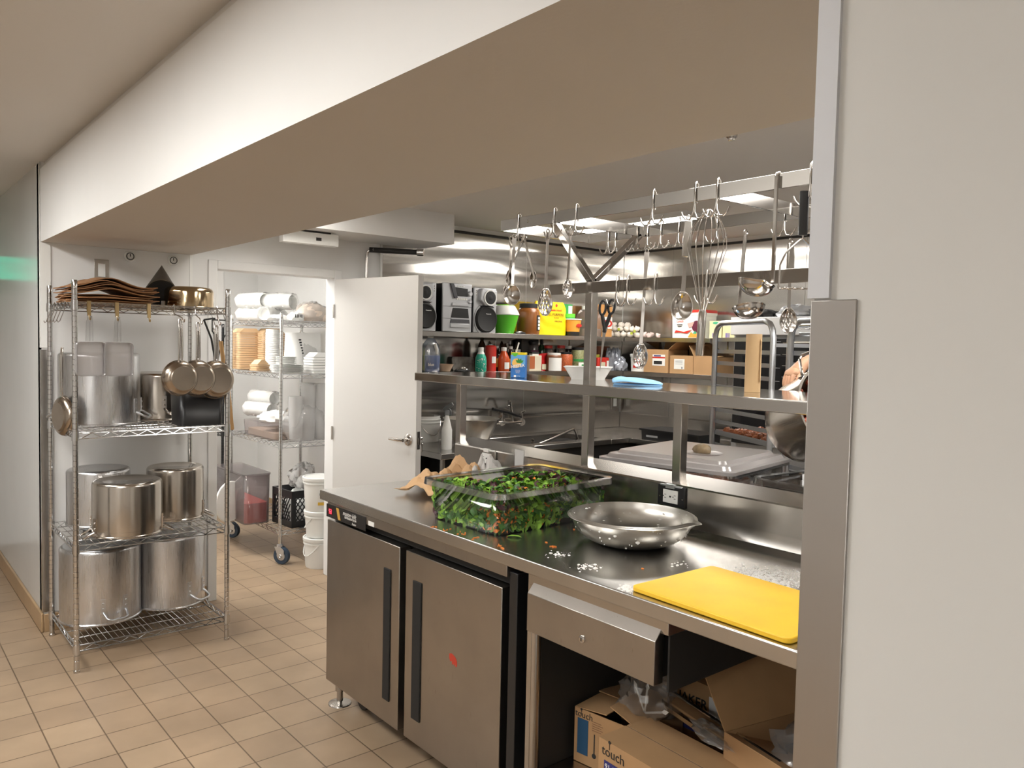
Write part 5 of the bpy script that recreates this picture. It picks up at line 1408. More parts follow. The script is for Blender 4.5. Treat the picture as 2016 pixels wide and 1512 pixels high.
for i, (p0, p1, lab) in enumerate(((1397, 1421, 'pale yellow carton beside the white pail, left of the pair'), (1423, 1446, 'pale yellow carton behind the aluminium tray rack, right of the pair'))):
    x, r, h = Bx(p0, p1, 632, SU, 5.13)
    t = thing('pale_carton', lab, 'carton', (x, 5.20, SU+SH if i == 0 else SU+SH), 0, 'pale yellow cartons')
    B().box(-r, r, -.08, .08, 0, h).obj('body', mat('pale_yellow_card', (.62, .58, .34), .6), t)
    k = B(); k.box(-r*.5, -r*.1, -.0812, -.08, h*.05, h*.3); k.box(0, r*.2, -.0812, -.08, h*.05, h*.3); k.obj('barcode', mat('violet_ink', (.2, .16, .35), .6), t)
    k = B(); k.lathe([(0, 0), (r*.5, .001), (0, .0015)], 14, Matrix.Translation((0, -.0805, h*.88)) @ Matrix.Rotation(PI/2, 4, 'X'), sy=.35); k.obj('green_print', bpy.data.materials['mint_print'], t)
# extension of shelf for the second carton
wshelf('wall_shelf', 'short steel shelf end behind the tray rack', -3.695, -3.36, 5.10, 5.348, SU, (-3.5,))

# ---- lower shelf things
y, r, h = A_(818, 829, 664, SL, -4.64)
t = lat('spray_cleaner', 'yellow bottle just showing past the door edge on the lower shelf', 'bottle', -4.65, y, SL, [('body', mat('bright_yellow_plastic', (.75, .70, .02), .4), [(0, 0), (r*1.2, 0), (r*1.25, .01), (r*1.2, h*.55), (r*.6, h*.72)]), ('cap', m_dark, [(r*.6, h*.70), (r*.6, h), (0, h)])])
y, r, h = A_(831, 841, 683, SL, -4.74)
t = lat('green_bottle', 'dark green bottle with a small label behind the blue cleaner jug', 'bottle', -4.76, y, SL, [('body', mat('green_glass', (.02, .14, .02), .15), [(0, 0), (r*1.3, 0), (r*1.3, h*.5), (r*.5, h*.75), (r*.5, h)])])
y, r, h = A_(832, 866, 661, SL, -4.65)
t = thing('cleaner_jug', 'clear jug half full of blue cleaner with a moulded handle', 'jug', (-4.66, y, SL+SH), PI/2)
def jug(r, h, k, s=1, z0=0, z1=1, n=12):
    pr = ((0, .92), (.03, 1), (.45, 1), (.62, .93), (.78, .72), (.90, .42), (.93, .26), (1, .26))
    rg = []
    for f, w_ in pr:
        if f < z0 or f > z1: continue
        rg.append([k.bm.verts.new((math.copysign(abs(math.cos(a))**.7, math.cos(a))*r*w_*s, math.copysign(abs(math.sin(a))**.7, math.sin(a))*r*.6*w_*s, f*h)) for a in [2*PI*i/24 for i in range(24)]])
    k.skin(rg); k.face(rg[0][::-1]); k.face(rg[-1])
k = B(); jug(r, h, k); k.obj('body', clear('frosted_jug', (.8, .85, .9), .6, .2, .3, (.6, .65, .7)), t)
k = B(); jug(r, h, k, .96, 0, .46); k.obj('blue_liquid', mat('blue_liquid', (.05, .16, .50), .3), t)
k = B(); k.tube([(r*.35, -r*.5, h*.50), (r*.30, -r*.62, h*.62), (r*.12, -r*.55, h*.78)], .012, 10); k.obj('handle', m_white, t)
k = B(); k.lathe([(r*.28, h*.93), (r*.28, h*1.0), (0, h*1.01)], 18); k.obj('cap', m_white, t)
text('blue', .03, m_white, t, (-r*.35, -r*.66, h*.2), FRONT)
y, r, h = A_(867, 897, 717, SL, -4.62)
t = lat('shallow_bowl', 'shallow tan bowl beside the blue cleaner jug', 'bowl', -4.66, y, SL, [('body', mat('tan_ceramic', (.55, .40, .28), .5), [(0, .003), (r*.6, .002), (r, h), (r*.96, h), (r*.55, .008), (0, .008)])])
y, r, h = A_(886, 935, 716, SL, -4.62)
t = thing('wire_whisk_bundle', 'dark tangled wire bundle lying between bowl and leaning board', 'utensil', (-4.625, y, SL+SH), PI/2)
k = B(); rnd = random.Random(77)
for i in range(9):
    a = rnd.uniform(0, PI); c = Vector((rnd.uniform(-.03, .03), rnd.uniform(-.006, .006), .018)); rr = rnd.uniform(.010, .018)
    k.tube([c+Vector((math.cos(b)*rr*1.5, math.sin(b)*rr*math.cos(a), math.sin(b)*rr*abs(math.sin(a))*.9)) for b in [2*PI*j/12 for j in range(12)]], .0013, 5, True)
k.obj('wires', m_uten, t); blob(B(), .07, .022, .012, 3).obj('cloth', m_blackm, t)
y, r, h = A_(897, 939, 703, SL, -4.80)
t = thing('leaning_tray', 'grey mottled tray leaning against the wall behind the dark bundle', 'tray', (-4.835, y, SL+SH), 0, rot=(R(-6), 0, PI/2))
k = B(); k.rbox(-r, r, 0, h, -.005, .003, .015, 4); bmesh.ops.transform(k.bm, matrix=Matrix.Rotation(PI/2, 4, 'X'), verts=k.bm.verts)
k.obj('body', mat('mottled_grey', (.30, .28, .25), .4, var=.3, vscale=30), t)
def bottle(name, lab, p0, p1, rt, x, body, cap, labm=None, shape='b', lz=(.15, .5), nz=.62, capz=.9, group=None, lang=70, cat='bottle'):
    y, r, h = A_(p0, p1, rt, SL, x)
    if shape == 'b': prof = [(0, 0), (r*.96, 0), (r, .004), (r, h*nz), (r*.85, h*(nz+.06)), (r*.38, h*(nz+.18)), (r*.36, h*capz)]
    elif shape == 'j': prof = [(0, 0), (r*.96, 0), (r, .004), (r, h*.82), (r*.88, h*.88), (r*.8, h*.9)]
    elif shape == 'k': prof = [(0, 0), (r*.9, 0), (r, .01), (r, h*.42), (r*.93, h*.58), (r*.62, h*.74), (r*.5, h*.80), (r*.42, h*.86)]
    elif shape == 'c': prof = [(0, 0), (r, 0), (r, h*.9), (r*.8, h*.95), (r*.45, h*.97)]
    cr = {'b': .40, 'j': .88, 'k': .46, 'c': .3}[shape]; cz = {'b': capz-.01, 'j': .88, 'k': .85, 'c': .96}[shape]
    t = lat(name, lab, cat, x, y, SL, [('body', body, prof), ('cap', cap, [(r*cr, h*cz), (r*cr*1.02, h*.985), (r*cr*.9, h), (0, h)])], group, 24)
    if labm: front_label(t, labm, r, h*lz[0], h*lz[1], lang)
    return t, r, h
m_glassd = mat('dark_brown_glass', (.03, .012, .006), .12)
t, r, h = bottle('soap_bottle', 'white and teal patterned bottle on the lower shelf by the red can', 938, 956, 684, -4.63, mat('teal_pattern', (.02, .38, .26), .4), m_white, None, 'k')
k = B(); rnd = random.Random(2)
for i in range(40):
    a = R(-90+rnd.uniform(-80, 80)); z = rnd.uniform(.03, .55)*h; rr = (r if z < h*.42 else r*.96)+.0008
    k.lathe([(0, 0), (rnd.uniform(.002, .005), .0003), (0, .0006)], 6, Matrix.Translation((math.cos(a)*rr, math.sin(a)*rr, z)) @ Matrix.Rotation(a, 4, 'Z') @ Matrix.Rotation(PI/2, 4, 'Y'))
o = k.obj('white_dots', m_white, t)
B().lathe([(r*.72, h*.68), (r*.62, h*.745), (r*.5, h*.805), (r*.46, h*.84)], 24).obj('shoulder', m_white, t)
t, r, h = bottle('spray_can', 'tall red aerosol can with a white label on the lower shelf', 957, 975, 678, -4.67, m_red, m_white, m_white, 'c', (.30, .55), lang=25)
bottle('dark_bottle', 'dark bottle with an amber neck behind the teal patterned bottle', 942, 955, 655, -4.78, m_glassd, mat('amber_foil', (.30, .13, .03), .3), None, 'b')
bottle('dark_bottle', 'dark sauce bottle with a pale cap behind the ketchup bottle', 972, 985, 681, -4.75, m_glassd, m_white, bpy.data.materials['amber_print'], 'b', capz=.92)
bottle('dark_bottle', 'tall dark bottle with a thin pale neck behind the ketchup bottle', 984, 996, 655, -4.80, m_glassd, bpy.data.materials['amber_foil'], None, 'b')
t, r, h = bottle('ketchup_bottle', 'red ketchup bottle with a white cap and small white label', 983, 1001, 684, -4.64, mat('ketchup_red', (.48, .07, .015), .25), m_white, m_white, 'k', (.10, .38), lang=30)
B().lathe([(r*.72, h*.66), (r*.63, h*.72), (r*.54, h*.77), (r*.50, h*.80)], 24).obj('neck_label', m_white, t)
bottle('sauce_bottle', 'orange labelled sauce bottle with a white cap behind the juice carton', 998, 1013, 682, -4.70, m_glassd, m_white, m_orange, 'b', (.12, .50), capz=.9)
bottle('dark_bottle', 'dark bottle with a silver cap behind the juice carton, left of the pair', 998, 1009, 671, -4.80, m_glassd, m_silver, m_whitem, 'b', (.6, .72))
bottle('dark_bottle', 'dark bottle with a black and white cap behind the juice carton, right of the pair', 1012, 1023, 672, -4.80, m_glassd, m_dark, m_whitem, 'b', (.6, .72))
y, r, h = A_(1025, 1058, 668, SL, -4.80)
t = thing('dark_box', 'dark glossy box standing against the wall behind the juice carton', 'box', (-4.82, y, SL+SH), PI/2); B().box(-r, r, -.03, .03, 0, h).obj('body', m_black, t)
y, r, h = A_(1040, 1064, 694, SL, -4.64)
t = thing('spice_shaker', 'rectangular spice shaker with cream powder and brown label right of the juice carton', 'shaker', (-4.65, y, SL+SH), PI/2)
B().box(-r, r, -.028, .028, 0, h*.84).obj('body', mat('cream_powder', (.62, .55, .42), .4), t, bev=.004); B().box(-r*.98, -r*.15, -.0292, -.028, h*.12, h*.80).obj('label', mat('brown_label', (.38, .11, .04), .5), t)
B().box(-r*.45, r*.6, -.02, .02, h*.84, h*.93).obj('neck', m_white, t, bev=.002); B().box(-r*.5, r*.65, -.022, .022, h*.93, h*1.02).obj('cap', m_blackm, t, bev=.002)
bottle('spice_jar', 'clear spice jar with a purple label and dark cap behind the cream shaker', 1043, 1058, 672, -4.78, m_clear2, m_black, mat('purple_label', (.12, .04, .08), .5), 'j', (.2, .7), cat='jar')
bottle('wine_bottle', 'tall dark green bottle behind the red pouch', 1060, 1072, 665, -4.77, mat('very_dark_green_glass', (.01, .035, .012), .12), m_blackm, None, 'b', capz=.8)
y, r, h = A_(1060, 1083, 697, SL, -4.68)
t = thing('red_pouch', 'bright red crumpled pouch between the cream shaker and the white labelled jar', 'pouch', (-4.70, y, SL+SH), PI/2)
k = B(); k.grid(lambda u, v: Vector(((2*abs(u-.5)*2-1)*r*(1+.1*math.sin(8*v)), (1 if u < .5 else -1)*.03*math.sin(PI*min(1, 2*min(u, 1-u)*1.0))*(1.05-v)+.004*math.sin(20*v+9*u), v*h*(1+.05*math.sin(9*u)))), 20, 10)
k.obj('film', mat('red_film', (.55, .02, .02), .25), t, ang=60); B().box(-r*.5, r*.2, -.034, -.032, h*.08, h*.4).obj('label', mat('cream_label', (.6, .55, .4), .5), t)
bottle('spice_jar', 'round jar with a white paper label and white lid on the lower shelf', 1080, 1102, 695, -4.64, mat('brown_spice', (.18, .07, .03), .4), m_white, m_white, 'j', (.02, .74), lang=85, cat='jar')
bottle('spice_jar', 'jar of red chilli flakes with a black lid beside the white labelled jar', 1105, 1124, 693, -4.64, mat('chilli_flakes', (.38, .08, .02), .5, var=.5, vscale=150), m_black, None, 'j', cat='jar')
bottle('spice_jar', 'clear jar with a red cap standing behind the white labelled jar', 1072, 1086, 680, -4.79, m_clear2, m_red, bpy.data.materials['cream_label'], 'j', (.1, .4), cat='jar')
bottle('spice_jar', 'clear jar with a deep red cap behind the chilli flakes jar', 1098, 1111, 680, -4.79, m_clear2, m_red, bpy.data.materials['brown_label'], 'j', (.1, .5), cat='jar')
bottle('spice_jar', 'small dark jar with a white cap at the back above the chilli flakes', 1114, 1124, 681, -4.80, m_glassd, m_white, None, 'j', cat='jar')
t, r, h = bottle('herb_jar', 'jar with olive herbs, green band and leaf label beside the tall post', 1128, 1149, 684, -4.66, mat('olive_herbs', (.22, .22, .10), .5, var=.3, vscale=90), m_black, m_white, 'j', (.06, .36), lang=40, cat='jar')
front_label(t, bpy.data.materials['dark_green_card'], r, h*.40, h*.50, 80, 'green_band'); front_label(t, bpy.data.materials['dark_green_card'], r, h*.10, h*.28, 16, 'leaf_print', .002)
bottle('spice_jar', 'black jar in the gap beside the tall steel post', 1122, 1130, 690, -4.70, m_black, m_black, None, 'j', cat='jar')
# right of the post
y, r, h = A_(1181, 1204, 682, SL, -4.74)
t = thing('cereal_box', 'upright brown box with a round food picture right of the tall post', 'box', (-4.78, y, SL+SH), PI/2)
B().box(-r, r, -.02, .02, 0, h).obj('body', mat('brown_red_card', (.32, .12, .07), .6), t); k = B(); k.lathe([(0, 0), (r*.7, .001), (0, .0015)], 24, Matrix.Translation((0, -.0205, h*.6)) @ Matrix.Rotation(PI/2, 4, 'X')); k.obj('picture', mat('dark_brown_food', (.15, .05, .02), .6), t)
y, r, h = A_(1178, 1200, 704, SL, -4.64)
t = thing('red_packet', 'red snack packet with yellow bottom standing right of the tall post', 'packet', (-4.66, y, SL+SH), PI/2)
B().box(-r, r, -.02, .02, 0, h).obj('body', m_red, t, bev=.008); B().box(-r*.6, r*.3, -.0212, -.02, h*.25, h*.65).obj('label', bpy.data.materials['cream_label'], t); B().box(-r*.95, r*.1, -.0215, -.0205, h*.02, h*.16).obj('yellow_print', bpy.data.materials['bright_yellow_plastic'], t); B().box(r*.55, r*.9, -.0214, -.02, h*.2, h*.75).obj('white_strip', m_white, t)
y, r, h = A_(1171, 1182, 698, SL, -4.68)
t = thing('yellow_packet', 'small green and yellow packet tucked against the tall post', 'packet', (-4.70, y, SL+SH), PI/2); B().box(-r, r, -.015, .015, 0, h).obj('body', mat('olive_yellow', (.40, .42, .06), .5), t, bev=.004)
y, r, h = A_(1200, 1222, 686, SL, -4.66)
for i in range(3):
    t = thing('plastic_folder', 'grey translucent plastic bag standing upright, %s of three by the scissors' % ('first', 'second', 'third')[i], 'bag', (-4.70+.02*i, y-.03+.03*i, SL+SH), PI/2+.3*i, 'grey upright bags')
    blob(B(), .045, .03, h*.62, 90+i, rough=.12).obj('film', mat('grey_film%d' % i, (.30, .32, .36), .25, .3), t)
y, r, h = A_(1217, 1238, 690, SL, -4.62)
t = thing('grey_bundle', 'crumpled dark grey bundle beside the white bucket', 'bag', (-4.63, y-.02, SL+SH), PI/2); blob(B(), .06, .05, .07, 95, rough=.14).obj('film', bpy.data.materials['grey_film2'], t)
t = thing('white_bucket', 'small white bucket with a red square logo on the back wall lower shelf', 'bucket', (0, 0, 0))
x, r, h = Bx(1236, 1270, 697, SL, 5.12); t.location = (x, 5.19, SL+SH)
k = B(); k.lathe([(0, 0), (r*.9, 0), (r*.97, h*.84), (r*1.0, h*.85)], 32); k.obj('body', m_white, t); B().lathe([(r*1.02, h*.84), (r*1.04, h*.97), (r*.95, h), (0, h)], 32).obj('lid', m_white, t)
k = B(); curved_label(k, r*.96+.002, h*.42, h*.72, R(-95), R(-55)); k.obj('red_logo', m_red, t)
k = B(); curved_label(k, r*.93+.002, h*.20, h*.34, R(-100), R(-55)); k.obj('red_label', m_red, t)
for i, (p0, p1, rt, lab, fl) in enumerate(((1266, 1316, 688, 'open cardboard box with a red and white shipping label on the lower back shelf', (('r', 40), ('b', 70), ('f', 250))),
        (1316, 1364, 701, 'cardboard box with a white square label on the lower back shelf', (('f', 178), ('b', 100))),
        (1364, 1411, 703, 'plain cardboard box next to the tray rack on the lower back shelf', (('f', 175), ('l', 60))))):
    x, r, h = Bx(p0, p1, rt, SL, 5.07)
    y0 = 5.072
    t = carton('cardboard_box', lab, x, y0+.13, SL+SH, 2*r-.012, .25, h, 0, fl if i else fl[:2], m_kraft, 'cartons on the lower back shelf', flen=.10)
    if i == 0:
        B().box(-.035, r*.72, -.1262, -.1252, h*.30, h*.78).obj('label', m_white, t); B().box(-.035, r*.72, -.1268, -.126, h*.62, h*.68).obj('label_band', m_red, t); B().box(-.02, r*.5, -.1268, -.126, h*.36, h*.5).obj('label_print', m_ink, t)
        B().box(-.02, r*.4, -.1272, -.1262, h*.70, h*.75).obj('blue_print', bpy.data.materials['navy_print'], t)
    if i == 1:
        B().box(-r*.6, r*.25, -.1262, -.1252, h*.25, h*.82).obj('label', m_white, t)
        k = B()
        for j in range(4): k.box(-r*.5, r*.1, -.1268, -.126, h*(.74-.07*j), h*(.76-.07*j))
        k.box(-.005+r*.05, .014, -.1268, -.126, h*.28, h*.38); k.obj('label_print', mat('grey_ink', (.25, .25, .28), .6), t)
        t.location.y += .01
# small things on the sink counter
x, y, r = circ(808, 866, 872, z=CZ)
t = thing('white_bucket', 'white bucket with a raised rim on the sink counter beside the spray bottle', 'bucket', (x, y, CZ+.0005), 0)
h = zat(840, 818, x, y)-CZ
k = B(); k.lathe([(0, 0), (r*.88, 0), (r*.9, .006), (r*.97, h*.72), (r*1.03, h*.73), (r*1.03, h*.76), (r*.98, h*.78), (r*.985, h*.84), (r*1.04, h*.85), (r*1.04, h*.88), (r*.99, h*.90), (r*1.0, h), (r*.97, h), (r*.95, h*.9), (r*.86, .01), (0, .008)], 44); k.obj('body', m_white, t)
k = B(); k.tube([(r*1.03*math.cos(a), r*1.03*math.sin(a), h*.80-.10*math.sin(b)) for a, b in [(R(-60+i*13), PI*i/9) for i in range(10)]], .002, 6); k.obj('handle', m_uten, t)
q = P(877, 886, 'z', CZ)
t = thing('spray_bottle', 'translucent white spray bottle with a grey trigger head on the sink counter', 'spray bottle', (q.x-.03, q.y+.03, CZ+.0005), R(115))
hh = zat(877, 845, q.x-.03, q.y+.03)-CZ
k = B(); k.lathe([(0, 0), (.040, 0), (.042, .006), (.042, hh-.005), (.040, hh), (.016, hh+.085), (.014, hh+.10)], 28, sy=.8); k.obj('body', m_white, t)
k = B(); k.lathe([(.016, hh+.095), (.016, hh+.125), (.010, hh+.13), (0, hh+.13)], 18); k.obj('collar', mat('grey_plastic', (.22, .23, .24), .4), t)
k = B(); k.tube([(0, .02, hh+.135), (0, -.005, hh+.150), (0, -.03, hh+.160), (0, -.045, hh+.172)], [.010, .012, .011, .007], 10); k.tube([(0, -.012, hh+.145), (0, -.030, hh+.125), (0, -.028, hh+.095)], .005, 8)
k.tube([(0, .03, hh+.13), (0, .01, hh+.15), (0, -.04, hh+.178)], .008, 8)
k.obj('trigger', mat('dark_grey_trigger', (.12, .13, .13), .4), t)
x, y, r = circ(870, 975, 860, plane=('x', -4.50))
t = thing('steel_bowl', 'deep stainless bowl on the sink counter behind the left square post', 'bowl', (x, y+.02, CZ+.0005))
h = .19
k = B(); k.lathe([(0, 0), (r*.5, 0), (r*.62, .01), (r*.95, h*.75), (r*.98, h*.97), (r*1.07, h), (r*1.07, h+.003), (r*.97, h+.002), (r*.93, h*.75), (r*.6, .014), (0, .008)], 48); k.obj('body', m_bowl, t)
# faucets
def vf(px, py, x): return P(px, py, 'x', x)
q = vf(1003, 832, -4.85)
t = thing('wall_faucet', 'chrome wall faucet with black lever, curved riser and two valves over the sink', 'faucet', (-4.856, q.y, q.z))
def loc(px, py, x): 
    v = vf(px, py, x); return Vector((v.x+4.856, v.y-q.y, v.z-q.z))
k = B(); k.tube([loc(982, 831, -4.80), loc(990, 831, -4.79), loc(1003, 832, -4.79), loc(1018, 831, -4.79), loc(1028, 830, -4.80)], .012, 12)
for px in (988, 1027): k.cyl(loc(px, 833, -4.80), loc(px, 812, -4.80), .014, n=14); k.cyl(loc(px, 831, -4.80), loc(px, 831, -4.852), .018, n=14); k.cyl(loc(px, 831, -4.852), loc(px, 831, -4.858), .030, n=20)
k.obj('body', m_uten, t, ang=40)
k = B(); k.tube([loc(1010, 832, -4.79), loc(1008, 815, -4.79), loc(1006, 800, -4.78), loc(1004, 790, -4.77), loc(1001, 790, -4.75), loc(1001, 800, -4.73)], .010, 12); k.obj('riser', m_uten, t)
k = B(); k.tube([loc(1027, 812, -4.79), loc(1034, 809, -4.74)], .006, 8); k.tube([loc(988, 812, -4.79), loc(982, 810, -4.74)], .006, 8); k.obj('lever', m_uten, t)
k = B(); k.tube([loc(970, 805, -4.70), loc(1000, 812, -4.74), loc(1026, 821, -4.78)], [.011, .010, .009], 10); k.obj('hose', m_black, t)
k = B(); k.tube([loc(986, 820, -4.75), loc(972, 831, -4.62)], [.012, .016], 12); k.obj('spout', m_uten, t)
a = vf(1048, 882, -4.42); b = vf(1122, 847, -4.42); c = vf(1137, 872, -4.42)
t = thing('sink_spout', 'long chrome swing spout with a downturned tip reaching over the sink', 'faucet', (a.x, a.y, CZ))
k = B(); L = lambda v: Vector((v.x-a.x, v.y-a.y, v.z-CZ))
b1 = vf(1130, 844, -4.42); b2 = vf(1135, 852, -4.42)
k.tube([(0, -.0, -.005), (0, 0, .02), L(a)+Vector((0, 0, .01)), L(a).lerp(L(b), .5), L(b), L(b1), L(b2), L(c)], .011, 12); k.obj('spout', m_uten, t)
k = B(); k.cyl(L(c), L(c)-Vector((0, 0, .018)), .015, n=16); k.obj('aerator', m_uten, t)
# strip outlets on the walls, black tray on the back counter
for (px, py, wl, lab) in ((1209, 792, 'x', 'narrow wall outlet on the left steel wall near the corner'), (1478, 812, 'y', 'small white outlet on the back wall seen below the pass shelf')):
    q = P(px, py, wl, XA+.006 if wl == 'x' else YB-.002)
    t = thing('wall_outlet', lab, 'outlet', (q.x, q.y, q.z), PI/2 if wl == 'x' else 0)
    B().box(-.045, .045, -.010, 0, -.065, .065).obj('plate', m_steel, t, bev=.002); B().box(-.02, .02, -.014, -.010, -.035, .035).obj('socket', m_white, t)
q = P(1262, 872, 'y', 4.80); q2 = P(1376, 880, 'y', 4.80)
t = thing('black_tray', 'flat black tray box with a small label on the back counter', 'tray', ((q.x+q2.x)/2, 4.93, CZ+.0005))
w_ = (q2.x-q.x)/2
k = B(); k.rbox(-w_, w_, -.13, .13, 0, .07, .01, 3, flare=.005); k.obj('body', m_black, t); k = B(); k.rbox(-w_-.015, w_+.015, -.145, .145, .07, .082, .01, 3); k.obj('lid', m_black, t); B().box(-w_*.8, -w_*.4, -.1365, -.131, .02, .035).obj('label', m_silver, t)
# ================================================================ PASS SHELF THINGS
q = P(1022, 744, 'z', SZ)
wy = .052; t = thing('juice_carton', 'blue iced tea carton with yellow top and straw on the pass shelf', 'carton', (-2.56, 2.17, SZ+.0005), R(30))
q0 = P(1006, 745, 'z', SZ); q1 = P(1037, 747, 'z', SZ)
cx, cy = P(1021, 746, 'y', 2.20).x, 2.20
t.location = (cx, cy, SZ+.0005)
wd = 30/CF*(cx*-.767+cy*.64)/2; hh = zat(1021, 694, cx, cy)-SZ
t.rotation_euler = (0, 0, R(38))
k = B(); k.box(-wd*.97, wd*.97, -.022, .022, 0, hh*.90); k.obj('body', m_blue, t, bev=.002)
B().box(-wd*.97, wd*.97, -.022, .022, hh*.90, hh).obj('yellow_top', mat('yellow_print', (.80, .62, .01), .35), t, bev=.002)
B().box(-wd*.975, wd*.975, -.0226, -.0215, hh*.52, hh*.90).obj('sky_band', mat('sky_print', (.12, .38, .72), .35), t)
k = B(); k.prism([(-wd*.9, hh*.97), (wd*.05, hh*.97), (-wd*.15, hh*.88), (-wd*.35, hh*.84), (-wd*.6, hh*.86)], 'y', -.0232, -.0222); k.obj('green_flag', m_green, t)
k = B(); k.lathe([(0, 0), (wd*.62, .0005), (0, .001)], 30, Matrix.Translation((-wd*.15, -.0228, hh*.58)) @ Matrix.Rotation(PI/2, 4, 'X')); k.obj('sun_print', mat('sun_print', (.85, .52, .12), .4), t)
k = B()
for a in (-20, 15, 50, 85): 
    Mx = Matrix.Translation((wd*.22, -.0243, hh*.58)) @ Matrix.Rotation(R(a-30), 4, 'Y')
    k.prism([(0, 0), (.006, .010), (0, .022), (-.006, .010)], 'y', -.0004, .0004, Mx)
k.obj('leaf_print', mat('leaf_print', (.05, .30, .05), .5), t)
text('NESTEA', hh*.155, m_white, t, (0, -.0250, hh*.46), (PI/2, R(-8), 0), bold=.0006)
text('REFRESHING', hh*.035, m_white, t, (0, -.0230, hh*.30), FRONT); text('CITRON', hh*.05, m_white, t, (0, -.0230, hh*.25), FRONT); text('ICED TEA', hh*.035, m_white, t, (0, -.0230, hh*.20), FRONT)
B().box(-wd*.5, -wd*.2, -.0232, -.0222, hh*.03, hh*.11).obj('white_mark', m_white, t); text('200 mL', hh*.04, m_white, t, (wd*.15, -.0230, hh*.07), FRONT)
k = B(); k.tube([(-wd*.5, 0, hh-.01), (-wd*.05, 0, hh+.042)], .003, 8); k.obj('straw', m_white, t)
# foam tray
a = P(1158, 750, 'z', SZ)
cx, cy = P(1158, 750, 'y', 2.44).x, 2.44
t = thing('foam_tray', 'white rectangular foam dish on the pass shelf behind the tall post', 'dish', (cx, cy, SZ+.0005), R(42))
k = B(); r0 = k.rbox(-.070, .070, -.05, .05, 0, .004, .008, 3, top=False); 
r1 = [k.bm.verts.new((v.co.x*1.42, v.co.y*1.35, .052)) for v in r0[1]]; k.skin([r0[1], r1]); r2 = [k.bm.verts.new((v.co.x*1.04, v.co.y*1.05, .053)) for v in r1]; k.skin([r1, r2])
k.obj('dish', m_foam, t, solid=.003)
# blue cloth
cx, cy = P(1255, 757, 'y', 2.30).x, 2.30
wd = 94/CF*(-cx*.767+cy*.64)
def fn(u, v):
    e = min(1, 5*u, 5*(1-u)); z = .002+(.030*math.sin(PI*min(1, max(0, u*.93+.07)))**.5+.008*math.sin(7*u+3*v)*math.sin(3*v+1))*(.35+.65*math.sin(PI*v)**.5)*(1-.45*u)
    return Vector(((u-.5)*wd*(1+.04*math.sin(9*v)), (v-.5)*.13*(1+.1*math.sin(5*u)), max(.001, z)))
k = B(); k.grid(fn, 26, 12)
k.grid(lambda u, v: Vector(((u-.5)*wd*.98, (v-.5)*.125, .0008)), 4, 3)
o = k.obj('cleaning_cloth', m_cloth, None, (cx, cy, SZ+.0005), (0, 0, R(40)), solid=.002)
tag(o, 'folded light blue cleaning cloth lying on the pass shelf', 'cloth')
# cardboard tube
a = P(1481, 765, 'y', 2.30)
r = 30.5/CF*(-a.x*.767+a.y*.64)/2; hh = zat(1481, 658, a.x, a.y)-SZ
t = thing('cardboard_tube', 'tall tan roll of brown paper standing upright on the pass shelf', 'paper roll', (a.x, a.y, SZ+.0005))
k = B(); k.lathe([(r*.45, 0), (r, 0), (r, hh), (r*.45, hh-.001), (r*.45, 0)], 32); k.obj('roll', mat('tan_roll', (.56, .38, .20), .7, var=.05), t)
k = B(); k.grid(lambda u, v: Vector((r*(1.0+.16*u)*math.cos(R(20-30*u)), r*(1.0+.16*u)*math.sin(R(20-30*u)), hh*(.18+.72*v)+.01*math.sin(9*v)*u)), 4, 10); k.obj('loose_edge', bpy.data.materials['tan_roll'], t, solid=.0008)

# ================================================================ HANGING POT RACK
HB0, HB1 = 2.098, 2.143; NY, FY, MY = 2.12, 2.64, 2.347
RX0, RX1 = -2.63, -.35
t = thing('pot_rack', 'stainless overhead bar rack with three long flat bars above the pass shelf', 'pot rack', (RX0, NY, HB0))
def rb(x0, x1, y0, y1, z0, z1, nm='bar'): return B().box(x0-RX0, x1-RX0, y0-NY, y1-NY, z0-HB0, z1-HB0).obj(nm, m_pass, t, bev=.001)
rb(RX0, RX1, NY-.003, NY+.003, HB0, HB1); rb(RX0, RX1, FY-.003, FY+.003, HB0, HB1)
rb(RX0, RX0+.006, NY+.003, FY-.003, HB0, HB1, 'cross_bar'); rb(-2.30, -2.294, NY+.003, FY-.003, HB0, HB1, 'cross_bar'); rb(-1.55, -1.544, NY+.003, FY-.003, HB0, HB1, 'cross_bar'); rb(RX1-.006, RX1, NY+.003, FY-.003, HB0, HB1, 'cross_bar')
rb(-2.545, RX1, MY-.020, MY-.016, 1.838, 1.884, 'lower_bar')
def arm(x, y0, z0, y1, z1):
    k = B(); a = Vector((x-RX0, y0-NY, z0-HB0)); b = Vector((x-RX0, y1-NY, z1-HB0)); d = (b-a).normalized(); n = Vector((1, 0, 0)); u = d.cross(n)
    vs = [k.bm.verts.new(p+n*sx*.018+u*sz*.011) for p in (a, b) for sx, sz in ((-1, -1), (1, -1), (1, 1), (-1, 1))]
    for q_ in ((0, 1, 2, 3), (7, 6, 5, 4), (0, 4, 5, 1), (1, 5, 6, 2), (2, 6, 7, 3), (3, 7, 4, 0)): k.face([vs[i] for i in q_])
    k.obj('diagonal_arm', m_pass, t, bev=.001)
arm(-2.312, MY+.005, 1.885, NY+.012, HB0+.005); arm(-2.312, MY+.005, 1.885, FY-.012, HB0+.005)
t_ = thing('rack_post', 'square steel post of the bar rack hidden behind the near wall', 'post', (-.55, MY, SZ)); B().box(-.019, .019, -.019, .019, .0005, .40).obj('post', m_pass, t_)
k = B(); k.lathe([(0, -.002), (.006, 0), (.004, .003), (0, .0035)], 12, Matrix.Translation((P(1040, 438, 'y', NY).x-RX0, -.003, .024)) @ Matrix.Rotation(PI/2, 4, 'X')); k.obj('bolt', m_uten, t)
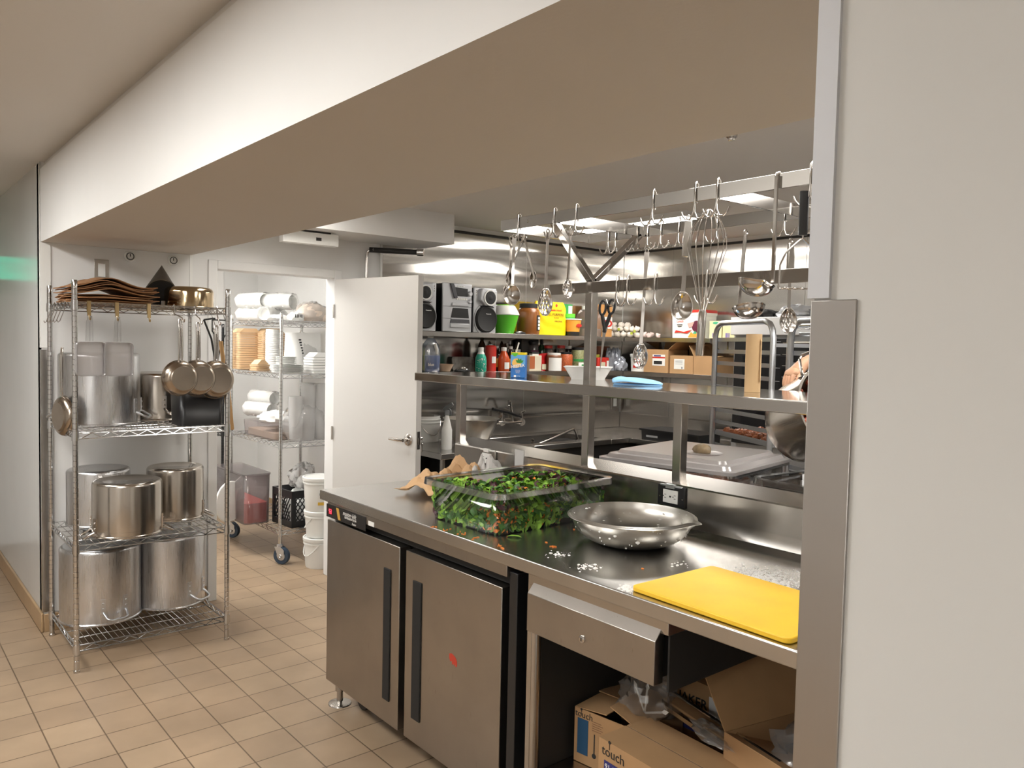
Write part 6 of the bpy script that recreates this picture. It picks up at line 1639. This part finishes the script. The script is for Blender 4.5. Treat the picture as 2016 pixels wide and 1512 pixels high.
# double hooks
def hook_mesh():
    k = B()
    k.tube([(0, .006, -.055), (0, .007, .006), (0, 0, .013), (0, -.007, .006), (0, -.008, -.055), (0, -.008, -.066)], .0031, 8)
    for s in (-1, 1):
        k.tube([(0, -.008, -.055), (s*.003, -.010, -.085), (s*.014, -.011, -.106), (s*.030, -.011, -.108), (s*.043, -.011, -.095), (s*.050, -.011, -.080)], .0031, 8)
    return k
hk0 = None; names = {}
def hook(bar, px, lab, flip=False):
    global hk0
    Y = {'n': NY, 'f': FY, 'm': MY-.018}[bar]; row = {'n': 420, 'f': 460, 'm': 575}[bar]
    X = P(px, row, 'y', Y).x; Z = (HB1 if bar != 'm' else 1.884)+.0045
    if hk0 is None:
        hk0 = thing('rack_hook', lab, 'hook', (X, Y, Z), 0, 'double hooks on the overhead bar rack')
        hook_mesh().obj('wire', m_uten, hk0, ang=60)
        return X, Y, Z
    h = dup(hk0, (X, Y, Z), lab, PI if flip else 0)
    return X, Y, Z
H = {}
nearl = ['first', 'second', 'third', 'fourth', 'fifth', 'sixth', 'seventh']
for i, px in enumerate((1023, 1093, 1136, 1287, 1370, 1413, 1596)):
    H['n%d' % i] = hook('n', px, 'double hook on the near overhead bar, %s from its left end' % nearl[i])
for i, px in enumerate((1200, 1214, 1246, 1277, 1303, 1338, 1413, 1545, 1605)):
    H['f%d' % i] = hook('f', px, 'double hook on the far overhead bar, %s from its left end' % (nearl+['eighth', 'ninth'])[i])
for i, px in enumerate((1216, 1237, 1291, 1393)):
    H['m%d' % i] = hook('m', px, 'double hook on the lower middle bar, %s from the post' % nearl[i])
# ---- utensils: origin at hanging hole, hang along -Z, face -Y local
def uthing(name, lab, cat, px, py, Y, rz, tilt=0, group=None):
    p = P(px, py, 'y', Y)
    return thing(name, lab, cat, (p.x, p.y, p.z), 0, group, rot=(0, tilt, rz)), p
def LEN(p, px, py): return p.z - zat(px, py, p.x, p.y)
def handle_strip(L, w=.009, wt=.014, hole=True, n=10, bend=.0):
    """flattened rod with an eye at the top"""
    k = B(); rings = []
    for i in range(n+1):
        f = i/n; ww = wt if f < .12 else (w*.75 + w*.25*abs(2*f-1)); th = .0022 if f < .12 else .0035
        z = -.012-f*(L-.012); y = bend*math.sin(PI*f)
        rings.append([k.bm.verts.new((sx*ww/2, y+sy*th/2, z)) for sx, sy in ((-1, -1), (1, -1), (1, 1), (-1, 1))])
    k.skin(rings); k.face(rings[0]); k.face(rings[-1][::-1])
    k.tube([(math.cos(a)*.0065, 0, -.006+math.sin(a)*.0075) for a in [2*PI*i/12 for i in range(12)]], .0022, 6, True)
    return k
def spoon_bowl(w, l, dep, holes=False, mi=0, ang0=0.0):
    """oval bowl hanging from z=0 down to -l, concave towards -Y"""
    k = B(); nu, nv = 20, 12
    g = []
    for j in range(nv+1):
        f = j/nv; row = []
        for i in range(nu+1):
            s = 2*i/nu-1
            half = w/2*(math.sin(PI*min(1, f*.92+.05))**.6)*(1-.25*(1-f))
            d = dep*(1-s*s)*math.sin(PI*min(1, max(0, f)))**.7
            row.append((s*half, d, -l*f))
        g.append([k.bm.verts.new(p) for p in row])
    for j in range(nv):
        for i in range(nu):
            if holes and j in (3, 5, 7, 9) and i in ((3, 7, 11, 15) if j % 4 == 3 else (5, 9, 13)): continue
            k.face([g[j][i], g[j][i+1], g[j+1][i+1], g[j+1][i]])
    return k
def spoon(lab, px, py, pyb, pye, Y, rz, tilt=0, w=.062, holes=False, name='serving_spoon', hk=None, wh=.010, grip=None, dep=.014):
    t, p = uthing(name, lab, 'spoon', px, py, Y, rz, tilt, 'spoons hanging from the overhead rack')
    L1 = LEN(p, px, pyb); L2 = LEN(p, px, pye)
    handle_strip(L1+.006, wh*1.25, wh*1.7).obj('handle', m_uten, t, ang=50)
    o = spoon_bowl(w*1.25, L2-L1, dep, holes).obj('spoon_bowl', m_uten, t, (0, -.002, -L1), solid=.0014, ang=60)
    if grip:
        k = B(); k.box(-.013, .013, -.008, .008, -grip, -.015); k.obj('grip', m_steel, t, bev=.004)
    return t
m_cam = math.degrees(0)
FA = R(42)    # turned so that the hollow side faces the viewer
spoon('large solid serving spoon hanging from the left end of the near bar', 1013, 462, 560, 601, NY-.02, FA, R(1), .064)
spoon('second solid serving spoon overlapped behind the leftmost hanging spoon', 1007, 466, 556, 594, NY+.02, FA+.2, R(1), .05)
spoon('slotted spoon with round holes hanging from the near bar in front of the flour bag', 1079, 452, 568, 622, NY-.012, R(75), R(1), .060, True)
spoon('slotted turner spoon hanging edge-on from the third hook of the near bar', 1124, 446, 550, 588, NY-.012, R(100), R(3), .060, True)
spoon('slotted spoon with long handle hanging from the far bar above the shelf boxes', 1274, 490, 676, 726, FY-.10, R(30), R(2), .060, True, wh=.012)
spoon('solid spoon with a thick square steel grip hanging before the white pail', 1356, 425, 575, 630, NY-.012, FA, R(2.5), .066, grip=.135, wh=.012, dep=.02)
spoon('perforated spoon with thick steel grip hanging from the far bar beside the near wall', 1558, 470, 606, 656, FY-.012, R(60), R(0), .064, True, grip=.12, wh=.010)
# tongs
t, p = uthing('serving_tongs', 'open steel tongs hanging behind the leftmost spoons', 'tongs', 1031, 462, NY+.012, FA)
L1 = LEN(p, 1045, 568)
for s, sp in ((-1, -.075), (1, .055)):
    k = B(); k.tube([(0, 0, 0), (s*.006, 0, -.03), (sp*.55, 0, -L1*.5), (sp*.9, 0, -L1*.82)], [.006, .006, .005, .0045], 8)
    o = k.obj('tong_arm', m_uten, t)
    if s > 0:
        k2 = spoon_bowl(.034, L1*.34, .010, False); o2 = k2.obj('tong_tip', m_uten, t, (sp*.78, 0, -L1*.66), solid=.0015)
    else:
        k2 = spoon_bowl(.03, L1*.3, .010, False); o2 = k2.obj('tong_tip', m_uten, t, (sp*.78, 0, -L1*.66), solid=.0015)
k = B(); k.cyl((-.012, 0, -.006), (.012, 0, -.006), .007, n=12); k.obj('pivot', m_uten, t)
# whisk, hung by its wires, grip down
t, p = uthing('balloon_whisk', 'large balloon whisk hanging upside down with its steel grip at the bottom', 'whisk', 1397, 412, NY+.03, FA, R(2.0))
Lw = LEN(p, 1390, 612); Lg = LEN(p, 1390, 701)
for i in range(8):
    a = PI*i/8+.1; c, s = math.cos(a), math.sin(a); pts = []
    for j in range(25):
        f = j/24; tt = 2*f-1
        z = -Lw+(Lw)*(1-abs(tt)**2.6)**.75 if abs(tt) < 1 else -Lw
        rad = .062*math.sin(PI*min(1, (1-abs(tt))*1.15+.0))**.55 if abs(tt) > .5 else .062*(abs(tt)/.5)**.9*1.0
        zf = 1-abs(tt)
        # parametrise by height: up one side, over the top, down the other
        hgt = math.sin(PI/2*min(1, zf*1.0))
        rad = .064*math.sin(PI*min(.999, hgt*.82+.02))**.9 if hgt < .62 else .064*math.cos((hgt-.62)/.38*PI/2)**.6*1.0
        if hgt < .62: rad = .008+(.064-.008)*(hgt/.62)
        sg = 1 if tt < 0 else -1
        pts.append((c*rad*sg, s*rad*sg, -Lw+Lw*hgt))
    B().tube(pts, .0013, 5).obj('wire', m_uten, t)
k = B(); k.lathe([(0, -Lg), (.012, -Lg), (.0135, -Lg+.004), (.0135, -Lw-.006), (.010, -Lw+.004), (0, -Lw+.006)], 20); k.obj('grip', m_steel, t)
# ladles
def ladle(lab, px, py, pxb, pyb, Y, rz, r, w=.016, tilt=0, over=False):
    t, p = uthing('soup_ladle', lab, 'ladle', px, py, Y, rz, tilt, 'ladles hanging from the overhead rack')
    L = LEN(p, px, pyb)
    k = B(); rings = []
    for i in range(9):
        f = i/8; z = -f*L; rings.append([k.bm.verts.new((sx*w/2, sy*.002+.0035*(abs(sx)-.3), z)) for sx, sy in ((-1, -1), (0, -1.6), (1, -1), (1, 1), (-1, 1))])
    k.skin(rings); k.face(rings[0]); k.face(rings[-1][::-1])
    if over: k.tube([(0, 0, -.004), (0, .002, .008), (0, .010, .010), (0, .016, .0), (0, .017, -.03)], .004, 8)
    else: k.tube([(math.cos(a)*.008, 0, -.004+math.sin(a)*.009) for a in [2*PI*i/12 for i in range(12)]], .0024, 6, True)
    k.obj('handle', m_uten, t, ang=50)
    k = B(); prof = [(0, -r*.75)] + [(r*math.sin(a*PI/20), -r*.75*math.cos(a*PI/20)) for a in range(1, 11)] + [(r*1.05, .002), (r*1.05, .004), (r*.98, .002)] + [(r*.97*math.sin(a*PI/20), -r*.73*math.cos(a*PI/20)+.001) for a in range(9, 0, -1)] + [(0, -r*.73)]
    k.lathe(prof, 40)
    for v in k.bm.verts:
        a = math.atan2(v.co.y, v.co.x); rad = math.hypot(v.co.x, v.co.y); g = math.exp(-(a/.22)**2)*max(0, rad/r-.8)*5
        v.co.x += .010*g; v.co.z += .002*g
    o = k.obj('ladle_bowl', m_uten, t, (.0, -r*.92, -L-.004), (R(-14), R(0), 0), ang=60)
    return t
ladle('wide deep ladle with a flat handle hooked straight over the near bar', 1528, 346, 1517, 556, NY-.010, R(-38), .052, .020, 0, True)
ladle('small ladle with a pouring lip hanging at a slant before the pale cartons', 1469, 455, 1460, 605, FY-.15, R(75), .055, .014, R(4))
# masher
t, p = uthing('potato_masher', 'potato masher with a black grip and spread wires beside the near wall', 'masher', 1584, 378, NY-.012, FA)
L1 = LEN(p, 1584, 463); L2 = LEN(p, 1584, 568)
k = B(); k.rbox(-.013, .013, -.010, .010, -L1, .002, .008, 4); k.obj('grip', m_black, t)
k = B(); k.tube([(0, 0, -L1), (.0, 0, -L1-.008), (-.045, 0, -L1-.05), (-.060, 0, -L1-.085), (-.062, 0, -L2)], .003, 8); k.tube([(0, 0, -L1-.008), (.045, 0, -L1-.05), (.060, 0, -L1-.085), (.062, 0, -L2)], .003, 8); k.obj('frame_wire', m_uten, t)
k = B(); k.tube([(-.062+.124*i/30, .008*math.sin(i*1.25), -L2) for i in range(31)], .003, 8); k.obj('mashing_wire', m_uten, t)
# scissors hanging from the middle bar
t, p = uthing('kitchen_scissors', 'kitchen scissors with black looped grips hanging points down from the middle bar', 'scissors', 1197, 590, MY-.030, FA, R(5))
S0 = LEN(p, 1200, 655); S1 = LEN(p, 1212, 735)
for s in (-1, 1):
    k = B(); cx = s*.017; cz = -.030+(.004 if s > 0 else -.004)
    k.tube([(cx+math.cos(a)*.0125, s*.002, cz+math.sin(a)*.028) for a in [2*PI*i/20 for i in range(20)]], .0052, 8, True)
    k.tube([(cx-s*.002, s*.002, cz-.030), (s*.009, s*.002, -.085), (-s*.003, s*.001, -S0)], [.0075, .008, .006], 8)
    k.obj('grip', m_black, t, ang=60)
    k = B(); k.prism([(-s*.012, -S0+.02), (s*.006, -S0+.02), (s*.004, -S0-.02), (-s*.001, -S1), (-s*.006, -S0-.01)], 'y', .0012*s, .0012*s+.0012*s); k.obj('blade', m_uten, t)
k = B(); k.lathe([(.005, -.004), (.005, .004)], 14, Matrix.Translation((0, 0, -S0+.005)) @ Matrix.Rotation(PI/2, 4, 'X'), True, True); k.obj('pivot_screw', m_uten, t)

# ================================================================ BEHIND THE PASS
def ptable(lab, x0, x1, y0, y1, z):
    t = thing('prep_table', lab, 'table', (x0, y0, 0)); X, Y = x1-x0, y1-y0
    B().box(0, X, 0, Y, z-.035, z).obj('tabletop', m_top, t, bev=.003)
    for x in (.04, X-.04):
        for y in (.04, Y-.04): B().cyl((x, y, 0), (x, y, z-.035), .019, n=14).obj('leg', m_steel, t)
    B().box(.03, X-.03, .03, Y-.03, .25, .27).obj('under_shelf', m_dark, t)
ptable('steel prep table behind the pass shelf carrying the lidded food tub', -2.75, -1.765, 2.47, 3.42, .90)
ptable('narrow steel prep table behind the pass shelf below the tilted pot', -1.755, -.55, 2.47, 2.98, .90)
def foodtub(lab, x, y, z, hx, hy, h, rz, m_food, lid=True, heap=None, name='food_tub'):
    t = thing(name, lab, 'tub', (x, y, z+.0005), rz)
    k = B(); k.rbox(-hx+.03, hx-.03, -hy+.03, hy-.03, .002, h-.01, .04, 5, top=False, flare=.008); k.obj('body', m_clear, t, solid=.003)
    k = B(); rim(k, hx-.022, hy-.022, h, .022, .02); k.obj('rim', bpy.data.materials['clear_rim'], t, ang=50)
    if lid:
        ml = clear('frosted_lid', (.92, .90, .90), .5, .2, .6, (.86, .83, .82))
        k = B(); lo = [[k.bm.verts.new((vx, vy, zz)) for vx, vy, _ in rloop(hx+e, hy+e, .035, 0)] for e, zz in ((.004, h-.008), (.004, h+.006), (-.02, h+.008), (-.03, h+.024), (-.055, h+.026), (-.065, h+.040))]
        k.skin(lo); k.face(lo[-1]); k.obj('lid', ml, t, ang=25)
    k = B(); k.rbox(-hx+.038, hx-.038, -hy+.038, hy-.038, .006, h*.45, .035, 4); 
    rn = random.Random(int(x*100)+7)
    for i in range(90):
        a, b = rn.uniform(-hx+.06, hx-.06), rn.uniform(-hy+.06, hy-.06); s0 = rn.uniform(.018, .032)
        k.lathe([(0, -s0), (s0*.8, -s0*.6), (s0, 0), (s0*.7, s0*.7), (0, s0*.9)], 9, Matrix.Translation((a, b, h*.45+(heap(a, b) if heap else 0))) @ Matrix.Rotation(rn.uniform(0, 3), 4, 'X'))
    k.obj('food', m_food, t)['kind'] = 'stuff'
    return t
m_food1 = mat('stewed_orange_food', (.34, .11, .03), .35, var=.5, vscale=25)
m_food2 = mat('dark_cooked_food', (.035, .015, .010), .3, var=.5, vscale=40)
foodtub('large clear tub of brown cooked food under a frosted lid', -2.235, 2.98, .90, .325, .325, .215, R(10), m_food1)
foodtub('open clear tub with a heap of nearly black food beside the near wall', -1.41, 2.79, .90, .30, .185, .235, R(-3), m_food2, False, lambda a, b: .12*math.exp(-((a-.05)**2+(b-.05)**2)/.02))
q = P(1382, 888, 'z', 1.165)
t = thing('baked_potato', 'single brown wrapped potato lying on the frosted tub lid', 'potato', (q.x, q.y, 1.156))
k = B(); blob(k, .045, .032, .028, 101, rough=.03, n=24, m=16); k.obj('skin', mat('potato_skin', (.22, .16, .09), .5, var=.3, vscale=30), t)
k = B(); k.lathe([(0, 0), (.075, 0), (.085, .004), (.082, .004), (.073, .002), (0, .002)], 28, Matrix.Translation((.01, 0, -.0005))); k.obj('saucer', bpy.data.materials['frosted_lid'], t)
# ---- aluminium sheet pan racks
HD = Vector((-.894, .448, 0)); PN = Vector((.448, .894, 0)); HA = math.atan2(-.448, .894)
def pan_rack(lab, right_post, ztop, z1, L=.652, W=.51, lo=.25):
    """local: x from left post to right post along +x, y away"""
    left = Vector(right_post)+HD*L
    t = thing('sheet_pan_rack', lab, 'tray rack', (left.x, left.y, 0), HA, 'aluminium tray racks')
    for y in (0, W):
        pts = [(0, y, .12), (0, y, ztop-.09), (.012, y, ztop-.045), (.038, y, ztop-.015), (.085, y, ztop), (L-.085, y, ztop), (L-.038, y, ztop-.015), (L-.012, y, ztop-.045), (L, y, ztop-.09), (L, y, .12)]
        B().tube(pts, .0165, 12).obj('side_frame', m_alurack, t)
        z = z1
        k = B()
        while z > lo:
            s = 1 if y == 0 else -1
            k.box(.0, L, y+s*.012-.0015, y+s*.012+.0015, z, z+.022); k.box(.0, L, min(y+s*.012, y+s*.045), max(y+s*.012, y+s*.045), z-.0015, z+.0008)
            z -= .0715
        k.obj('slide_rails', m_alurack, t)
    k = B()
    for x in (0, L):
        k.box(x-.012, x+.012, 0, W, .13, .155); k.box(x-.012, x+.012, 0, W, ztop-.14, ztop-.12) if x == L else None
    k.obj('cross_brace', m_alurack, t)
    for x in (0, L):
        for y in (0, W):
            k = B(); k.lathe([(0, -.014), (.05, -.014), (.055, 0), (.05, .014), (0, .014)], 20, Matrix.Translation((0, 0, .055)) @ Matrix.Rotation(PI/2, 4, 'X')); k.cyl((0, 0, .06), (0, 0, .13), .01, n=10); k.obj('caster', m_dark, t, (x, y, 0))
    return t, left
zt1 = zat(1466, 634, -2.62, 3.93)
t, left1 = pan_rack('aluminium tray rack directly behind the cardboard tube on the pass shelf', (-2.37, 3.80, 0), zt1, zat(1425, 672, -2.9, 4.07))
# tray of browned meat on one slide
zz = zat(1440, 862, -2.8, 4.0)
tz_ = zat(1425, 672, -2.9, 4.07); 
while tz_ - .0715 > zz: tz_ -= .0715
t2 = thing('sheet_tray', 'sheet tray of browned meat pieces on a slide of the tray rack', 'tray', (left1.x, left1.y, tz_+.0012), HA)
k = B(); k.box(.01, .64, .02, .49, 0, .002); k.box(.01, .64, .018, .021, 0, .026); k.box(.01, .64, .489, .492, 0, .026); k.box(.008, .011, .02, .49, 0, .026); k.box(.639, .642, .02, .49, 0, .026); k.obj('pan', m_alurack, t2)
k = B(); rn = random.Random(31)
for i in range(240):
    s0 = rn.uniform(.014, .026); k.lathe([(0, -s0*.6), (s0, 0), (s0*.6, s0*.8), (0, s0)], 8, Matrix.Translation((rn.uniform(.04, .61), rn.uniform(.045, .46), .014+rn.uniform(0, .014))) @ Matrix.Rotation(rn.uniform(0, 3), 4, 'X'))
o = k.obj('meat', mat('browned_meat', (.34, .11, .04), .5, var=.45, vscale=30), t2); o['kind'] = 'stuff'
lp2 = P(1556, 690, 'y', 3.62)
rp2 = Vector((lp2.x, lp2.y, 0))-HD*.652
zt2 = zat(1590, 648, -1.95, 3.5)
t, left2 = pan_rack('shorter aluminium tray rack beside the near wall with foil on its top tray', rp2, zt2+.045, zat(1570, 671, -2.1, 3.6))
t2 = thing('sheet_tray', 'tray wrapped in shiny film on top of the shorter tray rack', 'tray', (left2.x, left2.y, zat(1570, 671, -2.1, 3.6)+.024), HA)
B().box(.02, .63, .03, .48, 0, .02).obj('pan', m_alurack, t2, bev=.004)
k = B(); k.grid(lambda u, v: Vector((.02+.62*u, .02+.46*v, .024+.012*abs(math.sin(14*u+3*v))+.008*math.sin(19*v))), 30, 14); k.obj('film', bpy.data.materials['tape_film'], t2)
# ---- stacked ovens on the back wall
ox0 = max(-3.30, P(1440, 690, 'y', 4.68).x); print('oven', ox0); ox1 = ox0+1.35
t = thing('convection_oven', 'white and black double oven against the back wall behind the tray racks', 'oven', (ox0, 4.68, 0))
ozt = zat(1560, 622, (ox0+ox1)/2, 4.68)
B().box(0, 1.35, .03, .66, .12, ozt).obj('body', mat('oven_grey', (.50, .50, .50), .35, .4), t, bev=.004)
for zz0, zz1 in ((.22, .86), (.98, ozt-.14)):
    d_ = B().box(.03, .96, -.012, .03, zz0, zz1).obj('door', m_black, t, bev=.004)
    B().box(.10, .45, -.0135, -.012, zz0+.12, zz1-.12).obj('window', mat('oven_glass', (.006, .006, .008), .05), d_); B().box(.54, .89, -.0135, -.012, zz0+.12, zz1-.12).obj('window', bpy.data.materials['oven_glass'], d_)
    k = B(); k.tube([(.47, -.012, zz1-.08), (.47, -.05, zz1-.08), (.47, -.05, zz0+.12), (.47, -.012, zz0+.12)], .010, 8); k.obj('handle', m_uten, d_)
    B().box(.98, 1.34, -.005, .03, zz0, zz1).obj('control_panel', mat('light_panel', (.62, .62, .62), .4), t)
    for i in range(3):
        k = B(); k.lathe([(.028, 0), (.026, .02), (0, .02)], 18, Matrix.Translation((1.16, -.005, zz1-.1-.13*i)) @ Matrix.Rotation(PI/2, 4, 'X')); k.obj('knob', m_black, t)
B().box(0, 1.35, -.02, .03, ozt-.12, ozt).obj('top_band', mat('white_enamel', (.80, .80, .80), .3), t, bev=.004)
for x in (.06, 1.29):
    for y in (.08, .60): B().cyl((x, y, 0), (x, y, .12), .025, n=12).obj('leg', m_steel, t)
q = P(1462, 660, 'y', 4.9)
t = thing('wrapped_tray', 'crumpled grey film bundle on top of the double oven', 'bundle', (ox0+.42, 4.80, ozt+.0005)); blob(B(), .14, .10, .05, 111, rough=.14).obj('film', m_silver, t)
t = thing('dark_cloth', 'folded black cloth on top of the double oven', 'cloth', (ox0+.18, 4.78, ozt+.0005)); blob(B(), .12, .09, .035, 113, rough=.1).obj('fabric', m_blackm, t)

# ================================================================ PERSON WITH THE POT
def skinmesh(name, mat_, chains, parent=None, sub=2, root=0):
    """chains: list of lists of (pos, radius); first vertex of later chains welds to an existing position"""
    me = bpy.data.meshes.new(name); vs = []; es = []; rs = []
    def idx(p, r):
        for i, v in enumerate(vs):
            if (Vector(v)-Vector(p)).length < 1e-5: return i
        vs.append(tuple(p)); rs.append(r); return len(vs)-1
    for ch in chains:
        pr = None
        for p, r in ch:
            i = idx(p, r)
            if pr is not None and pr != i: es.append((pr, i))
            pr = i
    me.from_pydata(vs, es, []); o = bpy.data.objects.new(name, me); COL.objects.link(o)
    md = o.modifiers.new('skin', 'SKIN'); md.use_smooth_shade = True
    for i, r in enumerate(rs):
        rr = r if isinstance(r, tuple) else (r, r)
        me.skin_vertices[0].data[i].radius = rr
    me.skin_vertices[0].data[root].use_root = True
    s2 = o.modifiers.new('round', 'SUBSURF'); s2.levels = sub; s2.render_levels = sub
    me.materials.append(mat_)
    if parent is not None: o.parent = parent
    return o
PR = P(1646, 806, 'y', 2.78)                 # rim centre of the tilted pot
ax = Vector((.877, -.30, .36)).normalized()
wr = P(1585, 712, 'y', 2.86); kn = P(1556, 738, 'y', 2.80); fg = P(1545, 764, 'y', 2.78)
px0, py0 = -.98, 3.22
t = thing('person', 'person in a black top reaching out to hold the tilted steel pot', 'person', (px0, py0, 0))
def W(v): return Vector((v[0]-px0, v[1]-py0, v[2]))
sh = Vector((-.16, -.06, 1.42)); el = Vector((-.40, -.22, 1.60)); 
wrL, knL, fgL = W(wr), W(kn), W(fg)
el = wrL + Vector((.20, .14, .05))
d_h = (knL-wrL).normalized(); side = d_h.cross(Vector((0, 0, 1))).normalized(); dn = Vector((0, 0, -1))
body = [
    [((0, 0, .98), (.15, .11)), ((0, 0, 1.12), (.135, .10)), ((0, -.005, 1.28), (.165, .11)), ((0, 0, 1.42), (.13, .085)), ((0, 0, 1.49), .055), ((0, -.01, 1.55), .052), ((0, -.02, 1.62), (.072, .085)), ((0, -.02, 1.70), (.075, .092)), ((0, -.012, 1.76), (.055, .07))],
    [((0, 0, 1.42), (.13, .085)), (tuple(sh), .055), (tuple((sh+el)/2), .048), (tuple(el), .042), (tuple(el.lerp(wrL, .5)), .038), (tuple(wrL), .027), (tuple(wrL.lerp(knL, .45)), (.034, .021)), (tuple(knL), (.036, .017))],
    [((0, 0, 1.42), (.13, .085)), ((.17, -.02, 1.42), .055), ((.24, -.10, 1.18), .045), ((.12, -.30, 1.10), .036), ((-.02, -.42, 1.14), .026), ((-.07, -.47, 1.16), (.036, .018))],
    [((0, 0, .98), (.15, .11)), ((-.09, 0, .90), .088), ((-.10, -.02, .50), .055), ((-.10, .02, .10), .036), ((-.10, -.12, .035), .034)],
    [((0, 0, .98), (.15, .11)), ((.09, 0, .90), .088), ((.10, -.02, .50), .055), ((.10, .02, .10), .036), ((.10, -.12, .035), .034)],
]
# five separate fingers for the visible hand, curled over the pot handle; shorter ones for the far hand
spread = (-1.35, -.45, .45, 1.30)
lens = (.030, .034, .032, .025)
for sp_, ln in zip(spread, lens):
    b0 = knL + side*(.017*sp_)
    a1 = b0 + (d_h*.6+dn*.8).normalized()*ln; a2 = a1 + (dn*1.0+d_h*.12).normalized()*ln*.75; a3 = a2 + (dn*.8-d_h*.6).normalized()*ln*.6
    body.append([(tuple(knL), (.036, .017)), (tuple(b0+d_h*.004), .0100), (tuple(a1), .0092), (tuple(a2), .0084), (tuple(a3), .0070)])
m0 = wrL.lerp(knL, .45)
body.append([(tuple(m0), (.034, .021)), (tuple(m0+Vector((.018, -.020, -.022))), .0125), (tuple(m0+Vector((.022, -.034, -.042))), .0100), (tuple(m0+Vector((.012, -.040, -.060))), .0085)])
hb_ = Vector((-.07, -.47, 1.16))
for i in range(4):
    f0 = hb_ + Vector((-.01, -.004, .0)) + Vector((.5, -.5, 0)).normalized()*(.016*(i-1.5))
    body.append([(tuple(hb_), (.036, .018)), (tuple(f0+Vector((-.02, -.015, 0))), .0095), (tuple(f0+Vector((-.04, -.03, -.012))), .0085), (tuple(f0+Vector((-.045, -.035, -.035))), .0075)])
body.append([(tuple(hb_), (.036, .018)), (tuple(hb_+Vector((.015, -.035, .01))), .011), (tuple(hb_+Vector((.0, -.055, .012))), .009)])
skinmesh('body', m_skin, body, t)
# clothes follow the body
skinmesh('black_top', m_shirt, [
    [((0, 0, .90), (.165, .125)), ((0, 0, 1.12), (.150, .115)), ((0, -.005, 1.28), (.180, .125)), ((0, 0, 1.42), (.142, .098)), ((0, 0, 1.475), .068)],
    [((0, 0, 1.42), (.142, .098)), (tuple(sh), .070), (tuple((sh+el)/2), .062), (tuple(el), .055), (tuple(el.lerp(wrL, .5)), .050), (tuple(el.lerp(wrL, .86)), .046)],
    [((0, 0, 1.42), (.142, .098)), ((.17, -.02, 1.42), .070), ((.24, -.10, 1.18), .058), ((.14, -.27, 1.11), .048)]], t)
skinmesh('trousers', m_dark, [[((0, 0, .98), (.158, .118)), ((-.09, 0, .88), .100), ((-.10, -.02, .50), .070), ((-.10, .02, .10), .052)], [((0, 0, .98), (.158, .118)), ((.09, 0, .88), .100), ((.10, -.02, .50), .070), ((.10, .02, .10), .052)]], t)
for s in (-.10, .10):
    k = B(); blob(k, .05, .13, .05, 5, rough=0, n=20, m=10); o = k.obj('shoe', m_black, t, (s, -.06, 0))
k = B(); k.lathe([(0, .115), (.05, .10), (.085, .06), (.092, .0), (.088, -.04)], 28, sx=.95, sy=1.12); k.obj('hair', mat('dark_hair', (.02, .012, .008), .6), t, (0, -.005, 1.705), (R(-14), 0, 0), solid=.006)
# simple features on the head
k = B(); k.lathe([(0, -.014), (.009, -.008), (.010, 0), (.005, .012), (0, .03)], 10, Matrix.Translation((0, -.118, 1.655)) @ Matrix.Rotation(R(-8), 4, 'X')); k.obj('nose', m_skin, t)
k = B()
for s in (-.032, .032): k.lathe([(0, -.011), (.009, -.005), (.011, 0), (.009, .005), (0, .011)], 14, Matrix.Translation((s, -.103, 1.69)))
k.obj('eyes', m_white, t)
k = B()
for s in (-.032, .032): k.lathe([(0, -.0055), (.0045, 0), (0, .0055)], 12, Matrix.Translation((s, -.113, 1.69)))
k.obj('pupils', m_ink, t)
k = B()
for s in (-1, 1): k.lathe([(0, -.03), (.012, -.012), (.016, .008), (.010, .024), (0, .028)], 12, Matrix.Translation((s*.082, -.012, 1.675)), sx=.5)
k.obj('ears', m_skin, t)
k = B(); k.lathe([(0, -.022), (.006, 0), (0, .022)], 10, Matrix.Translation((0, -.108, 1.615)) @ Matrix.Rotation(PI/2, 4, 'Y')); k.obj('mouth', mat('lips', (.40, .12, .09), .5), t)
# the pot
rot = ax.to_track_quat('Z', 'Y').to_matrix().to_4x4()
t = thing('tilted_pot', 'large steel pot tipped on its side with chunky red chilli inside', 'pot', tuple(PR), 0, rot=ax.to_track_quat('Z', 'Y').to_euler())
rp = .165; dp_ = .25
k = B(); k.lathe([(0, -dp_), (rp*.76, -dp_), (rp*.90, -dp_+.03), (rp*.97, -dp_+.08), (rp, 0), (rp+.008, .002), (rp+.008, .006), (rp-.002, .005), (rp*.955, -dp_+.08), (rp*.88, -dp_+.034), (0, -dp_+.006)], 64); k.obj('body', m_pot, t)
# chilli surface: stays low side when tipped
k = B(); rn = random.Random(17); s0c = .014
inv = rot.to_3x3().inverted(); dnl = inv @ Vector((0, 0, -1))
da = math.atan2(dnl.y, dnl.x)
for i in range(420):
    a = da+rn.uniform(-PI, PI)*(.75 if i < 300 else .95); z = rn.uniform(-dp_+.03, -.03); rad = rp*(.74+.20*(z+dp_)/dp_)*(1-.75*rn.random()**1.5)-s0c; s0 = rn.uniform(.008, .016)
    k.lathe([(0, -s0), (s0*.9, -s0*.3), (s0, .2*s0), (0, s0)], 7, Matrix.Translation((math.cos(a)*rad, math.sin(a)*rad, z)))
o = k.obj('chilli', mat('red_chilli', (.30, .045, .012), .3, var=.5, vscale=60), t); o['kind'] = 'stuff'
# loop handle towards the hand
hv = inv @ (Vector(kn)+Vector((0, 0, -.02))-PR); ha = math.atan2(hv.y, hv.x)
k = B(); brackets(k, rp, -.03, ha, .05, .02); loop_handle(k, rp+.004, -.03, ha, .05, .062, .02, .0055); k.obj('handle', m_uten, t)
k = B(); brackets(k, rp, -.03, ha+PI, .05, .02); loop_handle(k, rp+.004, -.03, ha+PI, .05, .05, .02, .0055); k.obj('handle', m_uten, t)
